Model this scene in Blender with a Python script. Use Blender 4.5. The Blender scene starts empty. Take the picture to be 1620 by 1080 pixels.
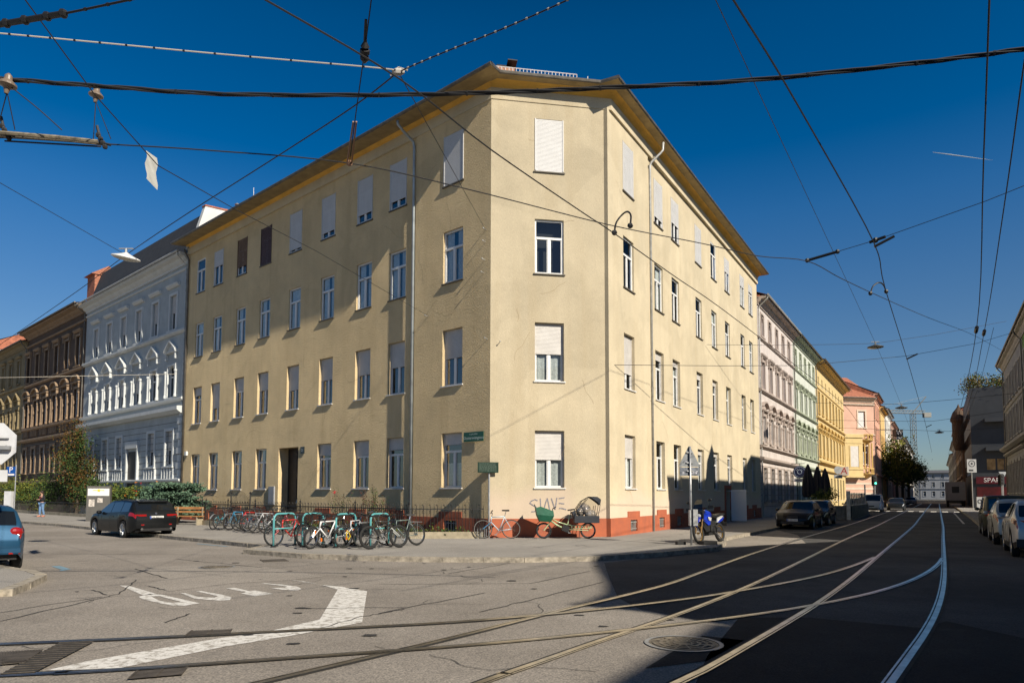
import bpy, bmesh, math, random
from mathutils import Vector, Matrix
R_ = math.radians
S = bpy.context.scene
COL = S.collection
rng = random.Random(7)
# ---------------------------------------------------------------- camera
cam = bpy.data.cameras.new('camera'); camo = bpy.data.objects.new('camera', cam); COL.objects.link(camo)
cam.sensor_width = 36.0; cam.lens = 24.709; cam.shift_y = 168.44/1620; cam.clip_start = 0.1; cam.clip_end = 20000
camo.matrix_world = Matrix.Translation((0, 0, 1.6)) @ Matrix.Rotation(math.pi/2+0.066, 4, 'X') @ Matrix.Rotation(0.0021, 4, 'Z')
S.camera = camo
# ---------------------------------------------------------------- sky and sun
SUN_AZ, SUN_EL = R_(180-41.75), R_(34.4)          # clockwise from +Y
w = bpy.data.worlds.new('World'); S.world = w; w.use_nodes = True
nt = w.node_tree; nt.nodes.clear()
sky = nt.nodes.new('ShaderNodeTexSky'); sky.sky_type = 'NISHITA'; sky.sun_disc = False
sky.sun_elevation = SUN_EL; sky.sun_rotation = SUN_AZ
sky.altitude = 350; sky.air_density = 1.0; sky.dust_density = 0.7; sky.ozone_density = 5.0
bg = nt.nodes.new('ShaderNodeBackground'); bg.inputs['Strength'].default_value = 0.052
wo = nt.nodes.new('ShaderNodeOutputWorld')
hs = nt.nodes.new('ShaderNodeHueSaturation'); tcw = nt.nodes.new('ShaderNodeTexCoord'); sx = nt.nodes.new('ShaderNodeSeparateXYZ'); mrw = nt.nodes.new('ShaderNodeMapRange')
mrw.inputs['From Min'].default_value = 0.16; mrw.inputs['From Max'].default_value = 0.55; mrw.inputs['To Min'].default_value = 1.12; mrw.inputs['To Max'].default_value = 1.46
vr = nt.nodes.new('ShaderNodeValToRGB'); vr.color_ramp.elements[0].position = 0.05; vr.color_ramp.elements[0].color = (.55,)*3+(1,); vr.color_ramp.elements[1].position = 0.75; vr.color_ramp.elements[1].color = (.27,)*3+(1,)
for ps_, vv_ in ((.17, .58), (.36, .70), (.56, .60)): e_ = vr.color_ramp.elements.new(ps_); e_.color = (vv_,)*3+(1,)
mv = nt.nodes.new('ShaderNodeMath'); mv.operation = 'MULTIPLY'; mv.inputs[1].default_value = 2.0
nt.links.new(tcw.outputs['Generated'], sx.inputs[0]); nt.links.new(sx.outputs['Z'], mrw.inputs['Value']); nt.links.new(mrw.outputs[0], hs.inputs['Saturation']); nt.links.new(sky.outputs[0], hs.inputs['Color'])
nt.links.new(sx.outputs['Z'], vr.inputs[0]); nt.links.new(vr.outputs[0], mv.inputs[0]); nt.links.new(mv.outputs[0], hs.inputs['Value']); nt.links.new(hs.outputs[0], bg.inputs[0]); nt.links.new(bg.outputs[0], wo.inputs[0])
sl = bpy.data.lights.new('sun', 'SUN'); sl.energy = 5.0; sl.angle = R_(0.5); sl.color = (1.0, 0.91, 0.76)
so = bpy.data.objects.new('sun', sl); COL.objects.link(so)
sd = Vector((math.sin(SUN_AZ)*math.cos(SUN_EL), math.cos(SUN_AZ)*math.cos(SUN_EL), math.sin(SUN_EL)))
so.rotation_euler = sd.to_track_quat('Z', 'Y').to_euler(); so.location = sd*60
S.view_settings.view_transform = 'Standard'; S.view_settings.look = 'None'; S.view_settings.gamma = 1.0
S.view_settings.exposure = 0.40
S.cycles.max_bounces = 6; S.cycles.diffuse_bounces = 3; S.cycles.glossy_bounces = 3
S.cycles.transparent_max_bounces = 12; S.cycles.caustics_reflective = False; S.cycles.caustics_refractive = False

# ---------------------------------------------------------------- materials
MATS = {}
def mat(name, col, rough=0.8, metal=0.0, var=0.0, scale=3.0, bump=0.0, bscale=40.0, spec=0.5, col2=None, streak=False, coat=0.0, detail=4, emis=None):
    if name in MATS: return MATS[name]
    m = bpy.data.materials.new(name); m.use_nodes = True; t = m.node_tree; p = t.nodes['Principled BSDF']
    p.inputs['Base Color'].default_value = (*col, 1); p.inputs['Roughness'].default_value = rough
    p.inputs['Metallic'].default_value = metal; p.inputs['Specular IOR Level'].default_value = spec
    if coat: p.inputs['Coat Weight'].default_value = coat; p.inputs['Coat Roughness'].default_value = 0.04
    if emis: p.inputs['Emission Color'].default_value = (*emis[0], 1); p.inputs['Emission Strength'].default_value = emis[1]
    tc = t.nodes.new('ShaderNodeTexCoord')
    if var > 0:
        mp = t.nodes.new('ShaderNodeMapping'); t.links.new(tc.outputs['Object'], mp.inputs[0])
        if streak: mp.inputs['Scale'].default_value = (1, 1, 0.12)
        n = t.nodes.new('ShaderNodeTexNoise'); n.inputs['Scale'].default_value = scale; n.inputs['Detail'].default_value = detail; n.inputs['Roughness'].default_value = 0.62
        t.links.new(mp.outputs[0], n.inputs['Vector'])
        cr = t.nodes.new('ShaderNodeValToRGB'); cr.color_ramp.elements[0].position = 0.3; cr.color_ramp.elements[1].position = 0.7
        c2 = col2 or tuple(c*(1-var) for c in col); hi = col if col2 else tuple(min(1, c*(1+var*0.6)) for c in col)
        cr.color_ramp.elements[0].color = (*c2, 1); cr.color_ramp.elements[1].color = (*hi, 1)
        t.links.new(n.outputs['Fac'], cr.inputs[0]); t.links.new(cr.outputs[0], p.inputs['Base Color'])
    if bump > 0:
        n2 = t.nodes.new('ShaderNodeTexNoise'); n2.inputs['Scale'].default_value = bscale; n2.inputs['Detail'].default_value = 3
        t.links.new(tc.outputs['Object'], n2.inputs['Vector'])
        b = t.nodes.new('ShaderNodeBump'); b.inputs['Strength'].default_value = bump; b.inputs['Distance'].default_value = 0.02
        t.links.new(n2.outputs['Fac'], b.inputs['Height']); t.links.new(b.outputs[0], p.inputs['Normal'])
    MATS[name] = m
    return m
def plaster(name, col, dirt, bump=0.5, pink=None, grain=.02):
    """render with broad tone patches, rain streaks and a coarse scraped grain"""
    m = mat(name, col, 0.95, var=0.15, scale=0.5, spec=0.15); t = m.node_tree; p = t.nodes['Principled BSDF']; p.inputs['Diffuse Roughness'].default_value = 1.0 if grain > .03 else 0.4
    tc = t.nodes.new('ShaderNodeTexCoord'); src = p.inputs['Base Color'].links[0].from_socket
    mp = t.nodes.new('ShaderNodeMapping'); mp.inputs['Scale'].default_value = (1.6, 1.6, 0.10); t.links.new(tc.outputs['Object'], mp.inputs[0])
    n = t.nodes.new('ShaderNodeTexNoise'); n.inputs['Scale'].default_value = 1.3; n.inputs['Detail'].default_value = 6; t.links.new(mp.outputs[0], n.inputs['Vector'])
    cr = t.nodes.new('ShaderNodeValToRGB'); cr.color_ramp.elements[0].position = 0.48; cr.color_ramp.elements[1].position = 0.80
    cr.color_ramp.elements[0].color = (0, 0, 0, 1); cr.color_ramp.elements[1].color = (0.75, 0.75, 0.75, 1); t.links.new(n.outputs['Fac'], cr.inputs[0])
    mx = t.nodes.new('ShaderNodeMixRGB'); mx.inputs[2].default_value = (*dirt, 1); t.links.new(cr.outputs[0], mx.inputs[0]); t.links.new(src, mx.inputs[1])
    last = mx.outputs[0]
    pn = t.nodes.new('ShaderNodeTexNoise'); pn.inputs['Scale'].default_value = 0.33; pn.inputs['Detail'].default_value = 2; pn.inputs['Distortion'].default_value = 0.8; mpp = t.nodes.new('ShaderNodeMapping'); mpp.inputs['Location'].default_value = (7.3, 1.1, 4.2); t.links.new(tc.outputs['Object'], mpp.inputs[0]); t.links.new(mpp.outputs[0], pn.inputs['Vector'])
    pr = t.nodes.new('ShaderNodeValToRGB'); pr.color_ramp.elements[0].position = 0.53; pr.color_ramp.elements[1].position = 0.57; pr.color_ramp.elements[0].color = (0, 0, 0, 1); pr.color_ramp.elements[1].color = (.3, .3, .3, 1); t.links.new(pn.outputs['Fac'], pr.inputs[0])
    pm = t.nodes.new('ShaderNodeMixRGB'); pm.inputs[2].default_value = (*[min(.85, c*1.10+.02) for c in col], 1); t.links.new(pr.outputs[0], pm.inputs[0]); t.links.new(last, pm.inputs[1]); last = pm.outputs[0]
    fn = t.nodes.new('ShaderNodeTexNoise'); fn.inputs['Scale'].default_value = 38; fn.inputs['Detail'].default_value = 3; t.links.new(tc.outputs['Object'], fn.inputs['Vector'])
    fr_ = t.nodes.new('ShaderNodeValToRGB'); fr_.color_ramp.elements[0].position = 0.3; fr_.color_ramp.elements[1].position = 0.7; fr_.color_ramp.elements[0].color = (.86, .85, .83, 1); fr_.color_ramp.elements[1].color = (1.08, 1.08, 1.07, 1); t.links.new(fn.outputs['Fac'], fr_.inputs[0])
    fm = t.nodes.new('ShaderNodeMixRGB'); fm.blend_type = 'MULTIPLY'; fm.inputs[0].default_value = 1; t.links.new(last, fm.inputs[1]); t.links.new(fr_.outputs[0], fm.inputs[2]); last = fm.outputs[0]
    if pink:                                     # a band of newer paint over the lower wall
        sp = t.nodes.new('ShaderNodeSeparateXYZ'); t.links.new(tc.outputs['Object'], sp.inputs[0])
        n3 = t.nodes.new('ShaderNodeTexNoise'); n3.inputs['Scale'].default_value = 0.5; t.links.new(tc.outputs['Object'], n3.inputs['Vector'])
        ad = t.nodes.new('ShaderNodeMath'); ad.operation = 'MULTIPLY_ADD'; ad.inputs[1].default_value = 2.2; t.links.new(n3.outputs['Fac'], ad.inputs[0]); t.links.new(sp.outputs['Z'], ad.inputs[2])
        c3 = t.nodes.new('ShaderNodeValToRGB'); c3.color_ramp.elements[0].position = 0.0; c3.color_ramp.elements[1].position = 1.0
        mr = t.nodes.new('ShaderNodeMapRange'); mr.inputs['From Min'].default_value = 2.4; mr.inputs['From Max'].default_value = 3.1; mr.inputs['To Min'].default_value = 0.6; mr.inputs['To Max'].default_value = 0.0
        t.links.new(ad.outputs[0], mr.inputs[0])
        m2 = t.nodes.new('ShaderNodeMixRGB'); m2.inputs[2].default_value = (*pink, 1); t.links.new(mr.outputs[0], m2.inputs[0]); t.links.new(last, m2.inputs[1]); last = m2.outputs[0]
    t.links.new(last, p.inputs['Base Color'])
    vo = t.nodes.new('ShaderNodeTexNoise'); vo.inputs['Scale'].default_value = 26; vo.inputs['Detail'].default_value = 4; vo.inputs['Roughness'].default_value = 0.7
    m3 = t.nodes.new('ShaderNodeMapping'); m3.inputs['Scale'].default_value = (1, 1, 0.55); t.links.new(tc.outputs['Object'], m3.inputs[0]); t.links.new(m3.outputs[0], vo.inputs['Vector'])
    n5 = t.nodes.new('ShaderNodeTexNoise'); n5.inputs['Scale'].default_value = 1.1; n5.inputs['Detail'].default_value = 3; t.links.new(tc.outputs['Object'], n5.inputs['Vector'])
    b2 = t.nodes.new('ShaderNodeBump'); b2.inputs['Strength'].default_value = bump*0.35; b2.inputs['Distance'].default_value = 0.12; t.links.new(n5.outputs['Fac'], b2.inputs['Height'])
    b = t.nodes.new('ShaderNodeBump'); b.inputs['Strength'].default_value = bump; b.inputs['Distance'].default_value = grain
    t.links.new(vo.outputs['Fac'], b.inputs['Height']); t.links.new(b2.outputs[0], b.inputs['Normal']); t.links.new(b.outputs[0], p.inputs['Normal'])
    return m
def asphalt(name, c1, c2, c3):
    m = mat(name, c1, 0.92, var=0.0, spec=0.2); t = m.node_tree; p = t.nodes['Principled BSDF']
    tc = t.nodes.new('ShaderNodeTexCoord')
    a = t.nodes.new('ShaderNodeTexNoise'); a.inputs['Scale'].default_value = 0.28; a.inputs['Detail'].default_value = 7; a.inputs['Roughness'].default_value = 0.65; t.links.new(tc.outputs['Object'], a.inputs['Vector'])
    b = t.nodes.new('ShaderNodeTexNoise'); b.inputs['Scale'].default_value = 55; b.inputs['Detail'].default_value = 3; t.links.new(tc.outputs['Object'], b.inputs['Vector'])
    s = t.nodes.new('ShaderNodeTexNoise'); s.inputs['Scale'].default_value = 1.9; s.inputs['Detail'].default_value = 5; t.links.new(tc.outputs['Object'], s.inputs['Vector'])
    r1 = t.nodes.new('ShaderNodeValToRGB'); r1.color_ramp.elements[0].position = 0.36; r1.color_ramp.elements[1].position = 0.66
    r1.color_ramp.elements[0].color = (*c1, 1); r1.color_ramp.elements[1].color = (*c2, 1); t.links.new(a.outputs['Fac'], r1.inputs[0])
    r2 = t.nodes.new('ShaderNodeValToRGB'); r2.color_ramp.elements[0].position = 0.35; r2.color_ramp.elements[1].position = 0.7
    r2.color_ramp.elements[0].color = (0.55, 0.55, 0.56, 1); r2.color_ramp.elements[1].color = (1.25, 1.22, 1.18, 1); t.links.new(b.outputs['Fac'], r2.inputs[0])
    r3 = t.nodes.new('ShaderNodeValToRGB'); r3.color_ramp.elements[0].position = 0.62; r3.color_ramp.elements[1].position = 0.74
    r3.color_ramp.elements[0].color = (0, 0, 0, 1); r3.color_ramp.elements[1].color = (0.55, 0.55, 0.55, 1); t.links.new(s.outputs['Fac'], r3.inputs[0])
    mu = t.nodes.new('ShaderNodeMixRGB'); mu.blend_type = 'MULTIPLY'; mu.inputs[0].default_value = 1; t.links.new(r1.outputs[0], mu.inputs[1]); t.links.new(r2.outputs[0], mu.inputs[2])
    mx = t.nodes.new('ShaderNodeMixRGB'); mx.inputs[2].default_value = (*c3, 1); t.links.new(r3.outputs[0], mx.inputs[0]); t.links.new(mu.outputs[0], mx.inputs[1])
    t.links.new(mx.outputs[0], p.inputs['Base Color'])
    bp = t.nodes.new('ShaderNodeBump'); bp.inputs['Strength'].default_value = 0.55; bp.inputs['Distance'].default_value = 0.01; t.links.new(b.outputs['Fac'], bp.inputs['Height']); t.links.new(bp.outputs[0], p.inputs['Normal'])
    return m
def worn_paint(name, col, under):
    m = mat(name, col, 0.8); t = m.node_tree; p = t.nodes['Principled BSDF']; tc = t.nodes.new('ShaderNodeTexCoord')
    a = t.nodes.new('ShaderNodeTexNoise'); a.inputs['Scale'].default_value = 9; a.inputs['Detail'].default_value = 8; a.inputs['Roughness'].default_value = 0.75; t.links.new(tc.outputs['Object'], a.inputs['Vector'])
    r = t.nodes.new('ShaderNodeValToRGB'); r.color_ramp.elements[0].position = 0.40; r.color_ramp.elements[1].position = 0.52
    r.color_ramp.elements[0].color = (*under, 1); r.color_ramp.elements[1].color = (*col, 1); t.links.new(a.outputs['Fac'], r.inputs[0]); t.links.new(r.outputs[0], p.inputs['Base Color'])
    return m
def glass_mat(name, tint=(0.9, 0.95, 0.95), refl=0.06):
    if name in MATS: return MATS[name]
    m = bpy.data.materials.new(name); m.use_nodes = True; t = m.node_tree; t.nodes.clear()
    o = t.nodes.new('ShaderNodeOutputMaterial'); mx = t.nodes.new('ShaderNodeMixShader'); tr = t.nodes.new('ShaderNodeBsdfTransparent'); g = t.nodes.new('ShaderNodeBsdfGlossy')
    tr.inputs[0].default_value = (*tint, 1); g.inputs['Roughness'].default_value = 0.02
    tc = t.nodes.new('ShaderNodeTexCoord'); n = t.nodes.new('ShaderNodeTexNoise'); n.inputs['Scale'].default_value = 1.3; t.links.new(tc.outputs['Object'], n.inputs['Vector'])
    b = t.nodes.new('ShaderNodeBump'); b.inputs['Strength'].default_value = 0.05; b.inputs['Distance'].default_value = 0.05; t.links.new(n.outputs['Fac'], b.inputs['Height']); t.links.new(b.outputs[0], g.inputs['Normal'])
    lw = t.nodes.new('ShaderNodeLayerWeight'); lw.inputs[0].default_value = 0.32; md = t.nodes.new('ShaderNodeMath'); md.operation = 'MULTIPLY_ADD'; md.inputs[1].default_value = 0.16; md.inputs[2].default_value = refl; md.use_clamp = True
    t.links.new(lw.outputs['Fresnel'], md.inputs[0]); t.links.new(md.outputs[0], mx.inputs[0]); t.links.new(tr.outputs[0], mx.inputs[1]); t.links.new(g.outputs[0], mx.inputs[2]); t.links.new(mx.outputs[0], o.inputs[0])
    MATS[name] = m; return m
M_ASPH = asphalt('asphalt', (0.25, 0.226, 0.198), (0.35, 0.32, 0.285), (0.165, 0.153, 0.138))
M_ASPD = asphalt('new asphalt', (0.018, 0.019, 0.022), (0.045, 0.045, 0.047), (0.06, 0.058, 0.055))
M_ASPL = asphalt('pale asphalt patch', (0.31, 0.283, 0.25), (0.37, 0.338, 0.30), (0.24, 0.22, 0.20))
M_PAVE = asphalt('pavement asphalt', (0.305, 0.29, 0.268), (0.39, 0.372, 0.345), (0.19, 0.18, 0.168))
M_ASPSHADE = asphalt('shade darkened asphalt', (0.055, 0.056, 0.060), (0.125, 0.122, 0.118), (0.036, 0.036, 0.038))  # darkened to stand in for the shade over the tram street
M_KERB = mat('kerb granite', (0.34, 0.30, 0.24), 0.9, var=0.55, scale=6, bump=0.8, bscale=14)
M_CRACK = mat('tar crack', (0.03, 0.029, 0.028), 0.9)
M_WHITE = worn_paint('road paint white', (0.70, 0.68, 0.64), (0.30, 0.27, 0.23))
M_BLUEP = worn_paint('road paint blue', (0.16, 0.30, 0.40), (0.18, 0.17, 0.15))
M_STEEL = mat('rail steel', (0.60, 0.57, 0.53), 0.30, 1.0, var=0.45, scale=3, detail=8)
M_RAILD = mat('rail groove', (0.03, 0.028, 0.026), 0.9, var=.5, scale=4)
M_IRON = mat('cast iron', (0.10, 0.085, 0.07), 0.75, 0.3, var=0.4, scale=8, bump=0.5, bscale=60)
M_BLACK = mat('black paint', (0.012, 0.012, 0.013), 0.5)
M_WIRE = mat('wire', (0.02, 0.02, 0.022), 0.7)
M_WIREL = mat('pale wire', (0.55, 0.5, 0.42), 0.6)
M_GALV = mat('galvanised steel', (0.42, 0.43, 0.44), 0.45, 0.6, var=0.3, scale=6)
M_GREYM = mat('grey metal', (0.30, 0.31, 0.32), 0.5, 0.3, var=0.2, scale=4)
M_WFRAME = mat('white window frame', (0.72, 0.72, 0.71), 0.45, var=0.08, scale=3)
M_SHUT = mat('roller shutter', (0.55, 0.525, 0.495), 0.6, var=0.12, scale=2)
M_SHUTW = mat('white shutter', (0.56, 0.555, 0.55), 0.55, var=0.05, scale=2)
M_SHUTB = mat('brown shutter', (0.16, 0.085, 0.035), 0.6, var=0.2, scale=2)
M_SHUTR = mat('red brown shutter', (0.075, 0.035, 0.03), 0.6, var=0.2, scale=2)
M_GLASS = glass_mat('window glass')
M_DARK = mat('dark room', (0.012, 0.013, 0.015), 0.9)
M_CURT = mat('curtain', (0.50, 0.50, 0.48), 0.9, var=0.3, scale=14)
M_DGLASS = mat('dark glass', (0.014, 0.017, 0.022), 0.06, spec=0.6, var=0.3, scale=1.5)
M_SILL = mat('sill', (0.68, 0.67, 0.65), 0.5, var=0.15, scale=4)
M_SILLD = mat('dark sill', (0.10, 0.085, 0.06), 0.5, var=0.3, scale=4)
M_WALL = plaster('ochre render', (0.595, 0.518, 0.376), (0.525, 0.44, 0.30), 0.42, pink=(0.66, 0.53, 0.43))
M_WALLR = plaster('scraped ochre render', (0.73, 0.59, 0.365), (0.60, 0.47, 0.275), 1.0, grain=.07)
M_PLINTH = mat('red plinth', (0.47, 0.125, 0.055), 0.85, var=0.45, scale=2.2, bump=0.45, bscale=24, detail=9, col2=(0.33, 0.10, 0.055))
M_CORN = mat('ochre cornice', (0.74, 0.43, 0.085), 0.85, var=0.18, scale=1.2, bump=0.15, bscale=30)
M_GUT = mat('gutter metal', (0.16, 0.145, 0.125), 0.5, 0.5, var=0.4, scale=3)
M_PIPE = mat('zinc pipe', (0.50, 0.50, 0.48), 0.45, 0.35, var=0.3, scale=5)
M_TILE = mat('red roof tile', (0.36, 0.13, 0.075), 0.85, var=0.4, scale=3, bump=0.6, bscale=9)
M_WOOD = mat('oiled wood', (0.42, 0.20, 0.07), 0.6, var=0.35, scale=5, streak=False)
M_DOOR = mat('dark door', (0.03, 0.022, 0.018), 0.55, var=0.3, scale=5)
M_RUB = mat('rubber', (0.014, 0.014, 0.014), 0.85)
M_CHROME = mat('chrome', (0.62, 0.62, 0.62), 0.2, 1.0)

# ---------------------------------------------------------------- mesh builder
ORG = Vector((0, 0, 0))
class MB:
    def __init__(s): s.v = []; s.f = []; s.m = []
    def poly(s, pts, m=0):
        i = len(s.v); s.v += [tuple(p) for p in pts]; s.f.append(tuple(range(i, i+len(pts)))); s.m.append(m)
    def quad(s, a, b, c, d, m=0): s.poly((a, b, c, d), m)
    def ob(s, o, ux, uy, uz, m=0):
        o, ux, uy, uz = map(Vector, (o, ux, uy, uz))
        if ux.cross(uy).dot(uz) < 0: ux, uy = uy, ux
        i = len(s.v); s.v += [tuple(o+a*ux+b*uy+c*uz) for c in (0, 1) for b in (0, 1) for a in (0, 1)]
        for q in ((0, 2, 3, 1), (4, 5, 7, 6), (0, 1, 5, 4), (1, 3, 7, 5), (3, 2, 6, 7), (2, 0, 4, 6)): s.f.append(tuple(i+k for k in q)); s.m.append(m)
    def box(s, c, d, m=0, rz=0, rx=0, ry=0):
        M = Matrix.Rotation(rz, 3, 'Z') @ Matrix.Rotation(ry, 3, 'Y') @ Matrix.Rotation(rx, 3, 'X')
        ux, uy, uz = M @ Vector((d[0], 0, 0)), M @ Vector((0, d[1], 0)), M @ Vector((0, 0, d[2]))
        s.ob(Vector(c)-(ux+uy+uz)/2, ux, uy, uz, m)
    def prism(s, pts, ext, m=0):
        """closed polygon (list of 3D) swept by vector ext"""
        n = len(pts); e = Vector(ext); P = [Vector(p) for p in pts]
        nn = Vector((0, 0, 0))
        for a in range(n): nn += P[a].cross(P[(a+1) % n])
        if nn.dot(e) > 0: P = P[::-1]
        i = len(s.v); s.v += [tuple(p) for p in P]+[tuple(p+e) for p in P]
        s.f.append(tuple(range(i, i+n))); s.m.append(m); s.f.append(tuple(range(i+2*n-1, i+n-1, -1))); s.m.append(m)
        for a in range(n):
            b = (a+1) % n; s.f.append((i+b, i+a, i+n+a, i+n+b)); s.m.append(m)
    def tube(s, pts, r, n=6, m=0, cap=True):
        P = [Vector(p) for p in pts]; k = len(P); rr = r if isinstance(r, (list, tuple)) else [r]*k
        i0 = len(s.v); pv = None
        for j, p in enumerate(P):
            t = (P[min(j+1, k-1)]-P[max(j-1, 0)])
            if t.length < 1e-9: t = Vector((0, 0, 1))
            t.normalize()
            if pv is None:
                a = Vector((0, 0, 1)) if abs(t.z) < 0.9 else Vector((1, 0, 0)); u = t.cross(a).normalized()
            else:
                u = (pv-t*pv.dot(t)); u = u.normalized() if u.length > 1e-6 else t.orthogonal().normalized()
            pv = u; v = t.cross(u)
            for q in range(n):
                an = 2*math.pi*q/n; s.v.append(tuple(p+(u*math.cos(an)+v*math.sin(an))*rr[j]))
        for j in range(k-1):
            for q in range(n):
                a, b = i0+j*n+q, i0+j*n+(q+1) % n; s.f.append((a, b, b+n, a+n)); s.m.append(m)
        if cap:
            s.f.append(tuple(i0+q for q in range(n))[::-1]); s.m.append(m); s.f.append(tuple(i0+(k-1)*n+q for q in range(n))); s.m.append(m)
    def lathe(s, prof, c, axis=(0, 0, 1), n=16, m=0, closed=False):
        """prof: list of (radius, along axis)"""
        ax = Vector(axis).normalized(); u = ax.orthogonal().normalized(); v = ax.cross(u); c = Vector(c); i0 = len(s.v); k = len(prof)
        for r, h in prof:
            for q in range(n):
                an = 2*math.pi*q/n; s.v.append(tuple(c+ax*h+(u*math.cos(an)+v*math.sin(an))*r))
        for j in range(k if closed else k-1):
            for q in range(n):
                a, b = i0+j*n+q, i0+j*n+(q+1) % n; a2, b2 = i0+((j+1) % k)*n+q, i0+((j+1) % k)*n+(q+1) % n
                s.f.append((a, b, b2, a2)); s.m.append(m)
    def ball(s, c, r, n=8, m=0):
        rx, ry, rz = r if isinstance(r, (tuple, list)) else (r, r, r); i0 = len(s.v); h = n//2+1
        for j in range(h+1):
            t = math.pi*j/h
            for q in range(n):
                p = 2*math.pi*q/n; s.v.append((c[0]+rx*math.sin(t)*math.cos(p), c[1]+ry*math.sin(t)*math.sin(p), c[2]+rz*math.cos(t)))
        for j in range(h):
            for q in range(n):
                a, b = i0+j*n+q, i0+j*n+(q+1) % n; s.f.append((a, a+n, b+n, b)); s.m.append(m)
    def leaf(s, c, size, rn, m=0, flat=0.0):
        a = Vector((rn.gauss(0, 1), rn.gauss(0, 1), rn.gauss(0, 1)*(1-flat))).normalized(); b = a.orthogonal().normalized()
        b = (Matrix.Rotation(rn.uniform(0, 6.28), 3, a) @ b); c = Vector(c); a2 = a.cross(b)
        u, v = b*size*0.5, a2*size*0.32
        s.poly((c-u, c+v*0.9-u*0.1, c+u, c-v*0.9-u*0.1), m)
    def mesh(s, name, mats, smooth=False, org=None, bevel=0):
        o = ORG if org is None else org
        me = bpy.data.meshes.new(name); me.from_pydata([(x-o.x, y-o.y, z-o.z) for x, y, z in s.v], [], s.f)
        ml = mats if isinstance(mats, (list, tuple)) else [mats]
        for mm in ml: me.materials.append(mm)
        if len(ml) > 1: me.polygons.foreach_set('material_index', s.m)
        if smooth: me.polygons.foreach_set('use_smooth', [True]*len(s.f))
        me.update(); return me
    def build(s, name, mats, parent=None, smooth=False, org=None):
        ob = bpy.data.objects.new(name, s.mesh(name, mats, smooth, org)); COL.objects.link(ob)
        if parent is not None: ob.parent = parent
        elif org is None: ob.location = ORG
        return ob
def thing(name, label, cat, loc=(0, 0, 0), group=None, rz=0):
    """an Empty at the base of a thing; meshes built next under it are given in world metres"""
    global ORG
    ORG = Vector(loc); o = bpy.data.objects.new(name, None); COL.objects.link(o); o.location = loc; o.rotation_euler = (0, 0, rz); o.empty_display_size = 0.2
    o['label'] = label; o['category'] = cat
    if group: o['group'] = group
    return o
def solo(ob, label, cat, group=None):
    ob['label'] = label; ob['category'] = cat
    if group: ob['group'] = group
    return ob
def struct(ob, kind='structure'): ob['kind'] = kind; return ob
def org(p):
    global ORG
    ORG = Vector(p)
def tagless(o): return o
def children(o): return list(o.children)
def copy_tree(o, parent=None):
    kids = children(o); c = o.copy(); COL.objects.link(c)
    if parent is not None: c.parent = parent
    for k in kids: copy_tree(k, c)
    return c
def text_mb(body, size, o, ux, uy, font_shear=0.0, align='CENTER', depth=0.004):
    """lettering as a mesh lying in the plane of ux, uy at o"""
    cu = bpy.data.curves.new('lettering', 'FONT'); cu.body = body; cu.size = size; cu.align_x = align; cu.align_y = 'CENTER'; cu.shear = font_shear; cu.resolution_u = 3
    t = bpy.data.objects.new('lettering', cu); COL.objects.link(t); dg = bpy.context.evaluated_depsgraph_get(); me = bpy.data.meshes.new_from_object(t.evaluated_get(dg))
    b = MB(); ux, uy, o = Vector(ux).normalized(), Vector(uy).normalized(), Vector(o)
    b.v = [tuple(o+ux*v.co.x+uy*v.co.y) for v in me.vertices]; b.f = [tuple(p.vertices) for p in me.polygons]; b.m = [0]*len(b.f)
    bpy.data.objects.remove(t); bpy.data.meshes.remove(me); bpy.data.curves.remove(cu)
    return b
def flat_poly(pts, z): return [(p[0], p[1], z) for p in pts]
def fill(mb, outer, z, hole=None, m=0):
    """triangulated flat polygon, optionally with a hole"""
    bm = bmesh.new(); es = []
    for ring in ([outer]+([hole] if hole else [])):
        vs = [bm.verts.new((p[0], p[1], z)) for p in ring]; es += [bm.edges.new((vs[i], vs[(i+1) % len(vs)])) for i in range(len(vs))]
    bmesh.ops.triangle_fill(bm, edges=es, use_beauty=True, normal=(0, 0, 1)); bm.verts.index_update()
    i = len(mb.v); mb.v += [tuple(v.co) for v in bm.verts]
    for f in bm.faces:
        ix = [i+v.index for v in f.verts]
        if f.normal.z < 0: ix.reverse()
        mb.f.append(tuple(ix)); mb.m.append(m)
    bm.free()
def spline(P, k=6):
    P = [Vector(p) for p in P]; out = []
    for i in range(len(P)-1):
        a, b, c, d = P[max(i-1, 0)], P[i], P[i+1], P[min(i+2, len(P)-1)]
        for j in range(k):
            t = j/k; out.append(0.5*((2*b)+(c-a)*t+(2*a-5*b+4*c-d)*t*t+(3*b-a-3*c+d)*t*t*t))
    out.append(P[-1]); return out
def ribbon(mb, P, o0, o1, z, m=0):
    """flat strip along plan polyline P between lateral offsets o0 and o1 (left positive)"""
    n = len(P); L = []; Rr = []
    for i, p in enumerate(P):
        t = (P[min(i+1, n-1)]-P[max(i-1, 0)]); t = Vector((t.x, t.y)).normalized(); nrm = Vector((-t.y, t.x))
        L.append((p[0]+nrm.x*o1, p[1]+nrm.y*o1, z)); Rr.append((p[0]+nrm.x*o0, p[1]+nrm.y*o0, z))
    for i in range(n-1): mb.quad(Rr[i], Rr[i+1], L[i+1], L[i])
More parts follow.
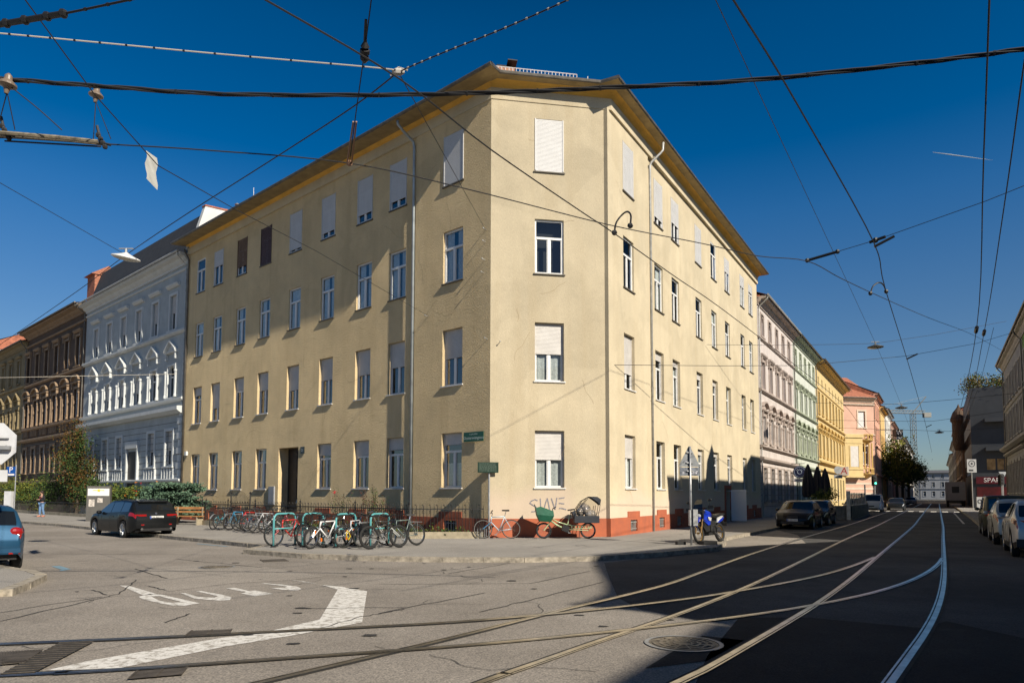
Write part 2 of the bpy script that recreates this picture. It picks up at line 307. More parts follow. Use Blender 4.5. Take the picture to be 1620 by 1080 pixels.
# street frames found from the photograph (metres)
A2 = Vector((-0.8296, 26.3195)); B2 = Vector((3.7479, 26.9517))
aL, aC, aR = 0.8381, 1.4034, 0.5437
uL = Vector((-math.sin(aL), math.cos(aL))); nL = Vector((-math.cos(aL), -math.sin(aL)))
uC = Vector((math.sin(aC), math.cos(aC))); nC = Vector((math.cos(aC), -math.sin(aC)))
uR = Vector((math.sin(aR), math.cos(aR))); nR = Vector((math.cos(aR), -math.sin(aR)))
class Fr:
    """a facade frame: s along the wall, z up, o outward"""
    def __init__(s, P, u, n): s.P, s.u, s.n = Vector(P), Vector(u), Vector(n)
    def __call__(s, a, z, o=0.0):
        p = s.P+s.u*a+s.n*o; return Vector((p.x, p.y, z))
    def shift(s, o, a=0.0): return Fr(s.P+s.n*o+s.u*a, s.u, s.n)
    def box(s, mb, a0, a1, z0, z1, o0, o1, m=0):
        mb.ob(s(a0, z0, o0), s(a1, z0, o0)-s(a0, z0, o0), s(a0, z0, o1)-s(a0, z0, o0), Vector((0, 0, z1-z0)), m)
    def prof(s, mb, a0, a1, pr, m=0):
        """sweep a closed (o, z) profile from a0 to a1"""
        mb.prism([s(a0, z, o) for o, z in pr], s(a1, 0, 0)-s(a0, 0, 0), m)
FL, FC, FR = Fr(A2, uL, nL), Fr(A2, uC, nC), Fr(B2, uR, nR)
ZR = -0.12
RAILS = {'R1':[(3.489,6.585),(4.311,7.717),(5.196,8.945),(6.231,10.445),(7.519,12.411),(9.24,15.145),(11.845,19.386),(17.152,28.083),(29.436,48.21),(49.673,81.37)],'R2':[(1.511,6.57),(1.923,7.097),(2.712,8.212),(3.746,9.698),(5.012,11.565),(7.12,14.85),(10.751,20.688),(17.59,31.847),(29.188,50.918),(43.674,74.848)],'Ra':[(-1.414,7.64),(-0.964,8.21),(-0.459,8.889),(0.14,9.737),(0.859,10.724),(1.895,12.069),(3.115,13.815),(4.514,16.276),(7.083,20.779),(12.048,28.965),(21.329,44.081),(35.202,66.732)],'Rb':[(-0.268,6.577),(-0.058,6.882),(0.352,7.455),(0.918,8.253),(1.499,9.039),(2.174,9.967),(3.144,11.382),(4.735,13.858),(7.61,18.596),(13.23,27.959),(22.392,42.981),(33.316,60.555)],'Bx':[(-5.819,8.125),(-4.611,8.421),(-3.56,8.711),(-2.641,8.989),(-1.735,9.256),(-0.817,9.553),(0.232,10.043),(1.61,10.84),(3.079,11.86),(4.283,12.892),(5.433,13.957),(6.849,15.433),(8.482,17.46),(10.147,19.742)],'By':[(-4.831,6.765),(-4.35,6.85),(-3.719,7.021),(-2.962,7.268),(-2.207,7.533),(-1.454,7.79),(-0.687,8.066),(0.19,8.44),(1.28,8.973),(2.391,9.582),(3.367,10.175),(4.322,10.832),(5.361,11.652),(6.538,12.717),(7.884,14.153),(9.312,15.912),(10.644,17.733),(11.806,19.449)]}
MARKS = {'line':[(-7.351,13.329),(-7.169,13.295),(-6.127,12.25),(-6.232,12.038)],'d_out':[(-6.239,11.893),(-6.234,12.248),(-5.961,12.132),(-4.912,11.208),(-5.032,10.957),(-5.235,10.979),(-5.537,11.199),(-6.031,11.615)],'d_in':[(-6.046,11.924),(-5.915,11.955),(-5.265,11.332),(-5.354,11.227),(-5.653,11.432)],'u':[(-5.756,12.348),(-5.678,12.349),(-5.23,11.879),(-4.925,11.798),(-4.959,11.998),(-5.583,12.571),(-5.509,12.605),(-4.978,12.176),(-4.656,11.83),(-4.579,11.554),(-4.707,11.471),(-5.204,11.682)],'t':[(-5.217,12.975),(-5.085,13.046),(-4.638,12.586),(-4.586,12.684),(-4.115,12.28),(-4.328,11.978),(-4.684,12.302),(-4.657,12.458)],'j':[(-4.828,13.743),(-4.37,13.524),(-3.997,13.239),(-3.815,12.895),(-3.832,12.696),(-4.13,12.79),(-4.412,13.022),(-4.172,13.061),(-4.183,13.236),(-4.74,13.63)],'arrow':[(-4.424,14.228),(-4.115,14.03),(-3.592,13.463),(-3.154,13.217),(-2.567,12.617),(-2.008,9.575),(-2.637,8.727),(-3.235,8.057),(-3.881,7.05),(-4.539,6.966),(-4.362,7.357),(-3.443,8.569),(-3.092,8.847),(-2.638,9.794),(-3.144,12.838),(-3.659,13.536)]}
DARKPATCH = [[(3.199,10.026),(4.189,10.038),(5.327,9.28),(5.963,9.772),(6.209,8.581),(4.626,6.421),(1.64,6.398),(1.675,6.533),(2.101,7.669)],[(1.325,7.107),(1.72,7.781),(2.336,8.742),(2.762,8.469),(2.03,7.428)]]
LIGHTPATCH = [[(-8.649,16.278),(-8.063,16.969),(-5.846,16.782),(-3.922,14.883),(-4.449,14.227),(-5.478,13.618),(-6.043,12.564),(-6.924,13.408),(-7.023,14.476)]]
CRACKS = [[(-8.621,16.278),(-7.023,14.476)],[(-6.79,11.799),(-6.746,12.241),(-7.498,14.175)],[(-7.405,10.308),(-6.84,11.884)],[(-6.899,9.611),(-6.749,11.8)],[(-4.61,9.545),(-4.625,10.236)],[(-2.54,13.62),(0.336,13.739),(1.761,15.969)],[(-1.915,10.303),(-0.474,12.432)],[(-0.464,10.423),(0.529,11.968),(1.827,14.057)],[(-1.355,15.442),(-0.035,17.826)],[(-2.498,9.046),(-2.102,10.018),(-1.605,10.671)],[(-14.603,20.211),(-8.118,20.038)],[(-7.495,12.705),(-6.873,12.088)],[(-6.739,13.231),(-6.21,12.724)],[(-3.185,10.697),(-1.63,10.834)],[(-8.93,18.781),(-5.844,16.611)],[(-3.842,20.534),(-0.043,21.474)],[(-2.002,25.626),(3.549,32.11)]]
BLUE = [(-10.906,16.793),(-10.776,16.913),(-10.026,16.143),(-10.042,15.726),(-10.217,16.086)]
MANHOLES = [(1.992,8.27),(-6.931,16.665),(-6.146,18.345)]
GRATES = [[(-5.501,7.687),(-5.141,7.812),(-4.937,7.224),(-5.103,7.14)],[(-5.181,8.171),(-4.823,8.228),(-4.558,6.851),(-4.837,6.774)],[(-4.006,8.916),(-3.547,9.018),(-3.471,8.749),(-3.941,8.608)],[(-3.62,6.906),(-3.208,7.056),(-3.135,6.77),(-3.541,6.606)]]
KERB = {'kerbL':[(-23.484,36.899),(-20.554,34.152),(-12.342,26.316),(-9.956,24.24),(-7.823,22.193)],'bulge':[(-7.741,20.419),(-5.578,18.962),(-3.412,18.244),(-1.762,18.01),(0.326,17.969),(2.137,18.377),(4.255,19.835),(5.703,21.267),(6.332,21.794)],'kerbR':[(8.053,26.632),(12.694,34.335)],'gardenkerb':[(-42.354,61.1),(-33.419,51.773),(-29.069,47.758)],'island':[(-8.553,11.879),(-8.884,12.805),(-9.38,13.995),(-10.058,14.67),(-10.16,14.09)]}
WIRES = {'bundle':[(-6.756,8.116,6.6),(-6.204,8.191,6.6),(-5.14,8.333,6.6),(-3.657,8.505,6.6),(-1.677,8.519,6.6),(-0.088,8.45,6.6),(1.082,8.357,6.6),(2.895,8.185,6.6),(4.684,7.842,6.6),(5.743,7.583,6.6),(6.204,7.449,6.6)],'contact_left':[(-2.652,5.484,6.0),(-2.21,6.0,6.0),(-1.204,7.193,6.0),(-0.275,8.728,6.0),(1.077,10.698,6.0),(1.695,11.571,6.0),(3.138,13.73,6.0),(6.134,18.202,6.0),(15.897,33.59,6.0),(22.107,44.343,6.0),(34.611,65.078,6.0)],'contact_right':[(1.221,4.979,6.0),(1.964,5.987,6.0),(3.193,7.636,6.0),(6.339,12.051,6.0),(7.921,14.682,6.0),(12.602,22.224,6.0),(17.28,29.804,6.0),(26.421,44.663,6.0),(42.855,71.626,6.0)],'lampwire':[(3.157,11.985,11.474),(24.399,46.64,11.774),(35.0,62.891,9.792),(52.681,91.043,7.6)],'contact_r2':[(4.134,5.786,6.2),(4.434,6.252,6.2),(6.438,9.325,6.2),(12.853,19.194,6.2),(22.849,35.514,6.2),(50.19,80.749,6.2)],'contact_r3':[(5.529,7.178,6.6),(5.928,7.837,6.6),(8.586,11.98,6.6),(14.473,21.27,6.6),(25.216,38.596,6.6),(51.752,82.525,6.6)],'contact_r4':[(16.097,23.182,7.2),(20.886,31.13,6.6),(25.172,38.44,6.3),(48.783,77.569,6.3)],'crossing':[(-6.907,8.545,6.0),(-6.405,8.508,6.031),(-5.227,8.722,6.062),(-3.989,8.944,6.092),(-2.26,9.352,6.123),(-0.761,10.19,6.154),(1.605,11.681,6.185),(3.482,12.66,6.215),(4.799,13.429,6.246),(5.909,13.811,6.277),(7.144,15.015,6.308),(9.631,18.175,6.826),(15.187,25.233,8.041),(25.385,38.187,10.399),(41.474,58.627,13.71)],'anchor_left_long':[(-5.068,6.447,6.8),(-5.033,6.934,6.679),(-4.954,8.037,6.314),(-4.859,9.356,6.084),(-4.7,11.564,6.398),(-4.418,15.487,7.053),(-3.468,28.694,8.959)],'light_cable':[(-6.31,7.902,7.0),(-6.038,7.936,7.0),(-5.016,8.095,7.0),(-3.592,8.321,7.0),(-1.698,8.597,7.0),(-1.469,8.677,7.0)],'dark_cable':[(-1.469,8.677,7.0),(-0.863,8.287,7.0),(-0.084,7.816,7.0),(0.645,7.324,7.0),(0.989,7.068,7.0)],'lamp_long':[(-27.715,35.079,7.8),(-21.405,29.025,7.8),(-13.472,21.331,7.8),(-10.15,18.022,7.8),(-7.062,14.803,7.6),(-3.81,11.386,7.3),(-2.257,9.65,7.1),(-1.469,8.677,7.0)],'lamp_side':[(-10.306,12.776,7.8),(-10.07,17.876,7.8)],'hanger':[(-2.223,9.304,6.1),(-1.943,8.417,6.3),(-1.64,7.477,6.5),(-1.452,6.905,6.7)],'stay_wall':[(-1.469,8.677,7.0),(-1.042,26.511,11.796)],'top_left_bar':[(-5.276,6.684,6.2),(-5.046,6.626,6.2),(-4.324,6.469,6.2),(-3.581,6.276,6.2),(-2.945,6.11,6.2)],'hang_left':[(-6.382,8.01,6.8),(-6.064,8.131,6.5),(-5.692,8.14,6.2),(-5.474,8.263,6.0)],'span_arm':[(6.301,14.724,6.6),(6.828,14.456,6.7),(7.424,14.061,6.8),(8.71,12.598,7.0),(9.35,12.196,7.2)],'span_r0':[(4.028,27.414,6.701),(9.242,30.858,7.309),(14.275,34.182,7.948),(22.444,39.577,9.508),(29.653,44.338,11.285),(34.952,47.838,12.939)],'span_lamp1':[(10.827,38.662,9.942),(15.422,41.363,10.495),(21.161,44.737,11.292),(24.399,46.64,11.774),(30.723,50.358,13.244),(39.645,55.602,15.548)],'span_left_a':[(-28.068,36.39,7.6),(-24.47,35.949,7.6),(-21.6,44.9,9.3)],'span_far_a':[(32.031,73.742,11.321),(34.215,65.759,10.16),(35.0,62.891,9.792),(36.923,55.86,9.398),(37.82,52.583,9.282)],'span_far_b':[(34.344,77.568,9.921),(37.511,70.366,9.034),(39.526,65.783,8.559),(40.62,63.296,8.647),(42.168,59.776,8.806)],'span_far_c':[(37.022,81.999,9.505),(40.916,71.936,8.292),(42.408,68.082,7.818),(44.274,63.259,7.732)]}
LAMPS = [(-9.787,17.438,7.55),(24.387,46.633,11.514),(35.015,62.836,9.442),(42.072,68.95,7.77)]
ARCS = [[(1.736,11.702,6.05),(1.798,11.888,6.3),(1.93,12.02,6.5),(2.0,11.909,6.5),(2.041,11.829,6.4),(1.975,11.518,6.1)],[(8.006,15.45,6.1),(8.139,15.588,6.3),(8.292,15.629,6.4),(8.468,15.772,6.4),(8.28,15.301,6.1)]]
ISO = [(-6.064,8.131,6.5),(-6.234,10.145,7.55)]
BEAM = [(-6.605,8.358,6.0),(-6.232,8.356,6.0),(-5.624,8.461,6.0),(-5.176,8.57,6.0)]
FLAG = [(-6.694,12.448,7.85),(-6.75,12.941,7.95),(-6.571,12.638,7.2),(-6.526,12.17,7.2)]
KNOT = (-1.469,8.677,7.0)
INSUL = [(-1.635,7.457,6.45),(-1.605,7.335,6.55)]
# ================================================================ ground, road, pavements
def ground():
    org((0, 0, 0)); b = MB(); b.quad((-3000, -800, -0.3), (3000, -800, -0.3), (3000, 6000, -0.3), (-3000, 6000, -0.3))
    struct(b.build('ground', mat('far ground', (0.10, 0.095, 0.08), 0.95, var=0.3, scale=0.02)))
    b = MB(); n = 24
    b.quad((-150, -60, ZR), (190, -60, ZR), (190, 260, ZR), (-150, 260, ZR)); struct(b.build('road', M_ASPH))
    b = MB()
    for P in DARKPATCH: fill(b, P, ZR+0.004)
    # newer tram street surfacing, darkened as painted shade, outline kept inside the cast shadow
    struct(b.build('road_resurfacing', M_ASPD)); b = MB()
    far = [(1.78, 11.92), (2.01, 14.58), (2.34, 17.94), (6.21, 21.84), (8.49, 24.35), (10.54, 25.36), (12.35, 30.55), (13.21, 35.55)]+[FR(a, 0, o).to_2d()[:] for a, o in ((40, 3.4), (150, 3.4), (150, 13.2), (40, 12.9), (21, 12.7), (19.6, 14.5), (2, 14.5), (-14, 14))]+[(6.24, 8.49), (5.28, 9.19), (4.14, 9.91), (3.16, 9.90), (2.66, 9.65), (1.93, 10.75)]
    fill(b, far, ZR+0.0025); struct(b.build('road_shade_surface', M_ASPSHADE))
    b = MB()
    for P in LIGHTPATCH: fill(b, P, ZR+0.004)
    struct(b.build('road_patch', M_ASPL))
    b = MB()
    for c in CRACKS:
        P = [Vector(p) for p in c]; Q = []
        for i in range(len(P)-1):
            for k in range(8):
                q = P[i].lerp(P[i+1], k/8); Q.append(q+Vector((rng.uniform(-.03, .03), rng.uniform(-.03, .03))))
        Q.append(P[-1]); ribbon(b, Q, -0.012, 0.012, ZR+0.008)
    for k in range(70):                                   # wandering hairline cracks and oil spots
        x, y = rng.uniform(-9, 3.5), rng.uniform(7, 19)
        if rng.random() < .45:
            an = rng.uniform(0, 6.28); Q = [Vector((x, y))]
            for _ in range(rng.randint(4, 14)):
                an += rng.uniform(-.7, .7); Q.append(Q[-1]+Vector((math.cos(an), math.sin(an)))*rng.uniform(.08, .22))
            ribbon(b, Q, -0.005, 0.005, ZR+0.0085)
        else:
            r = rng.uniform(.02, .11); b.poly([(x+r*math.cos(t*.7)*rng.uniform(.6, 1.5), y+r*math.sin(t*.7)*rng.uniform(.5, 1.1), ZR+0.0085) for t in range(9)])
    struct(b.build('road_cracks', M_CRACK))
    b = MB()
    for k, P in MARKS.items():
        if k == 'd_in': continue
        fill(b, P, ZR+0.006, MARKS['d_in'] if k == 'd_out' else None)
    for s0 in (4, 10, 16): ribbon(b, [FR(s0, 0, 4.6).to_2d(), FR(s0+0.12, 0, 6.0).to_2d()], -0.05, 0.05, ZR+0.006)
    for k in range(9):  # white stripes stand in for the sunlit ground at the far side street
        p = FR(60.5, 0, 4.0+k*1.05).to_2d(); q = FR(64.0, 0, 4.0+k*1.05).to_2d(); ribbon(b, [p, q], -0.26, 0.26, ZR+0.006)
    ribbon(b, [FR(s, 0, 12.05).to_2d() for s in (26, 40, 58)], -0.06, 0.06, ZR+0.006)
    struct(b.build('road_marking', M_WHITE))
    b = MB(); fill(b, BLUE, ZR+0.006); ribbon(b, [Vector((-10.9, 24.5)), Vector((-9.3, 23.2))], -0.06, 0.06, ZR+0.006); struct(b.build('parking_marking', M_BLUEP))
    # pavements with granite kerbs
    def pave(name, edge, rest, kerb=True):
        b = MB(); fill(b, edge+rest, 0.0)
        ob = struct(b.build(name, M_PAVE))
        k = MB(); P = [Vector(p) for p in edge]; tot = 0
        for i in range(len(P)-1):
            d = P[i+1]-P[i]; L = d.length; n = max(1, int(L/0.95)); t = d/L; nr = Vector((t.y, -t.x))
            for j in range(n):
                a = P[i]+t*(L*j/n); dz = rng.uniform(-.004, .006); g = 0.012; off = rng.uniform(-.008, .008)
                k.ob((a.x+nr.x*(off-.18), a.y+nr.y*(off-.18), ZR-.02), t.to_3d()*(L/n-g), nr.to_3d()*(.19), (0, 0, -ZR+.024+dz))
        kb = k.build('kerb', M_KERB, ob, org=Vector((0, 0, 0)))
        return ob
    K = KERB
    left = [(FL(88, 0, 9.6).to_2d()[:]), (FL(60, 0, 9.4).to_2d()[:])]+K['kerbL']
    corner = left+K['bulge']+[(7.35, 24.3)]+K['kerbR']+[FR(30, 0, 3.3).to_2d()[:], FR(84, 0, 3.3).to_2d()[:]]
    inner = [FR(84, 0, -3).to_2d()[:], FR(6, 0, -3).to_2d()[:], FL(6, 0, -3).to_2d()[:], FL(88, 0, -3).to_2d()[:]]
    pave('pavement', [tuple(p) for p in corner], [tuple(p) for p in inner])
    isl = [(-40, 38), (-26, 27.5), (-16.6, 19.2)]+[K['island'][3], K['island'][2], K['island'][1], K['island'][0], (-9.0, 11.6), (-9.6, 9.0), (-12, 4)]
    pave('pavement', isl, [(-60, 4), (-60, 38)])
    rk = [FR(150, 0, 12.9), FR(40, 0, 12.75), FR(21, 0, 12.65), FR(19.6, 0, 14.4), FR(2, 0, 14.4), FR(0, 0, 15.6), FR(-.6, 0, 22)]
    pave('pavement', [tuple(p.to_2d()) for p in rk], [tuple(FR(2, 0, 22).to_2d()), tuple(FR(150, 0, 22).to_2d())])
    # farther pavement across the side street
    fk = [FR(91, 0, 3.0), FR(150, 0, 3.4)]
    pave('pavement', [tuple(FR(91, 0, -12).to_2d())]+[tuple(p.to_2d()) for p in fk], [tuple(FR(150, 0, -12).to_2d())])
ground()

def tram_tracks():
    def full(k):
        P = [Vector(p) for p in RAILS[k]]
        if k in ('Bx', 'By'):
            d = (P[0]-P[2]).normalized(); return [P[0]+d*14, P[0]+d*6]+P
        d = (P[0]-P[1]).normalized(); P = [P[0]+d*9, P[0]+d*4]+P
        Q = [p for p in P if (p-B2).dot(uR) < 8]; dist = {'R1': 10.95, 'R2': 9.5, 'Ra': 6.28, 'Rb': 7.73}[k]
        return Q+[FR(s, 0, dist).to_2d() for s in (20, 34, 55, 90, 150)]
    for lab, pr, z in (('double rails of the tram track nearest the parked cars, curving down to the bottom right', ('R1', 'R2'), 0.012), ('double rails of the tram track nearest the yellow corner house', ('Ra', 'Rb'), 0.012), ('branch rails turning off to the left across both other tracks', ('Bx', 'By'), 0.0155)):
        t = thing('tram_track', lab, 'tram track', (0, 0, ZR), 'tram tracks set in the road')
        for k in pr:
            P = [Vector(p).to_2d() for p in spline([Vector((p[0], p[1], 0)) for p in full(k)], 5)]
            inner = 1 if k in ('R2', 'Ra', 'Bx') else -1
            b = MB()
            if k in ('R2', 'By', 'Rb') : side = -1
            else: side = 1
            ribbon(b, P, -0.075, 0.075, ZR+z-0.004, 1)
            b.m = [1]*len(b.f); n0 = len(b.f)
            ribbon(b, P, -0.035, 0.035, ZR+z); b.m += [0]*(len(b.f)-len(b.m))
            ribbon(b, P, 0.052 if side > 0 else -0.073, 0.073 if side > 0 else -0.052, ZR+z); b.m = b.m[:n0]+[0]*(len(b.f)-n0)
            b.build('rail', [M_STEEL, M_RAILD], t)
tram_tracks()
def covers():
    labs = ['large round iron manhole cover with ribbed rings between the tram rails', 'small round manhole cover in the pale asphalt patch']
    for (x, y), r, lab in ((MANHOLES[0], 0.40, labs[0]), (MANHOLES[1], 0.36, labs[1])):
        t = thing('manhole_cover', lab, 'manhole cover', (x, y, ZR)); b = MB()
        b.lathe([(r*1.12, 0.009), (r*1.12, 0.012), (r, 0.012)], (x, y, ZR), n=36); b.build('rim', M_GREYM, t)
        b = MB(); b.lathe([(r*.985, 0.007), (0.001, 0.007)], (x, y, ZR), n=36)
        for k in range(4): rr = r*(.9-.2*k); b.lathe([(rr, 0.007), (rr, 0.014), (rr-.035, 0.014), (rr-.035, 0.007)], (x, y, ZR), n=32)
        for k in range(12): a = k*math.pi/6; b.box((x+math.cos(a)*r*.55, y+math.sin(a)*r*.55, ZR+.012), (r*.7, .02, .006), rz=a)
        b.build('plate', mat('worn iron', (0.22, 0.19, 0.15), 0.6, 0.5, var=0.5, scale=9), t)
    x, y = MANHOLES[2]; t = thing('drain_cover', 'square dark drain cover lying in the road before the cycle racks', 'drain cover', (x, y, ZR)); b = MB()
    b.box((x, y, ZR+.006), (.62, .62, .012), rz=.5); b.build('plate', M_IRON, t)
    for i, P in enumerate(GRATES):
        P = [Vector(p) for p in P]; c = sum(P, Vector((0, 0)))/4
        t = thing('drain_grate', ('rusty slotted drain grate at the left edge of the road', 'long slotted drain grate crossing the tram rails on the left', 'flat iron service plate beside the upper branch rail', 'flat iron service plate beside the lower branch rail')[i], 'drain grate', (c.x, c.y, ZR))
        b = MB(); b.poly([(p.x, p.y, ZR+.018) for p in P]); b.build('plate', M_RAILD if i < 2 else M_IRON, t)
        b = MB(); n = 14 if i < 2 else 2
        for k in range(n+1):
            a, d = P[0].lerp(P[1], k/n), P[3].lerp(P[2], k/n)
            if i == 1: a, d = P[0].lerp(P[3], k/n), P[1].lerp(P[2], k/n)
            v = (d-a); ln = v.length; v.normalize(); b.ob((a.x, a.y, ZR+.019), (v.x*ln, v.y*ln, 0), (-v.y*.02, v.x*.02, 0), (0, 0, .006))
        b.build('bars', M_IRON, t)
covers()
# ================================================================ houses
def wall_face(b, F, s0, s1, z0, z1, ops, dep, m=0, mdark=None, mrev=None):
    """a wall in frame F with rectangular openings (a0,a1,z0,z1) and their reveals"""
    ss = sorted(set([s0, s1]+[a for o in ops for a in o[:2] if s0 < a < s1])); zs = sorted(set([z0, z1]+[a for o in ops for a in o[2:4] if z0 < a < z1]))
    for i in range(len(ss)-1):
        for j in range(len(zs)-1):
            cs, cz = (ss[i]+ss[i+1])/2, (zs[j]+zs[j+1])/2
            if any(o[0] < cs < o[1] and o[2] < cz < o[3] for o in ops): continue
            q = [F(ss[i], zs[j]), F(ss[i+1], zs[j]), F(ss[i+1], zs[j+1]), F(ss[i], zs[j+1])]
            b.quad(*q, m)
    for o in ops:
        d = o[4] if len(o) > 4 else dep; a0, a1, c0, c1 = o[:4]; r = m if mrev is None else mrev
        b.quad(F(a0, c0), F(a0, c1), F(a0, c1, -d), F(a0, c0, -d), r); b.quad(F(a1, c0), F(a1, c0, -d), F(a1, c1, -d), F(a1, c1), r)
        b.quad(F(a0, c1), F(a1, c1), F(a1, c1, -d), F(a0, c1, -d), r); b.quad(F(a0, c0), F(a0, c0, -d), F(a1, c0, -d), F(a1, c0), r)
        if mdark is not None:
            e = d+.38
            b.quad(F(a0, c0, -e), F(a0, c1, -e), F(a1, c1, -e), F(a1, c0, -e), mdark)
            b.quad(F(a0, c0, -d-.08), F(a0, c1, -d-.08), F(a0, c1, -e), F(a0, c0, -e), mdark); b.quad(F(a1, c0, -d-.08), F(a1, c1, -d-.08), F(a1, c1, -e), F(a1, c0, -e), mdark)
            b.quad(F(a0, c1, -d-.08), F(a1, c1, -d-.08), F(a1, c1, -e), F(a0, c1, -e), mdark); b.quad(F(a0, c0, -d-.08), F(a1, c0, -d-.08), F(a1, c0, -e), F(a0, c0, -e), mdark)
def house_window(root, F, a0, a1, z0, z1, d, shut=0.0, shm=None, sill='white', transom=True, curtain=0, far=False, fm=None, arch=False):
    """window > pane, shutter, sill, curtain ; set back d behind the wall face"""
    fm = fm or M_WFRAME; t = 0.07 if not far else 0.08; b = MB(); zt = z0+(z1-z0)*0.66; mid = (a0+a1)/2
    F.box(b, a0, a0+t, z0, z1, -d-.06, -d); F.box(b, a1-t, a1, z0, z1, -d-.06, -d); F.box(b, a0+t, a1-t, z1-t, z1, -d-.06, -d); F.box(b, a0+t, a1-t, z0, z0+t, -d-.06, -d)
    if transom: F.box(b, a0+t, a1-t, zt-.045, zt+.045, -d-.05, -d+.012); F.box(b, mid-.05, mid+.05, z0+t, zt-.045, -d-.05, -d+.006)
    else: F.box(b, mid-.055, mid+.055, z0+t, z1-t, -d-.05, -d+.006)
    if not far:
        for x in ((a0+t, mid-.05), (mid+.05, a1-t)):
            for q in (x[0], x[1]-.03): F.box(b, q, q+.03, z0+t, (zt-.045 if transom else z1-t), -d-.045, -d-.012)
    w = b.build('window', fm, root)
    b = MB(); b.quad(F(a0+.03, z0+.03, -d-.04), F(a1-.03, z0+.03, -d-.04), F(a1-.03, z1-.03, -d-.04), F(a0+.03, z1-.03, -d-.04)); b.build('pane', M_DGLASS if far else M_GLASS, w)
    if shut > 0:
        b = MB(); zb = z1-(z1-z0)*shut; z = z1-.02; o = -d+.02; h = .052
        while z > zb+.01:
            y = max(z-h, zb); b.quad(F(a0+.045, y, o+.007), F(a1-.045, y, o+.007), F(a1-.045, z-.008, o), F(a0+.045, z-.008, o)); b.quad(F(a0+.045, z-.008, o), F(a1-.045, z-.008, o), F(a1-.045, z, o+.004), F(a0+.045, z, o+.004)); z -= h
        F.box(b, a0+.045, a1-.045, zb-.03, zb, o-.008, o+.014)
        if not far: F.box(b, a0, a0+.045, z0+.03, z1, -d-.002, o+.022); F.box(b, a1-.045, a1, z0+.03, z1, -d-.002, o+.022)
        b.build('shutter', shm or M_SHUT, w)
    if sill:
        b = MB(); F.box(b, a0-.05, a1+.05, z0-.055, z0-.01, -d-.02, .055 if sill == 'white' else .06); b.build('sill', M_SILL if sill == 'white' else M_SILLD, w)
    if curtain:
        b = MB(); n = 9; rn = random.Random(int(a0*91+z0*17)); zc1 = z1-.05 if curtain < 3 else z0+(z1-z0)*.45
        for (x0, x1) in ([(a0+.06, a0+.06+(a1-a0)*.34), (a1-.06-(a1-a0)*.34, a1-.06)] if curtain == 1 else [(a0+.06, a1-.06)]):
            for k in range(n):
                u0, u1 = x0+(x1-x0)*k/n, x0+(x1-x0)*(k+1)/n; o0, o1 = -d-.13+.025*(k % 2), -d-.13+.025*((k+1) % 2)
                b.quad(F(u0, z0+.06, o0), F(u1, z0+.06, o1), F(u1, zc1, o1), F(u0, zc1, o0))
        b.build('curtain', M_CURT, w)
    return w
def pipe(root, pts, r, name='drainpipe', m=None):
    b = MB(); b.tube(pts, r, 8); return b.build(name, m or M_PIPE, root, smooth=True)
def mitre(frames, ofs):
    """plan points where offset lines of successive frames meet; frames: [(Fr, far s)], first and last give open ends"""
    pts = []
    n = len(frames)
    for i in range(n-1):
        f, g = frames[i], frames[i+1]; p, q = f.P+f.n*ofs[i], g.P+g.n*ofs[i+1]
        det = f.u.x*(-g.u.y)-(-g.u.x)*f.u.y; r = q-p; t = (r.x*(-g.u.y)-(-g.u.x)*r.y)/det; pts.append(p+f.u*t)
    return pts
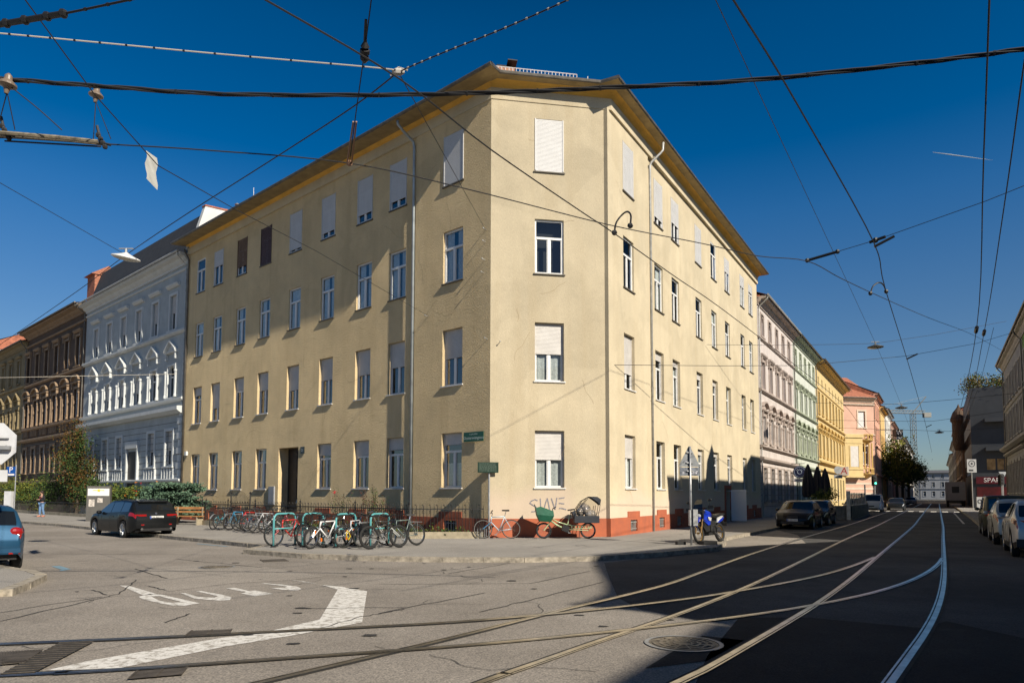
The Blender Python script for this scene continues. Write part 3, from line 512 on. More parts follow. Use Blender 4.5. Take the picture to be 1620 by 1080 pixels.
def corner_house():
    root = thing('corner_house', 'four storey ochre yellow corner apartment house with red plinth and roller shutters', 'house', (A2.x, A2.y, 0))
    ZT = 16.94
    F1 = FL.shift(-.075); G1 = FR.shift(-.082); LE, RE = 27.0, 27.25
    zr = [(1.873, 4.033), (5.937, 8.203), (10.119, 12.261), (14.173, 16.282)]; dp = [.19, .19, .10, .045]
    sLc = [(1.52, 2.68), (5.15, 6.30), (7.58, 8.73), (10.55, 11.71), (13.55, 14.70), (16.59, 17.74), (19.29, 20.43), (22.19, 23.34), (24.60, 25.74)]
    sRc = [(1.56, 2.72), (5.51, 6.67), (7.97, 9.12), (11.95, 13.10), (15.05, 16.19), (18.09, 19.24), (22.05, 23.20), (24.53, 25.68)]
    sCc = [(1.72, 2.87)]
    W, SH = [], {}
    shL = [[.2, .23, .3, .25, 0, 0, 0, 0, 0], [.5, .47, .5, .46, .55, .42, .3, .65, .22], [0]*9, [1, .82, .8, .85, .92, 1, .76, .45, 0]]
    shR = [[.42, 0, 0, .12, .1, .1, .1, .1], [.7, .16, .12, .15, .12, 0, 0, 0], [0]*8, [1, .84, .58, 1, 0, .42, .35, .25]]
    shC = [[.5], [.52], [0], [1]]
    cuL = [[3, 0, 0, 0, 0, 1, 1, 1, 1], [0]*9, [1, 1, 1, 1, 2, 1, 1, 1, 2], [0]*9]
    def ops(cols, sel, skip=()):
        return [(*cols[i], *zr[r], dp[r]) for i in sel for r in range(4) if (i, r) not in skip]
    base = 0.70
    b = MB()          # wall: scraped render on the side-street front, smooth render elsewhere
    wall_face(b, FL, 0, 4.45, base, ZT, ops(sLc, [0]), .1, 1, 2)
    door = (13.45, 15.33, 0.0, 3.98, .62)
    wall_face(b, F1, 4.45, LE, base, ZT, ops(sLc, range(1, 9), {(4, 0)})+[door], .1, 1, 2)
    b.quad(FL(4.45, base), FL(4.45, ZT), F1(4.45, ZT), F1(4.45, base), 1)
    wall_face(b, FC, 0, 4.51, base, ZT, ops(sCc, [0]), .1, 0, 2)
    c0, r0 = FC(4.51, base), FR(0, base); b.quad(c0, r0, FR(0, ZT), FC(4.51, ZT), 0)
    wall_face(b, FR, 0, 4.57, base, ZT, ops(sRc, [0]), .1, 0, 2)
    b.quad(FR(4.57, base), G1(4.57, base), G1(4.57, ZT), FR(4.57, ZT), 0)
    rdoor = (17.55, 18.5, 0.02, 1.98, .45)
    wall_face(b, G1, 4.57, RE, base, ZT, ops(sRc, range(1, 8))+[rdoor], .1, 0, 2)
    b.quad(G1(RE, 0), G1(RE, 0, -10), G1(RE, ZT, -10), G1(RE, ZT), 0); b.quad(F1(LE, 0), F1(LE, ZT), F1(LE, ZT, -10), F1(LE, 0, -10), 1)
    b.build('wall', [M_WALL, M_WALLR, M_DARK], root)
    # plinth, standing a little proud of the wall, with raised blocks round the cellar windows
    b = MB(); po = .03
    cel = [[(1.75, 2.5)], [(5.35, 6.1), (8.0, 8.7), (10.8, 11.5), (16.8, 17.5), (19.5, 20.2), (22.4, 23.1), (24.8, 25.5)]]
    celR = [[(2.05, 2.8)], [(5.75, 6.45), (8.3, 9.0), (12.1, 12.8), (15.2, 15.9), (22.3, 23.0), (24.8, 25.5)]]
    def plinth(F, s0, s1, cells, cut=None, zc=(.12, .58), top=.70, hi=.93):
        o = [(a, c, zc[0], zc[1], .2) for a, c in cells]
        G = F.shift(po); segs = [(s0, s1)]
        if cut: segs = [(s0, cut[0]), (cut[1], s1)]
        for p, q in segs:
            oo = [x for x in o if p < x[0] < q]; wall_face(b, G, p, q, -.14, top, oo, .2, 0, 1)
            b.quad(G(p, top), G(q, top), F(q, top), F(p, top), 0)
        for a, c in cells: F.box(b, a-.28, c+.28, top, hi, 0, po+.006)
        if cut: F.box(b, cut[0]-.3, cut[0], top, cut[3]+.2, 0, po+.006); F.box(b, cut[1], cut[1]+.3, top, cut[3]+.2, 0, po+.006); F.box(b, cut[0], cut[1], cut[3], cut[3]+.2, 0, po+.006)
    plinth(FL, 0, 4.45, cel[0]); plinth(F1, 4.45, LE, cel[1], (13.45, 15.33, 0, .7) and None)
    plinth(FC, 0, 4.51, []); plinth(FR, 0, 4.57, celR[0]); plinth(G1, 4.57, RE, celR[1], (17.55, 18.5, 0, 1.98))
    b.quad(FC.shift(po)(4.51, -.14), FR.shift(po)(0, -.14), FR.shift(po)(0, .7), FC.shift(po)(4.51, .7))
    b.quad(FL.shift(po)(4.45, -.14), FL.shift(po)(4.45, .7), F1.shift(po)(4.45, .7), F1.shift(po)(4.45, -.14)); b.quad(FR.shift(po)(4.57, -.14), G1.shift(po)(4.57, -.14), G1.shift(po)(4.57, .7), FR.shift(po)(4.57, .7))
    b.build('plinth', [M_PLINTH, M_DARK], root)
    for F, cs in ((FL, cel[0]), (F1, cel[1]), (FR, celR[0]), (G1, celR[1])):
        for a, c in cs:
            g = MB()
            for k in range(5): x = a+(c-a)*(k+.5)/5; F.box(g, x-.014, x+.014, .12, .58, -.05, -.022)
            F.box(g, a, c, .2, .225, -.022, -.008); F.box(g, a, c, .47, .495, -.022, -.008); g.build('cellar_grille', M_PIPE, root)
    for F, cols, sh, cu, nm in ((None, sLc, shL, cuL, 'L'), (FC, sCc, shC, None, 'C'), (None, sRc, shR, None, 'R')):
        for i, (a0, a1) in enumerate(cols):
            for r in range(4):
                if nm == 'L' and i == 4 and r == 0: continue
                Fx = F or ((FL if i == 0 else F1) if nm == 'L' else (FR if i == 0 else G1)); h = sh[r][i]
                sm = M_SHUTW if r == 3 else M_SHUT
                if nm == 'L' and r == 3 and i == 5: sm = M_SHUTR
                if nm == 'L' and r == 3 and i == 6: sm = M_SHUTB
                cu_ = (cu[r][i] if cu else (2 if (nm == 'C' and r in (0, 1)) else (1 if (i+r) % 3 == 0 else 0)))
                house_window(root, Fx, a0, a1, *zr[r], dp[r]-.03 if r == 3 else dp[r]-.02, h, sm, 'white' if r < 2 else 'dark', True, cu_)
    # entrance with carved leaf and fanlight
    b = MB(); a0, a1 = door[0], door[1]; F1.box(b, a0, a1, 0, 3.98, -.62, -.56)
    for x in (a0+.12, (a0+a1)/2+.06):
        for z0, z1 in ((.2, 1.0), (1.15, 2.4), (2.75, 3.8)): F1.box(b, x, x+.7, z0, z1, -.56, -.535)
    dr = b.build('door', M_DOOR, root); b = MB(); b.tube([F1(a0+.85, 1.0, -.5), F1(a0+.85, 1.12, -.47), F1(a0+.85, 1.3, -.5)], .02); b.build('handle', M_CHROME, dr)
    b = MB(); F1.box(b, a0-.1, a1+.1, 0, .15, -.55, .35); b.build('doorstep', M_KERB, root)
    b = MB(); G1.box(b, 17.55, 18.5, .02, 1.98, -.45, -.4); b.build('door', M_DOOR, root)
    b = MB(); cx = G1(18.62, .02, .12); G1.box(b, 18.6, 18.66, .04, 1.92, .05, .95); G1.box(b, 18.57, 18.6, .04, 1.92, .05, .15); G1.box(b, 18.57, 18.6, .04, 1.92, .85, .95); G1.box(b, 18.57, 18.6, 1.8, 1.92, .15, .85); G1.box(b, 18.57, 18.6, .04, .2, .15, .85)
    dw = b.build('door', mat('white door', (.85, .85, .84), .4), root); dw['label'] = 'white door leaf standing open on the pavement'
    # cornice swept round the two corners
    fr = [FL, FC, FR]; prof = [(-.13, ZT-.03), (.03, ZT-.03), (.035, ZT+.42), (.06, ZT+.43), (.075, ZT+.47), (.13, ZT+.54), (.22, ZT+.60), (.32, ZT+.64), (.33, ZT+.68)]
    b = MB(); rows = []
    for o, z in prof:
        q = mitre(fr, [o, o, o+.06]); rows.append([FL(LE, z, o)]+[Vector((p.x, p.y, z)) for p in q]+[FR(RE, z, o)])
    for i in (0, 1):
        for j in range(3): b.quad(rows[i][j], rows[i+1][j], rows[i+1][j+1], rows[i][j+1])
    b.build('frieze', M_WALL, root); b = MB()
    for i in range(2, len(rows)-1):
        for j in range(3): b.quad(rows[i][j], rows[i+1][j], rows[i+1][j+1], rows[i][j+1])
    b.poly([r[0] for r in rows]+[FL(LE, ZT+.68, 0)]); b.poly([FR(RE, ZT+.68, 0)]+[r[-1] for r in rows][::-1])
    b.build('cornice', M_CORN, root)
    # eaves slab, gutter, roof
    ze = 17.57; zl_ = 17.40; out = [FL(LE+.15, zl_, 1.0), FL(-.95, zl_, 1.0), FC(.24, ze, .62), FC(4.2, ze, .62), FR(-.62, ze, .72), FR(RE+.3, ze, .70)]
    inn = [FL(LE+.15, ze, -.3), FL(.3, ze, -.3), FR(.2, ze, -.3), FR(RE+.3, ze, -.3)]
    b = MB(); b.quad(out[0], out[1], inn[1], inn[0]); b.poly([out[1], out[2], inn[1]]); b.quad(out[2], out[3], inn[2], inn[1]); b.poly([out[3], out[4], inn[2]]); b.quad(out[4], out[5], inn[3], inn[2])
    b.build('soffit', mat('soffit boards', (0.34, 0.25, 0.12), 0.85, var=0.3, scale=2), root)
    b = MB(); n = len(out)
    for i in range(n-1): b.quad(out[i], out[i+1], out[i+1]+Vector((0, 0, .12)), out[i]+Vector((0, 0, .12)))
    b.tube([p+Vector((0, 0, .07)) for p in out], .075, 8); g = b.build('gutter', M_GUT, root)
    up = [FL(LE+.15, 20.2, -5), Vector((FL(6, 0, -5).x, FL(6, 0, -5).y, 20.2)), Vector((FR(6.5, 0, -5).x, FR(6.5, 0, -5).y, 20.2)), FR(RE+.3, 20.2, -5)]
    b = MB(); o2 = [p+Vector((0, 0, .14)) for p in out]
    b.quad(o2[0], o2[1], up[1], up[0]); b.poly((o2[1], o2[2], o2[3], o2[4], up[2], up[1])); b.quad(o2[4], o2[5], up[3], up[2]); b.poly(up)
    b.build('roof', M_TILE, root)
    b = MB()           # snow guards
    def guard(p, q, n, h):
        up_ = Vector((0, 0, h)); b.tube([p, q], .018, 5); b.tube([p+up_, q+up_], .018, 5)
        for k in range(n+1): a = p.lerp(q, k/n); b.tube([a, a+up_], .014, 4)
    guard(FC(.05, 17.78, .45), FC(3.3, 17.78, .45), 23, .17); sn = b.build('snow_guard', M_WFRAME, root)
    b = MB()
    for k in range(90): a = 2+25*k/90; b.box(FL(a, 17.62, .8), (.02, .02, .12))
    for k in range(80): a = 1+26*k/80; b.box(FR(a, 17.74, .56), (.02, .02, .10))
    b.build('snow_guard', M_GREYM, root)
    for (s, o, h, w_) in ((1.0, -3.0, 1.5, .5),):
        b = MB(); p = FC(s, 0, o); b.box((p.x, p.y, 18.9), (.75, .55, 2.2), rz=.2); c = b.build('chimney', mat('chimney brick', (.40, .22, .14), .9, var=.4, scale=8), root)
        b = MB(); b.box((p.x-.2, p.y, 20.12), (.42, .62, .05), rz=.2, rx=.25); b.box((p.x+.28, p.y, 20.22), (.42, .62, .05), rz=.2, rx=-.25); b.box((p.x, p.y, 20.0), (.6, .4, .12), rz=.2); b.build('cowl', M_BLACK, c)
    p = FC(3.75, 17.7, .4); b = MB(); b.tube([p, p+Vector((0, 0, .25))], .02); b.build('roof_hook', M_PIPE, root)
    p = FL(21.3, 0, -.4); b = MB(); b.tube([(p.x, p.y, 17.7), (p.x, p.y, 18.75)], .09, 8); b.lathe([(.16, 0), (.17, .02), (.03, .10)], (p.x, p.y, 18.78), n=10); b.build('flue', M_PIPE, root)
    p = FL(18.8, 0, -.1); b = MB(); b.tube([(p.x, p.y, 17.7), (p.x, p.y, 19.0)], .012); b.build('lightning_rod', M_WFRAME, root)
    # downpipes
    pp = FL.shift(0); pipe(root, [FL(4.62, 17.36, .9), FL(4.62, 17.2, .88), FL(4.6, 17.0, .6), FL(4.52, 16.7, .12), FL(4.50, 16.5, .07), FL(4.5, .1, .07)], .058, m=mat('painted pipe', (.36, .40, .42), .45, .3, var=.3, scale=2))
    pipe(root, [FR(4.9, 17.5, .62), FR(4.9, 17.15, .60), FR(4.85, 17.0, .5), FR(4.68, 16.62, .14), FR(4.66, 16.45, .06), FR(4.66, .02, .06)], .055)
    pipe(root, [F1(26.85, 17.2, .4), F1(26.8, 16.6, .1), F1(26.8, .1, .1)], .055, m=M_GUT)
    # graffiti sprayed on the corner front
    b = MB(); o = .012
    def stroke(pts):
        for i in range(len(pts)-1):
            p, q = FC(*pts[i], o), FC(*pts[i+1], o); d = (q-p); L = d.length; d.normalize(); nn = FC.n.to_3d().cross(d); wd = .02
            b.quad(p-nn*wd-d*.01, q-nn*wd+d*.01, q+nn*wd+d*.01, p+nn*wd-d*.01)
    x0, sc = 1.50, 1.0
    stroke([(1.82, 1.38), (1.72, 1.42), (1.58, 1.36), (1.53, 1.28), (1.62, 1.22), (1.76, 1.14), (1.80, 1.04), (1.72, .97), (1.6, .96)])
    stroke([(1.93, 1.45), (1.95, 1.06), (2.0, 1.03)]); stroke([(2.06, 1.02), (2.14, 1.30), (2.2, 1.46), (2.24, 1.30), (2.30, 1.0)])
    stroke([(2.36, 1.46), (2.44, 1.22), (2.5, 1.05), (2.54, 1.25), (2.57, 1.48)]); stroke([(2.66, 1.46), (2.86, 1.49)]); stroke([(2.66, 1.28), (2.85, 1.26)]); stroke([(2.67, 1.09), (2.8, 1.08), (2.93, 1.04)])
    b.build('graffiti', mat('grey spray paint', (.25, .24, .27), .7, var=.4, scale=30), root)
    # hairline cracks and old repair seams in the render
    b = MB(); rc = random.Random(5)
    for F_, s0_, s1_, n_ in ((FC, .3, 4.3, 7), (FL, .3, 4.2, 5), (F1, 5, 26, 22), (FR, .2, 4.4, 5), (G1, 5, 26, 16)):
        for q in range(n_):
            s, z = rc.uniform(s0_, s1_), rc.uniform(1.2, 16); an = rc.choice((1.57, 1.4, 1.75, .1, -.1)); pts = [(s, z)]
            for _ in range(rc.randint(4, 13)): an += rc.uniform(-.45, .45); s += math.cos(an)*.13; z += math.sin(an)*.13; pts.append((min(max(s, s0_), s1_), min(z, 16.5)))
            for p, q_ in zip(pts, pts[1:]):
                dx, dz = q_[0]-p[0], q_[1]-p[1]; L_ = math.hypot(dx, dz) or 1; nx, nz = -dz/L_*.004, dx/L_*.004
                b.quad(F_(p[0]-nx, p[1]-nz, .004), F_(q_[0]-nx, q_[1]-nz, .004), F_(q_[0]+nx, q_[1]+nz, .004), F_(p[0]+nx, p[1]+nz, .004))
    o_ = b.build('wall_crack', mat('render crack', (.30, .22, .12), .95), root); o_['kind'] = 'stuff'
    # wire hooks under the third floor and fixings
    for F, s, z in ((FL, .25, 11.78), (FL, .27, 11.3), (FL, .3, 10.6), (FL, .35, 10.1), (FL, 3.6, 8.96), (FL, .15, 7.5), (FC, .35, 7.35)):
        b = MB(); b.tube([F(s, z, 0), F(s, z+.02, .16)], .012, 5); b.ball(F(s, z+.02, .16), .03, 6); b.build('wire_hook', M_PIPE, root)
    b = MB(); F1.box(b, 15.62, 16.2, 1.05, 2.0, .0, .06); F1.box(b, 15.66, 16.16, 1.1, 1.95, .06, .066); b.build('meter_box', mat('meter box grey', (.33, .34, .36), .5, var=.1), root)
    b = MB(); F1.box(b, 26.25, 26.5, 4.0, 4.25, 0, .12); b.build('wall_lamp', M_WFRAME, root)
corner_house()
def plaque(name, label, cat, F, s0, s1, z0, z1, o, m, lines, edge=None):
    c = F((s0+s1)/2, z0, o); t = thing(name, label, cat, c); b = MB(); F.box(b, s0, s1, z0, z1, o, o+.025); b.build('plate', m, t)
    ux = F.u.to_3d()*(-1 if F is FL else 1); pos = F((s0+s1)/2, 0, o+.028)
    for txt, size, z, sh in lines:
        text_mb(txt, size, Vector((pos.x, pos.y, z)), ux, (0, 0, 1), sh).build('lettering', mat('sign lettering', (.62, .70, .62), .5), t)
    return t
M_SIGNG = mat('green enamel', (0.012, 0.085, 0.05), 0.3, var=0.15, scale=6)
t = plaque('street_sign', 'green enamel street name plate with white italic lettering beside the ground floor window', 'street sign', FL, .27, 1.33, 3.62, 3.99, .06, M_SIGNG, [('VI. JAKOMINI', .075, 3.90, 0), ('Klosterwiesgasse', .165, 3.76, .25)])
t = thing('notice_board', 'dark green board with lines of small print fixed across the corner of the yellow house', 'notice board', FC(-.1, 2.4, .1)); b = MB(); Fn = Fr(A2+nC*.16, uC, nC); Fn.box(b, -.48, .30, 2.41, 2.80, 0, .03); b.build('plate', mat('dark green plate', (.012, .035, .022), .35, var=.3, scale=5), t)
b = MB()
for k in range(7):
    x = -.42
    while x < .2:
        l = rng.uniform(.03, .11); Fn.box(b, x, min(x+l, .22), 2.745-k*.045, 2.755-k*.045, .03, .033); x += l+.025
b.build('lettering', mat('small print', (.18, .23, .19), .6), t)
b = MB(); b.tube([(A2.x-.02, A2.y-.10, -.02), (A2.x-.02, A2.y-.10, 2.4)], .035, 8); b.build('pole', M_GALV, t)
t = plaque('house_number', 'small dark enamel house number 21 beside the dark entrance', 'house number', FL.shift(-.075), 12.85, 13.2, 3.62, 3.96, .01, mat('dark enamel', (.02, .03, .03), .3), [])
F1_ = FL.shift(-.075); p = F1_(13.02, 3.79, .038); text_mb('21', .2, p, -uL.to_3d(), (0, 0, 1)).build('lettering', M_WFRAME, t)
# ================================================================ neighbouring houses
def townhouse(label, F, s0, s1, zt, wm, rows, courses=(), trim=None, roofm=None, depth=11, cat='house', roof=2.6, rust=0, eave=.5, fm=None, base=None, gut=True, ends=(1, 1), far=False, group=None, name='town_house'):
    """a street house: rows = dicts(z0, z1, cols, w, arch, ped, sur, shut, sill)"""
    c = F(s0, 0, 0); root = thing(name, label, cat, (c.x, c.y, 0), group); trim = trim or wm
    b = MB(); ops = []
    for r in rows:
        for k, cx in enumerate(r['cols']): ops.append((cx-r['w']/2, cx+r['w']/2, r['z0'], r['z1'], r.get('d', .16)))
    wall_face(b, F, s0, s1, -.14, zt, ops, .16, 0)
    for e, s in zip(ends, (s0, s1)):
        if e: b.quad(F(s, -.14, 0), F(s, zt, 0), F(s, zt, -depth), F(s, -.14, -depth))
    b.quad(F(s0, -.14, -depth), F(s0, zt, -depth), F(s1, zt, -depth), F(s1, -.14, -depth)); b.build('wall', wm, root)
    for z, h, o in courses: b = MB(); F.prof(b, s0-.02, s1+.02, [(-.01, z), (o*.5, z), (o, z+h*.45), (o, z+h), (-.01, z+h+.05)]); b.build('string_course', trim, root)
    b = MB(); e = eave
    F.prof(b, s0-.05, s1+.05, [(-.01, zt-.55), (.08, zt-.55), (.10, zt-.42), (e*.35, zt-.30), (e*.45, zt-.16), (e*.85, zt-.10), (e*.9, zt+.05), (-.01, zt+.06)]); b.build('cornice', trim, root)
    if rust:
        b = MB(); z = .75
        while z < rust: F.box(b, s0+.02, s1-.02, z, z+.035, -.001, .012); z += .42
        b.build('rustication', M_SILLD, root)
    if base:
        b = MB(); F.box(b, s0, s1, -.14, base[0], 0, .05); b.build('plinth', base[1], root)
    for ri, r in enumerate(rows):
        for k, cx in enumerate(r['cols']):
            a0, a1, z0, z1 = cx-r['w']/2, cx+r['w']/2, r['z0'], r['z1']
            w = house_window(root, F, a0, a1, z0, z1, r.get('d', .16), (r.get('shut') or [0]*99)[k], r.get('shm'), r.get('sill', 'white') if not r.get('sur') else None, True, 0, True, r.get('fm') or fm)
            b = MB(); su = r.get('sur', 0)
            if su:
                F.box(b, a0-su, a0, z0-.05, z1, 0, .07); F.box(b, a1, a1+su, z0-.05, z1, 0, .07); F.box(b, a0-su, a1+su, z1, z1+su, 0, .07); F.box(b, a0-su-.08, a1+su+.08, z0-.16, z0-.05, 0, .14)
            if r.get('arch'):
                n = 8; cxm = (a0+a1)/2; rr = (a1-a0)/2; zc = z1-rr
                for q in range(n):
                    t0, t1 = math.pi*q/n, math.pi*(q+1)/n
                    p0, p1 = (cxm+rr*math.cos(t0), zc+rr*math.sin(t0)), (cxm+rr*math.cos(t1), zc+rr*math.sin(t1))
                    for oo in (-.003,): b.quad(F(p0[0], p0[1], oo), F(p0[0], z1+.001, oo), F(p1[0], z1+.001, oo), F(p1[0], p1[1], oo))
                    b.quad(F(p0[0], p0[1], -.003), F(p1[0], p1[1], -.003), F(p1[0], p1[1], -.16), F(p0[0], p0[1], -.16))
                    k0, k1 = 1+su/rr, 1+su/rr
                    if su:
                        q0, q1 = (cxm+rr*k0*math.cos(t0), zc+rr*k0*math.sin(t0)), (cxm+rr*k0*math.cos(t1), zc+rr*k0*math.sin(t1))
            pd = r.get('ped'); pw = r['w']/2+su+.22; pz = r.get('pz', z1+su+.12)
            if pd == 'flat': F.prof(b, cx-pw, cx+pw, [(0, pz), (.10, pz), (.22, pz+.12), (.24, pz+.22), (0, pz+.26)])
            if pd in ('tri', 'seg'):
                F.prof(b, cx-pw, cx+pw, [(0, pz), (.2, pz), (.24, pz+.10), (0, pz+.12)])
                ph = .62 if pd == 'tri' else .52; n = 2 if pd == 'tri' else 7; top = []
                for q in range(n+1):
                    x = -pw+2*pw*q/n; y = ph*(1-abs(x)/pw) if pd == 'tri' else ph*math.sqrt(max(0, 1-(x/pw)**2*.92))
                    top.append((x, y))
                b.prism([F(cx-pw, pz+.11, .03)]+[F(cx+x, pz+.11+y, .03) for x, y in top]+[F(cx+pw, pz+.11, .03)], F.n.to_3d()*-.03)
                for q in range(n):
                    (x0, y0), (x1, y1) = top[q], top[q+1]; b.prism([F(cx+x0, pz+.11+y0, 0), F(cx+x1, pz+.11+y1, 0), F(cx+x1, pz+.22+y1, 0), F(cx+x0, pz+.22+y0, 0)], F.n.to_3d()*.26)
            if pd and r.get('con', 1):
                for sg in (-1, 1): F.box(b, cx+sg*(pw-.16)-.07, cx+sg*(pw-.16)+.07, pz-.42, pz, 0, .17)
            if r.get('col'):           # half columns beside the window
                for sg in (-1, 1):
                    xx = cx+sg*(r['w']/2+su+.12); p = F(xx, 0, .06); b.lathe([(.12, z0-.05), (.12, z0+.1), (.085, z0+.15), (.075, (z0+z1)/2), (.085, z1-.5), (.13, z1-.42), (.13, z1-.3)], (p.x, p.y, 0), n=8)
            if r.get('bal'):
                for q in range(5): xx = cx-pw+.1+(2*pw-.2)*q/4; F.box(b, xx-.08, xx+.08, z0-1.0, z0-.2, 0, .12)
            if b.f: b.build('window_trim', trim, w)
    if roof:
        b = MB(); o = eave; b.poly([F(s0-.1, zt+.08, o), F(s1+.1, zt+.08, o), F(s1+.1, zt+roof, -depth*.5), F(s0-.1, zt+roof, -depth*.5)]); b.poly([F(s0-.1, zt+roof, -depth*.5), F(s1+.1, zt+roof, -depth*.5), F(s1+.1, zt, -depth), F(s0-.1, zt, -depth)])
        for s in (s0-.1, s1+.1): b.poly([F(s, zt+.02, o*.5), F(s, zt+roof, -depth*.5), F(s, zt, -depth)])
        b.build('roof', roofm or M_TILE, root)
    if gut:
        b = MB(); b.tube([F(s0-.05, zt+.09, eave+.04), F(s1+.05, zt+.09, eave+.04)], .07, 6); b.tube([F(s0+.16, zt+.05, eave), F(s0+.16, zt-.15, eave-.05), F(s0+.16, zt-.7, .1), F(s0+.16, 0, .1)], .05, 6); b.build('gutter', M_PIPE if gut == 2 else M_GUT, root)
    return root
F_L1 = FL.shift(-.12); cols = lambda a, d, n: [a+d*k for k in range(n)]
MW = mat('white stucco', (.41, .44, .445), .85, var=.14, scale=1.2, bump=.15); MWT = mat('white stucco trim', (.58, .60, .595), .8, var=.1, scale=2)
wc = cols(29.2, 2.95, 6)
rt = townhouse('white stucco house with arched windows and pointed pediments left of the yellow house', F_L1, 27.05, 46.45, 17.0, MW, [
    dict(z0=12.45, z1=14.75, cols=wc, w=1.05, sur=.16, ped='flat', pz=15.25, con=0, shut=[.5, .6, .62, .55, .6, .6], d=.12),
    dict(z0=7.95, z1=10.0, cols=wc, w=1.1, arch=1, sur=.12, ped='tri', pz=10.85, col=1, shut=[0, 0, .6, .6, .6, .6]),
    dict(z0=3.45, z1=5.7, cols=[wc[0], wc[1], wc[3], wc[4], wc[5]], w=1.1, sur=.2, ped=None, bal=1, shut=[.55]*5),
    dict(z0=.35, z1=1.3, cols=[wc[1]+.3, wc[3], wc[4]], w=.9, sur=.12)],
    courses=[(16.1, .12, .10), (12.0, .22, .24), (7.55, .22, .26), (6.75, .42, .5), (2.35, .2, .26)], trim=MWT, rust=6.5, gut=2, roof=0, eave=.75)
F = F_L1; b = MB()       # dark attic storey above the white house, its end wall and red capping
F.prof(b, 27.2, 46.2, [(-.15, 17.02), (-.35, 18.3), (-.9, 20.05), (-1.2, 20.2), (-9, 20.2), (-9, 17.02)]); b.build('mansard', mat('dark slate', (.035, .034, .034), .7, var=.3, scale=3), rt)
b = MB(); F.prof(b, 26.75, 27.15, [(.25, 17.3), (.1, 17.9), (-.3, 18.6), (-.8, 20.4), (-3.6, 20.6), (-3.6, 17.3)]); b.build('parapet_wall', MWT, rt)
b = MB(); F.prof(b, 26.7, 27.2, [(-.75, 20.4), (-.75, 20.48), (-3.8, 20.74), (-3.8, 20.62)]); b.build('capping', M_TILE, rt)
b = MB(); F.box(b, 34.4, 36.2, 0, 4.6, -.2, .02); b.build('door', M_DOOR, rt)
b = MB(); F.box(b, 34.2, 34.4, 0, 4.8, 0, .16); F.box(b, 36.2, 36.4, 0, 4.8, 0, .16); F.box(b, 34.2, 36.4, 4.8, 5.3, 0, .2); b.build('door_frame', MWT, rt); b = MB()
for k in range(13): F.box(b, 27.1, 27.1+(.75 if k % 2 else .5), .8+k*.48, 1.2+k*.48, 0, .12)
b.build('quoins', MWT, rt)
MBR = mat('brown render', (.10, .064, .042), .9, var=.25, scale=1.0, bump=.2); MBT = mat('sandstone trim', (.28, .195, .125), .85, var=.25, scale=2)
bc = cols(48.3, 2.95, 6)
rt = townhouse('dark brown brick and sandstone house with curved and pointed window hoods, beyond the white house', F_L1, 46.5, 63.6, 17.2, MBR, [
    dict(z0=12.4, z1=14.9, cols=bc, w=1.1, sur=.18, ped='flat', pz=15.2, fm=M_WFRAME, d=.2), dict(z0=8.0, z1=10.4, cols=bc, w=1.1, sur=.2, ped='seg', pz=10.85, col=1, bal=1),
    dict(z0=3.6, z1=5.85, cols=bc, w=1.15, sur=.25, ped=None)], courses=[(11.9, .22, .2), (7.6, .22, .26), (6.5, .3, .3), (2.5, .25, .3), (15.9, .15, .15)], trim=MBT, rust=6.3, eave=.9, roof=2.0)
b = MB(); F.box(b, 46.6, 48.4, 17.2, 20.0, -2.6, -.5); F.prof(b, 46.5, 48.5, [(-.2, 20.0), (-1.5, 20.9), (-2.8, 20.0)]); b.build('dormer', mat('dormer tile', (.38, .15, .09), .85, var=.4, scale=6, bump=.5, bscale=12), rt)
for s, o in ((50.4, -1.6), (58.5, -1.4)): b = MB(); F.box(b, s, s+1.3, 17.0, 18.9, o-.6, o); F.box(b, s-.08, s+1.38, 18.9, 19.0, o-.68, o+.08); b.build('chimney', MATS['chimney brick'], rt)
MOC = mat('dull ochre render', (.25, .195, .105), .9, var=.25, scale=1, bump=.2)
townhouse('dull ochre house at the far left edge beyond the brown house', F_L1, 63.65, 84, 16.6, MOC, [dict(z0=12.75, z1=15.05, cols=cols(66.6, 3.0, 6), w=1.1, sur=.16, ped='flat', pz=15.3, con=0, shut=[.5]*6), dict(z0=8.1, z1=10.1, cols=cols(66.6, 3.0, 6), w=1.1, sur=.2, ped='tri', pz=10.9, col=1), dict(z0=3.6, z1=5.8, cols=cols(66.6, 3.0, 6), w=1.1, sur=.2)], courses=[(12.1, .2, .2), (7.5, .25, .25), (6.5, .3, .3), (2.5, .25, .25)], rust=6.3, eave=.6, roof=2.4)
townhouse('pale house with red tiled roof at the end of the left street', F_L1, 84.1, 130, 19.0, MWT, [dict(z0=12.5, z1=14.8, cols=cols(87, 3.2, 12), w=1.1), dict(z0=8, z1=10.3, cols=cols(87, 3.2, 12), w=1.1)], courses=[(7.2, .2, .2)], roof=3, eave=.5)
# ---- right street, left hand row
F_R1 = FR.shift(-.1)
MPK = mat('pale pink stucco', (.55, .495, .465), .88, var=.15, scale=1.2, bump=.15); MPKT = mat('grey pink trim', (.40, .335, .295), .85, var=.2, scale=2)
MGN = mat('pale green stucco', (.54, .565, .50), .88, var=.15, scale=1.2, bump=.15); MGNT = mat('green trim', (.33, .365, .27), .85, var=.2, scale=2)
M_RBR = mat('red brown window frame', (.20, .055, .04), .6)
pc, gc = cols(28.95, 2.75, 5), cols(43.35, 2.72, 5)
def rowsR(c, fm): return [dict(z0=13.4, z1=15.0, cols=c, w=.95, arch=1, sur=.12, fm=fm), dict(z0=9.45, z1=11.45, cols=c, w=1.05, sur=.18, ped='flat', pz=11.75, fm=fm), dict(z0=5.45, z1=7.4, cols=c, w=1.05, sur=.2, ped='seg', pz=7.75, col=1), dict(z0=1.2, z1=3.6, cols=c, w=1.25, sur=.15, fm=M_DOOR)]
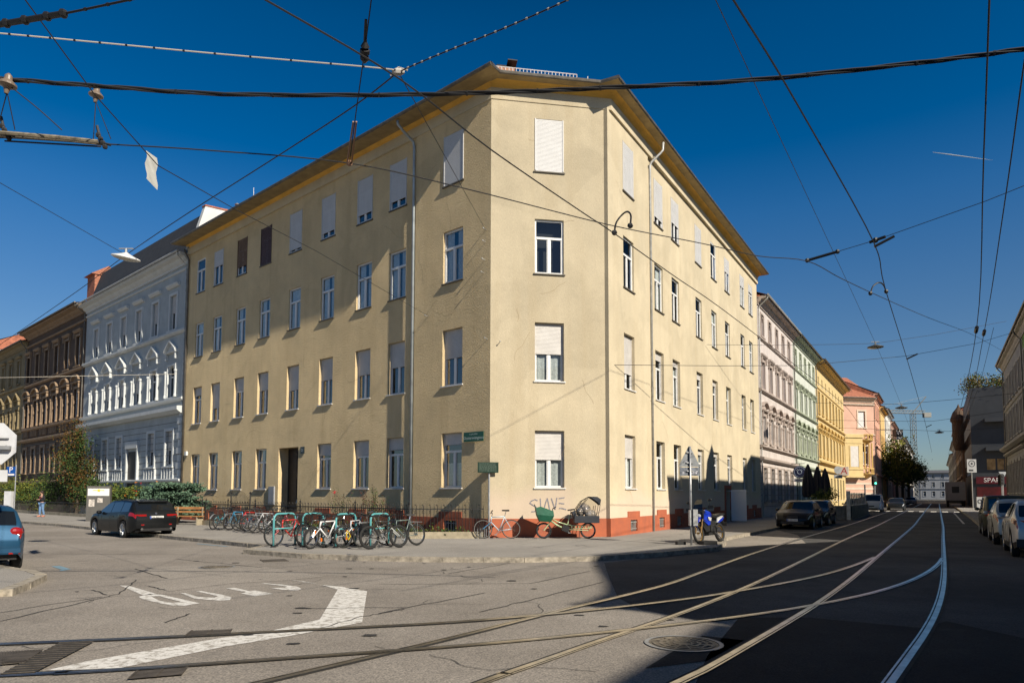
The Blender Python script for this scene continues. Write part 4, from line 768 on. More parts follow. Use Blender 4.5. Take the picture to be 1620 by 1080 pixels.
cr = [(13.0, .15, .15), (9.1, .2, .22), (5.0, .2, .25), (4.05, .3, .3)]
townhouse('pale pink stucco house with curved window hoods next to the yellow corner house', F_R1, 27.4, 42.0, 16.0, MPK, rowsR(pc, M_RBR), cr, MPKT, rust=4.0, gut=2, eave=.75, ends=(1, 0))
townhouse('pale green stucco house with dark green eaves between the pink house and the yellow house', F_R1, 42.05, 55.7, 16.0, MGN, rowsR(gc, M_WFRAME), cr, MGNT, rust=4.0, eave=.75)
MYL = mat('yellow stucco', (.58, .44, .21), .88, var=.12, scale=1.2, bump=.15); MYT = mat('yellow brown trim', (.50, .34, .12), .85, var=.15, scale=2)
yc = [58.0, 60.9, 64.0, 67.2, 70.3, 73.4, 76.5, 79.6]
rt = townhouse('deep yellow house with a bracketed roof edge farther along the tram street', F_R1, 55.75, 82.0, 16.0, MYL, [dict(z0=13.75, z1=14.6, cols=yc, w=.8), dict(z0=10.6, z1=12.9, cols=yc, w=1.05, sur=.12, fm=M_DOOR), dict(z0=5.9, z1=8.3, cols=yc, w=1.05, sur=.15, ped='seg', pz=8.75, fm=M_DOOR), dict(z0=1.0, z1=3.6, cols=yc, w=1.5, fm=M_DOOR)], [(9.85, .2, .22), (5.0, .3, .4), (4.2, .2, .3), (13.2, .12, .1)], MYT, eave=1.0, rust=0)
for nm, F_, s0, s1 in (('snow_guard', F_R1, 42, 82),):
    b = MB()
    for k in range(120): s = s0+(s1-s0)*k/120; b.tube([F_(s, 16.1, .45), F_(s, 16.45, .25)], .02, 4)
    b.tube([F_(s0, 16.4, .25), F_(s1, 16.4, .25)], .015, 4); b.build(nm, M_GUT, rt)
# pink corner house with balconies beyond the side street
P0, P1 = FR(84.5, 0, -.5).to_2d(), FR(88.0, 0, 3.2).to_2d(); dd = (P1-P0).normalized(); FP = Fr(P0, dd, Vector((dd.y, -dd.x))); L = (P1-P0).length
MSP = mat('salmon render', (.58, .36, .27), .88, var=.12, scale=.8); MSPT = mat('cream trim', (.60, .50, .40), .85, var=.1, scale=2)
rt = townhouse('salmon pink corner house with red tiled roof, cream bands and stacked balconies', FP, -3, L, 15.4, MSP, [dict(z0=11.3, z1=13.6, cols=[L-2.0], w=1.15, shut=[1], shm=M_SHUTW, sur=.2), dict(z0=6.0, z1=8.6, cols=[L-1.7], w=1.15, sur=.2)], [(14.4, .25, .25), (10.1, .2, .2)], MSPT, roof=4.0, eave=.7, ends=(0, 1))
b = MB()
for k in range(6): FP.box(b, -3, L+.02, .25+k*.72, .25+k*.72+.28, 0, .04)
b.build('stone_band', MSPT, rt)
b = MB(); c = FP(L-1.6, 0, -.1)
for z in (4.5, 9.3):
    b.lathe([(.3, z-.5), (1.1, z), (1.22, z+.12), (1.22, z+.2), (1.05, z+.2)], (c.x, c.y, 0), n=18)
    for q in range(16): a = 2*math.pi*q/16; b.box((c.x+1.1*math.cos(a), c.y+1.1*math.sin(a), z+.5), (.12, .12, .7), rz=a)
    b.lathe([(1.0, z+.8), (1.2, z+.8), (1.2, z+.95), (1.0, z+.95)], (c.x, c.y, 0), n=18)
for q in range(5): a = -2.6+q*.6; b.tube([(c.x+1.0*math.cos(a), c.y+1.0*math.sin(a), 5.3), (c.x+1.0*math.cos(a), c.y+1.0*math.sin(a), 9.0)], .10, 8)
b.build('balcony', mat('yellow balcony', (.60, .40, .14), .85, var=.1), rt)
b = MB(); FP.box(b, L-5.6, L-2.75, 4.3, 10.0, 0, 1.0); FP.box(b, L-5.7, L-2.65, 9.7, 10.2, 0, 1.15); FP.box(b, L-5.7, L-2.65, 8.9, 9.05, 0, 1.06); FP.box(b, L-5.7, L-2.65, 5.2, 5.4, 0, 1.1); FP.box(b, L-5.7, L-2.65, 4.1, 4.35, 0, 1.15); FP.box(b, L-4.95, L-4.8, 5.4, 8.6, 1.0, 1.06); FP.box(b, L-3.45, L-3.3, 5.4, 8.6, 1.0, 1.06); by = b.build('bay', MYL, rt)
b = MB(); FP.box(b, L-4.75, L-3.5, 5.6, 8.5, 1.0, 1.03); b.build('shutter', M_SHUT, by)
# its flank along the street, then farther house fronts
d2 = uR; FQ = Fr(P1, d2, nR)
M_SLATE = mat('dull slate roof', (.10, .10, .11), .85, var=.3, scale=2)
def far_row(lst, F, s, zbase=0, rm=None):
    for lab, ln, h, col, n in lst:
        m = mat('render '+lab, col, .9, var=.12, scale=.8); c = cols(s+ln/(2*n), ln/n, n)
        townhouse(lab, F, s, s+ln, h, m, [dict(z0=z, z1=z+2.1, cols=c, w=1.1, sur=.12) for z in ([1.3, 5.6, 9.6, 13.0] if h > 15.6 else [1.3, 5.4, 9.2])], [(4.4, .3, .3), (8.6, .2, .2)], roof=3 if rm is None else 1.5, eave=.7, gut=1, roofm=rm); s += ln+.03
far_row([('salmon flank of the balcony house seen along the tram street', 12, 16.2, (.63, .36, .26), 4), ('orange yellow house front beyond the salmon house', 13, 15.6, (.66, .44, .18), 4), ('white house front beyond the orange house', 18, 16.6, (.66, .65, .62), 5), ('dusty pink house front near the street trees', 20, 16.0, (.58, .40, .32), 6), ('cream house front behind the street trees', 40, 15.5, (.60, .50, .38), 10), ('grey distant house front at the far left of the street end', 90, 17, (.42, .40, .37), 18)], FQ, 0.05)
# ---- right street, right hand row (their sun shades the street)
FW = Fr(B2+nR*16.4, -uR, -nR)       # runs towards the viewer; s measured back from the yellow house corner
MGY = mat('grey render', (.34, .32, .30), .9, var=.2, scale=.9, bump=.2); MGR = mat('leaf green render', (.16, .27, .07), .9, var=.15, scale=.9, bump=.2); MGT = mat('grey stone trim', (.40, .36, .31), .85, var=.2, scale=2)
gw = cols(-53.6, 2.6, 6)
rt = townhouse('grey render house with a stone ground floor on the right side of the street', FW, -55.0, -38.0, 13.7, MGY, [dict(z0=9.9, z1=12.0, cols=gw, w=1.1, sur=.15, d=.12), dict(z0=6.6, z1=8.9, cols=gw, w=1.1, sur=.15, d=.12), dict(z0=1.9, z1=4.4, cols=gw, w=1.2, sur=.25)], [(5.6, .35, .55), (5.2, .2, .3), (9.3, .15, .12)], MGT, eave=.55, rust=5.0, roof=2.2)
gw2 = cols(-36.5, 2.75, 13)
rt = townhouse('leaf green house at the right edge of the picture with a pointed roof gable', FW, -37.95, -2.1, 13.7, MGR, [dict(z0=9.9, z1=12.0, cols=gw2, w=1.1, sur=.15, d=.12), dict(z0=6.6, z1=8.9, cols=gw2, w=1.1, sur=.15, d=.12), dict(z0=1.9, z1=4.4, cols=gw2, w=1.2, sur=.25)], [(5.6, .35, .55), (9.3, .15, .12)], MGT, eave=.55, roof=2.2)
b = MB(); b.prism([FW(-8.3, 13.4, .5), FW(-8.75, 14.9, .5), FW(-9.75, 15.9, .5), FW(-10.75, 14.9, .5), FW(-11.2, 13.4, .5)], nR.to_3d()*2.5); b.prism([FW(-17.2, 13.9, .45), FW(-17.2, 14.7, .45), FW(-19.5, 15.8, .45), FW(-22.4, 15.8, .45), FW(-22.4, 13.9, .45)], nR.to_3d()*3); b.build('gable', MGR, rt)
# building closing the square behind the viewer on the right; its roof edge draws the curved shadow on the road
F26 = Fr(B2+nR*26, uR, nR); t = thing('gabled_house', 'pale gabled house across the square whose roof shadow falls on the tram rails', 'house', F26(-14, 0, 0)); b = MB()
b.prism([F26(s, z, 0) for s, z in ((-20.9, -.2), (-20.9, 13.3), (-20.82, 13.6), (-21.0, 14.0), (-21.25, 14.42), (-20.7, 14.36), (-19.8, 14.45), (-18.66, 14.84), (-17.0, 15.6), (-14.75, 16.6), (-11.3, 15.95), (-8.96, 15.52), (-4.4, 14.0), (-1.0, 12.9), (3.0, 12.0), (8.0, 11.6), (8.0, -.2))], nR.to_3d()*12); b.build('wall', MGY, t)
b = MB(); F26.box(b, -70, -21.0, -.2, 12.74, .02, 12); t2 = thing('long_house', 'long pale house behind the viewer continuing from the gabled house', 'house', F26(-40, 0, 0)); b.build('wall', MGY, t2)
for tt, s0, n in ((t, -19, 5), (t2, -64, 13)):
    org(tt.location)
    for k in range(n):
        for z in (2, 6, 9.6): c = s0+2.9*k; b = MB(); F26.box(b, c, c+1.1, z, z+2, -.03, .02); b.build('window', M_DGLASS, tt)
# dark modern block beyond the next side street, with the supermarket sign
FS = Fr(B2+nR*14.7+uR*84, -uR, -nR); MDK = mat('dark grey panels', (.034, .038, .046), .6, var=.2, scale=.6)
c = FS(0, 0, 0); t = thing('modern_block', 'dark grey modern block with strip windows and a planted roof terrace beyond the grey house', 'building', (c.x, c.y, 0)); b = MB()
FS.box(b, -26, 0, -.2, 15.6, -12, 0); b.build('wall', MDK, t)
Fe = Fr(FS(0, 0, 0).to_2d(), nR, -uR)
for k, z in enumerate((4.4, 8.4, 11.6)):
    b = MB(); FS.box(b, -25.5, -.5, z, z+1.5, .0, .03); b.build('window', M_DGLASS, t)
b = MB(); mw_ = mat('warm window', (.34, .22, .10), .2, var=.7, scale=.9)
for a0_, a1_ in ((1.6, 2.5), (2.7, 3.4), (3.5, 5.2)): b = MB(); Fe.box(b, a0_, a1_, 4.9, 6.3, .0, .04); b.build('window', mw_, t)
b = MB(); Fe.box(b, .4, 9, .0, 2.7, .0, .05); b.build('shop_front', mat('red shop front', (.09, .008, .009), .4, var=.6, scale=.7), t)
for z_ in (7.3, 11.0): b = MB(); Fe.box(b, 1.5, 8, z_, z_+.5, 0, 1.2); b.build('balcony', MDK, t)
sg = thing('shop_sign', 'dark red supermarket sign with white capital letters beyond the parked cars', 'shop sign', Fe(3, 3, .1)); b = MB(); Fe.box(b, .35, 3.9, 3.1, 4.0, .06, .2); b.build('panel', mat('sign red', (.09, .008, .014), .4), sg)
text_mb('SPAR', .80, Fe(2.05, 3.56, .215), Fe.u.to_3d(), (0, 0, 1)).build('lettering', mat('sign white', (.75, .72, .70), .5), sg)
FQ = Fr(P1, uR, nR)
F_far = Fr(B2+nR*14.4+uR*111, uR, -nR)
far_row([('brown turreted house beyond the dark modern block', 16, 15.5, (.24, .15, .09), 5), ('ochre house front far down the right side', 24, 14, (.34, .25, .14), 7), ('grey house front farther down the right side', 34, 13, (.30, .28, .26), 9), ('pale house front at the right of the street end', 80, 12, (.40, .36, .30), 18)], Fr(F_far.P, uR, -nR), 0)
for ob in [o for o in COL.objects if o.parent is None and o.get('label') == 'brown turreted house beyond the dark modern block']:
    org(ob.location); c = F_far(.3, 0, .3); b = MB(); b.lathe([(.7, 9), (1.0, 10), (1.0, 13.5), (1.25, 13.8), (1.2, 14.2), (.85, 15.2), (.25, 16.0), (.02, 16.6)], (c.x, c.y, 0), n=14); b.build('turret', MATS['brown render'], ob)
FE = Fr(FR(340, 0, -8).to_2d(), nR, -uR)
far_row([('grey distant house closing the left of the street end', 12, 11, (.24, .26, .29), 4), ('pale distant house closing the middle of the street end', 14, 11.5, (.30, .31, .33), 4), ('brownish distant house closing the right of the street end', 16, 9.5, (.24, .23, .23), 5)], FE, 0, rm=M_SLATE)
# hill closing the street, haze painted into its bluish colour
b = MB(); rn = random.Random(4); org((0, 0, 0)); n = 40
for k in range(n):
    x0, x1 = 100+k*40, 140+k*40; h = lambda x: 8+9*math.exp(-((x-700)/420)**2)+3*math.sin(x*.02)
    b.quad((x0, 1100, -1), (x1, 1100, -1), (x1, 1130, h(x1)), (x0, 1130, h(x0)))
struct(b.build('hill', mat('haze tinted wooded hill', (.06, .08, .09), .95, var=.4, scale=.02)))
# ================================================================ garden fence, bench, plants
def tree_crown(b, c, r, n, leaf, rn, shape=None, lumps=26, m=2):
    """leaf clumps scattered through an uneven crown; leaves carry a random tone"""
    L = []
    for k in range(lumps):
        while True:
            p = Vector((rn.uniform(-1, 1), rn.uniform(-1, 1), rn.uniform(-1, 1)))
            if .25 < p.length < 1: break
        p = p*(.55+.45*rn.random()); sc = shape(p.z) if shape else 1
        L.append((Vector((c[0]+p.x*r[0]*sc, c[1]+p.y*r[1]*sc, c[2]+p.z*r[2])), rn.uniform(.22, .42), rn.randint(0, m-1)))
    for k in range(n):
        q, s, t = rn.choice(L); d = Vector((rn.gauss(0, 1), rn.gauss(0, 1), rn.gauss(0, .8)))*s*.55
        b.leaf((q.x+d.x*r[0], q.y+d.y*r[1], max(.03, q.z+d.z*r[2])), leaf*rn.uniform(.6, 1.35), rn, t if rn.random() < .7 else rn.randint(0, m-1))
def leafm(name, c): return mat(name, c, .75, var=.35, scale=1.5, spec=.25)
LG, LD, LY, LB = leafm('leaf green', (.055, .095, .022)), leafm('leaf dark', (.026, .05, .014)), leafm('leaf yellow green', (.16, .17, .03)), leafm('leaf bronze', (.13, .07, .018))
LJ, LJ2 = leafm('juniper', (.10, .17, .11)), leafm('juniper dark', (.05, .09, .055))
LR, LRD = leafm('rose leaf red', (.10, .03, .02)), mat('rose red', (.55, .02, .03), .6)
M_BARK = mat('bark', (.10, .075, .05), .95, var=.4, scale=9, bump=.7, bscale=20)
def fence(name, label, path, h, mats, spacing=.125, posts=(), fancy=True, group=None):
    P = [Vector((p[0], p[1], 0)) for p in path]; t = thing(name, label, 'fence', P[0], group); b = MB(); r = MB(); up = Vector((0, 0, 1)); po = MB()
    for i in range(len(P)-1):
        d = P[i+1]-P[i]; L = d.length; u = d/L; n = max(2, int(L/spacing)); s = Vector((-u.y, u.x, 0))
        r.ob(P[i]+up*(h-.03)-s*.02, d, s*.04, up*.04); r.ob(P[i]+up*.14-s*.012, d, s*.024, up*.024)
        for k in range(n+1):
            a = P[i]+d*(k/n); b.tube([a+up*.12, a+up*(h+.02)], .011, 4)
            if fancy:
                if k % 2: b.tube([a+up*h, a+up*(h+.10)+u*.0, a+up*(h+.16)+u*.035, a+up*(h+.13)+u*.055, a+up*(h+.10)+u*.035], .011, 4); b.tube([a+up*(h-.02), a+up*(h-.12)+u*.05, a+up*(h-.17)+u*.03, a+up*(h-.14)+u*.01], .009, 4)
                else: b.tube([a+up*h, a+up*(h+.2)], [.009, .002], 4)
    for p in posts: po.tube([Vector((p[0], p[1], .0)), Vector((p[0], p[1], h+.15))], .024, 6); po.ball((p[0], p[1], h+.2), .045, 6); po.tube([Vector((p[0], p[1], h+.2)), Vector((p[0], p[1], h+.33))], [.02, .004], 5)
    b.build('bars', mats, t); r.build('rail', mats, t)
    if posts: po.build('post', mats, t)
    return t
M_FENCE = mat('wrought iron', (.016, .015, .014), .6, var=.3, scale=6)
g0, g1 = Vector((-1.05, 25.95)), Vector((-3.75, 25.55)); gl = FL(1.7, 0, 2.45).to_2d(); gfar = FL(18.6, 0, 2.45).to_2d()
fence('iron_fence', 'black wrought iron garden fence with curled finials in front of the yellow house', [g0, gl, gfar], 1.08, M_FENCE, posts=[gl, FL(5, 0, 2.45), FL(9.0, 0, 2.45), FL(12.9, 0, 2.45), FL(15.6, 0, 2.45), FL(18.4, 0, 2.45), FL(18.0, 0, 2.45)])
t = thing('garden_gate', 'tall ornate black iron gate in the fence before the dark entrance', 'gate', FL(14.3, 0, 2.47)); b = MB(); Fg = FL.shift(2.47)
for k in range(15):
    s = 13.4+1.8*k/14; hh = 1.25+.35*math.sin(math.pi*k/14); b.tube([Fg(s, .1), Fg(s, hh)], .01, 4); b.tube([Fg(s, hh), Fg(s+.05, hh+.1), Fg(s-.03, hh+.14)], .008, 4)
for z in (.2, .7, 1.15): b.tube([Fg(13.4, z), Fg(15.2, z)], .014, 4)
b.build('bars', M_FENCE, t); b = MB()
for s in (13.35, 15.25): b.tube([Fg(s, 0), Fg(s, 1.6)], .03, 6); b.ball(Fg(s, 1.65), .06, 6)
b.build('post', M_FENCE, t)
t = thing('low_wall', 'low weathered concrete edging wall round the flower bed at the house corner', 'wall', (gl.x, gl.y, 0)); b = MB()
M_CONC = mat('weathered concrete', (.36, .31, .22), .95, var=.35, scale=3, bump=.6, bscale=18)
for p, q, w_ in ((g0, gl, .16), (gl, gfar, .16)):
    d = (q-p); L = d.length; u = d/L; nn = Vector((-u.y, u.x)); b.ob((p.x-nn.x*w_/2, p.y-nn.y*w_/2, -.02), (d.x, d.y, 0), (nn.x*w_, nn.y*w_, 0), (0, 0, .26))
b.build('coping', M_CONC, t)
org((0, 0, 0)); b = MB(); fill(b, [tuple(FL(.05, 0, .06).to_2d()), tuple(g0), tuple(gl), tuple(gfar), tuple(FL(18.6, 0, -.05).to_2d())], .09); struct(b.build('garden_soil', mat('soil', (.09, .065, .04), .95, var=.4, scale=5, bump=.8, bscale=14)))
rn = random.Random(11); b = MB(); org((0, 0, 0))
for k in range(9000):
    s = rn.uniform(.7, 18.3); o = rn.uniform(.9, 2.35) if s > 1.9 else rn.uniform(.3, 1.6)
    p = FL(s, .1+abs(rn.gauss(0, .11))*(1 if rn.random() < .8 else 1.8), o); b.leaf(p, rn.uniform(.05, .11), rn, rn.choice((0, 0, 1, 1, 2)))
struct(b.build('flower_bed', [LG, LD, LY]), 'stuff')
def rose(label, p, h, w_, seed, red, blooms):
    rn = random.Random(seed); t = thing('rose_bush', label, 'rose bush', p, 'rose bushes behind the iron fence'); b = MB(); lf = MB(); fl = MB(); p = Vector(p)
    for k in range(9):
        tip = p+Vector((rn.uniform(-w_, w_), rn.uniform(-w_, w_)*.6, h*rn.uniform(.6, 1))); mid = p.lerp(tip, .5)+Vector((rn.uniform(-.1, .1), 0, .06)); b.tube([p, mid, tip], [.012, .009, .004], 4)
        for q in range(46):
            c = mid.lerp(tip, rn.uniform(-.5, 1.05)); lf.leaf(c+Vector((rn.gauss(0, .07), rn.gauss(0, .07), rn.gauss(0, .06))), rn.uniform(.04, .08), rn, 1 if rn.random() < red else 0)
        if k < blooms:
            for q in range(26): fl.leaf(tip+Vector((rn.gauss(0, .035), rn.gauss(0, .035), rn.gauss(0, .03))), .06, rn)
    b.build('stem', M_BARK, t); lf.build('foliage', [LG, LR], t)
    if blooms: fl.build('bloom', LRD, t)
rose('rose bush with a bright red bloom behind the fence near the cycle racks', FL(7.6, .1, 1.3), 1.75, .5, 1, .35, 1); rose('tall purple leaved rose bush behind the fence left of the downpipe', FL(5.7, .1, 1.5), 1.7, .55, 2, .95, 0)
rose('yellowing rose bush behind the fence beside the downpipe', FL(4.9, .1, 1.6), 1.55, .5, 3, .4, 0); rose('low red leaved rose bush at the end of the flower bed', FL(3.9, .1, 1.9), 1.15, .6, 5, .9, 0); rose('thin green rose shoot against the wall under the window', FL(6.3, .1, .6), 1.95, .15, 6, .1, 0)
# juniper, bench
rn = random.Random(3); t = thing('juniper_bush', 'broad blue green spreading juniper behind the wooden bench', 'bush', (-18.6, 39.2, 0)); b = MB()
for k in range(7): b.tube([(-18.6, 39.2, 0), (-18.6+rn.uniform(-1, 1), 39.2+rn.uniform(-.6, .6), .9), (-18.6+rn.uniform(-2, 2), 39.2+rn.uniform(-1, 1), 1.6)], [.06, .05, .02], 5)
b.build('trunk', M_BARK, t); b = MB()
for k in range(95):
    a, z = rn.uniform(0, 6.28), rn.choice((.5, .8, 1.05, 1.3, 1.55, 1.8, 2.0)); rr = 1.45*(1.05-.32*max(0, z-1.1)**1.5-.25*max(0, .9-z))*math.sqrt(rn.random()); c = Vector((-18.75+rr*1.05*math.cos(a), 39.2+rr*.8*math.sin(a), z))
    for q in range(170):
        d = Vector((rn.gauss(0, .22), rn.gauss(0, .20), rn.gauss(0, .06))); d.z += .18*math.hypot(d.x, d.y); b.leaf(c+d, rn.uniform(.10, .20), rn, 0 if rn.random() < .75 else 1)
b.build('foliage', [LJ, LJ2], t)
def bench(label, c, u):
    t = thing('park_bench', label, 'bench', c); u = Vector((*u, 0)); v = Vector((-u.y, u.x, 0)); c = Vector(c); up = Vector((0, 0, 1))
    b = MB()
    for k in range(3): b.ob(c-u*.95+v*(-.2+k*.14)+up*.43, u*1.9, v*.12, up*.04)
    b.build('seat', M_WOOD, t); b = MB(); b.ob(c-u*.95+v*.27+up*.62, u*1.9, v*.035, up*.1); b.ob(c-u*.95+v*.30+up*.80, u*1.9, v*.035, up*.13); b.build('backrest', M_WOOD, t)
    for s in (-.75, .75): b = MB(); b.ob(c+u*s+v*-.18, u*.06, v*.5, up*.42); b.ob(c+u*s+v*.25+up*.4, u*.05, v*.05, up*.5); b.build('leg', M_CONC, t)
bench('orange brown wooden bench in front of the juniper bush', (-16.9, 36.6, 0), (.97, -.24))
# left street garden: hedge, fence, tree
kb = [Vector(p) for p in KERB['gardenkerb']]; ga, gb = Vector((-23.3, 45.2)), Vector((-45, 65))
fence('iron_fence', 'dark iron garden fence with shrubs behind it on the far left', [FL(28.6, 0, 2.45).to_2d(), FL(45, 0, 2.45).to_2d(), FL(64, 0, 2.45).to_2d()], .95, M_FENCE, spacing=.16, fancy=False)
t = thing('low_wall', 'pale stone kerb wall under the far left garden fence', 'wall', FL(28.6, 0, 2.45)); b = MB(); FL.box(b, 28.5, 64, -.02, .2, 2.38, 2.56); b.build('coping', M_CONC, t)
def shrub(label, c, r, n, seed, mats, leaf=.16, name='garden_shrub', cat='shrub', group='shrubs in the left garden', trunk=True):
    rn = random.Random(seed); t = thing(name, label, cat, (c[0], c[1], 0), group)
    if trunk:
        b = MB()
        for k in range(4): b.tube([(c[0], c[1], 0), (c[0]+rn.uniform(-.3, .3)*r[0], c[1]+rn.uniform(-.3, .3)*r[1], c[2])], [.05, .02], 5)
        b.build('stem', M_BARK, t)
    b = MB(); tree_crown(b, c, r, n, leaf, rn, lumps=30, m=len(mats)); b.build('foliage', mats, t)
for i, (lab, s, o, r, z, ms) in enumerate((('dense dark green shrub beside the information pillar', 30.5, 1.3, (1.4, 1.1, 1.0), 1.1, [LG, LD]), ('light green shrub behind the fence right of the walking woman', 34, 1.4, (1.7, 1.2, 1.2), 1.3, [LG, LY]), ('dark bushy shrub right beside the columnar tree', 38.0, 1.2, (1.6, 1.2, 1.3), 1.4, [LD, LG]), ('broad dark shrub left of the columnar tree', 45.5, 1.2, (2.2, 1.4, 1.9), 2.0, [LD, LG]), ('yellowing shrub at the far left beside the parking sign', 55, 1.2, (2.4, 1.5, 1.5), 1.6, [LY, LG]), ('tall shrub at the left edge behind the stop sign', 64, 1.2, (2.6, 1.5, 2.0), 2.1, [LG, LY]), ('low ivy bush at the foot of the fence', 31.2, 2.2, (1.1, .8, .5), .55, [LY, LG]))):
    p = FL(s, 0, o); shrub(lab, (p.x, p.y, z), r, 2600, 20+i, ms)
rn = random.Random(31); p = FL(28.8, 0, 1.6); t = thing('rose_bush', 'flowering rose bush with orange and red blooms behind the information pillar', 'rose bush', (p.x, p.y, 0)); b = MB(); tree_crown(b, (p.x, p.y, 1.6), (1.3, .8, .7), 900, .12, rn, m=2); b.build('foliage', [LG, LY], t)
b = MB()
for k in range(9):
    c = (p.x+rn.uniform(-1.2, 1.4), p.y+rn.uniform(-.7, .2), rn.uniform(1.5, 2.4))
    b = MB(); [b.leaf((c[0]+rn.gauss(0, .04), c[1]+rn.gauss(0, .04), c[2]+rn.gauss(0, .035)), .09, rn) for q in range(9)]; b.build('bloom', LRD if k % 3 else mat('orange bloom', (.6, .2, .02), .6), t)
p = FL(42.2, 0, 1.3); rn = random.Random(9); t = thing('columnar_tree', 'tall narrow columnar tree with bronze autumn leaves before the brown house', 'tree', (p.x, p.y, 0)); b = MB()
b.tube([(p.x, p.y, 0), (p.x+.05, p.y, 2), (p.x, p.y, 4.5), (p.x, p.y, 6.6)], [.12, .10, .06, .02], 7)
for k in range(14): z = 1.2+k*.36; a = k*2.4; b.tube([(p.x, p.y, z), (p.x+.7*math.cos(a), p.y+.7*math.sin(a), z+.9)], [.035, .01], 4)
b.build('trunk', M_BARK, t); b = MB()
tree_crown(b, (p.x, p.y, 4.1), (1.65, 1.5, 3.3), 9000, .14, rn, shape=lambda z: .55+.5*(1-z) if z > 0 else 1.0-.25*abs(z), lumps=70, m=3); b.build('crown', [LB, LD, LG], t)
# ================================================================ cycle racks and bicycles
M_RACK = mat('turquoise paint', (.10, .35, .37), .4, var=.12, scale=6)
for i, (x, y) in enumerate(((-7.2, 21.36), (-6.38, 21.55), (-5.28, 21.21), (-4.28, 21.40))):
    t = thing('bicycle_rack', ('turquoise hoop rack with a cross bar, leftmost and without a bicycle', 'turquoise hoop rack behind the white mountain bicycle', 'turquoise hoop rack behind the white city bicycle', 'turquoise hoop rack at the right end between black bicycles')[i], 'bicycle rack', (x, y, 0), 'turquoise bicycle racks', rz=0); b = MB(); v = Vector((.42, .84, 0)); o = Vector((x, y, 0)); up = Vector((0, 0, 1)); P = [o, o+up*.82]
    for k in range(1, 6): a = k*math.pi/10; P.append(o+up*(.82+.18*math.sin(a))+v*(.19*(1-math.cos(a))))
    P += [o+v*.78+up*1.0]
    for k in range(1, 6): a = k*math.pi/10; P.append(o+v*(.78+.19*math.sin(a))+up*(1.0-.18*(1-math.cos(a))))
    P += [o+v*.97]; b.tube(P, .032, 8); b.tube([o+up*.55, o+v*.97+up*.55], .024, 6); b.build('hoop', M_RACK, t, smooth=True)
    b = MB()
    for q in (o, o+v*.97): b.lathe([(.09, 0), (.09, .02), (.045, .05)], q, n=10)
    b.build('foot', M_BLACK, t)
def wheel(name, root, c, r, tw, n_sp=18, rim=None, tyre=None, hub=.03):
    c = Vector(c); b = MB(); k = 10
    b.lathe([(r-tw+tw*math.cos(2*math.pi*q/k), tw*math.sin(2*math.pi*q/k)) for q in range(k)], c, (0, 1, 0), 28, closed=True); w = b.build('wheel', tyre or M_RUB, root, smooth=True)
    b = MB(); r2 = r-2*tw; b.lathe([(r2+.006, -.012), (r2+.006, .012), (r2-.014, .011), (r2-.014, -.011)], c, (0, 1, 0), 28, closed=True); b.lathe([(hub, -.04), (hub, .04)], c, (0, 1, 0), 8)
    b.build('rim', rim or M_CHROME, w)
    b = MB()
    for q in range(n_sp): a = 2*math.pi*q/n_sp; d = Vector((math.cos(a), 0, math.sin(a))); e = Vector((0, .03*(-1)**q, 0)); b.tube([c+d*hub+e, c+d*(r2-.01)], .0022, 3, cap=False)
    b.build('spokes', M_CHROME, w); return w
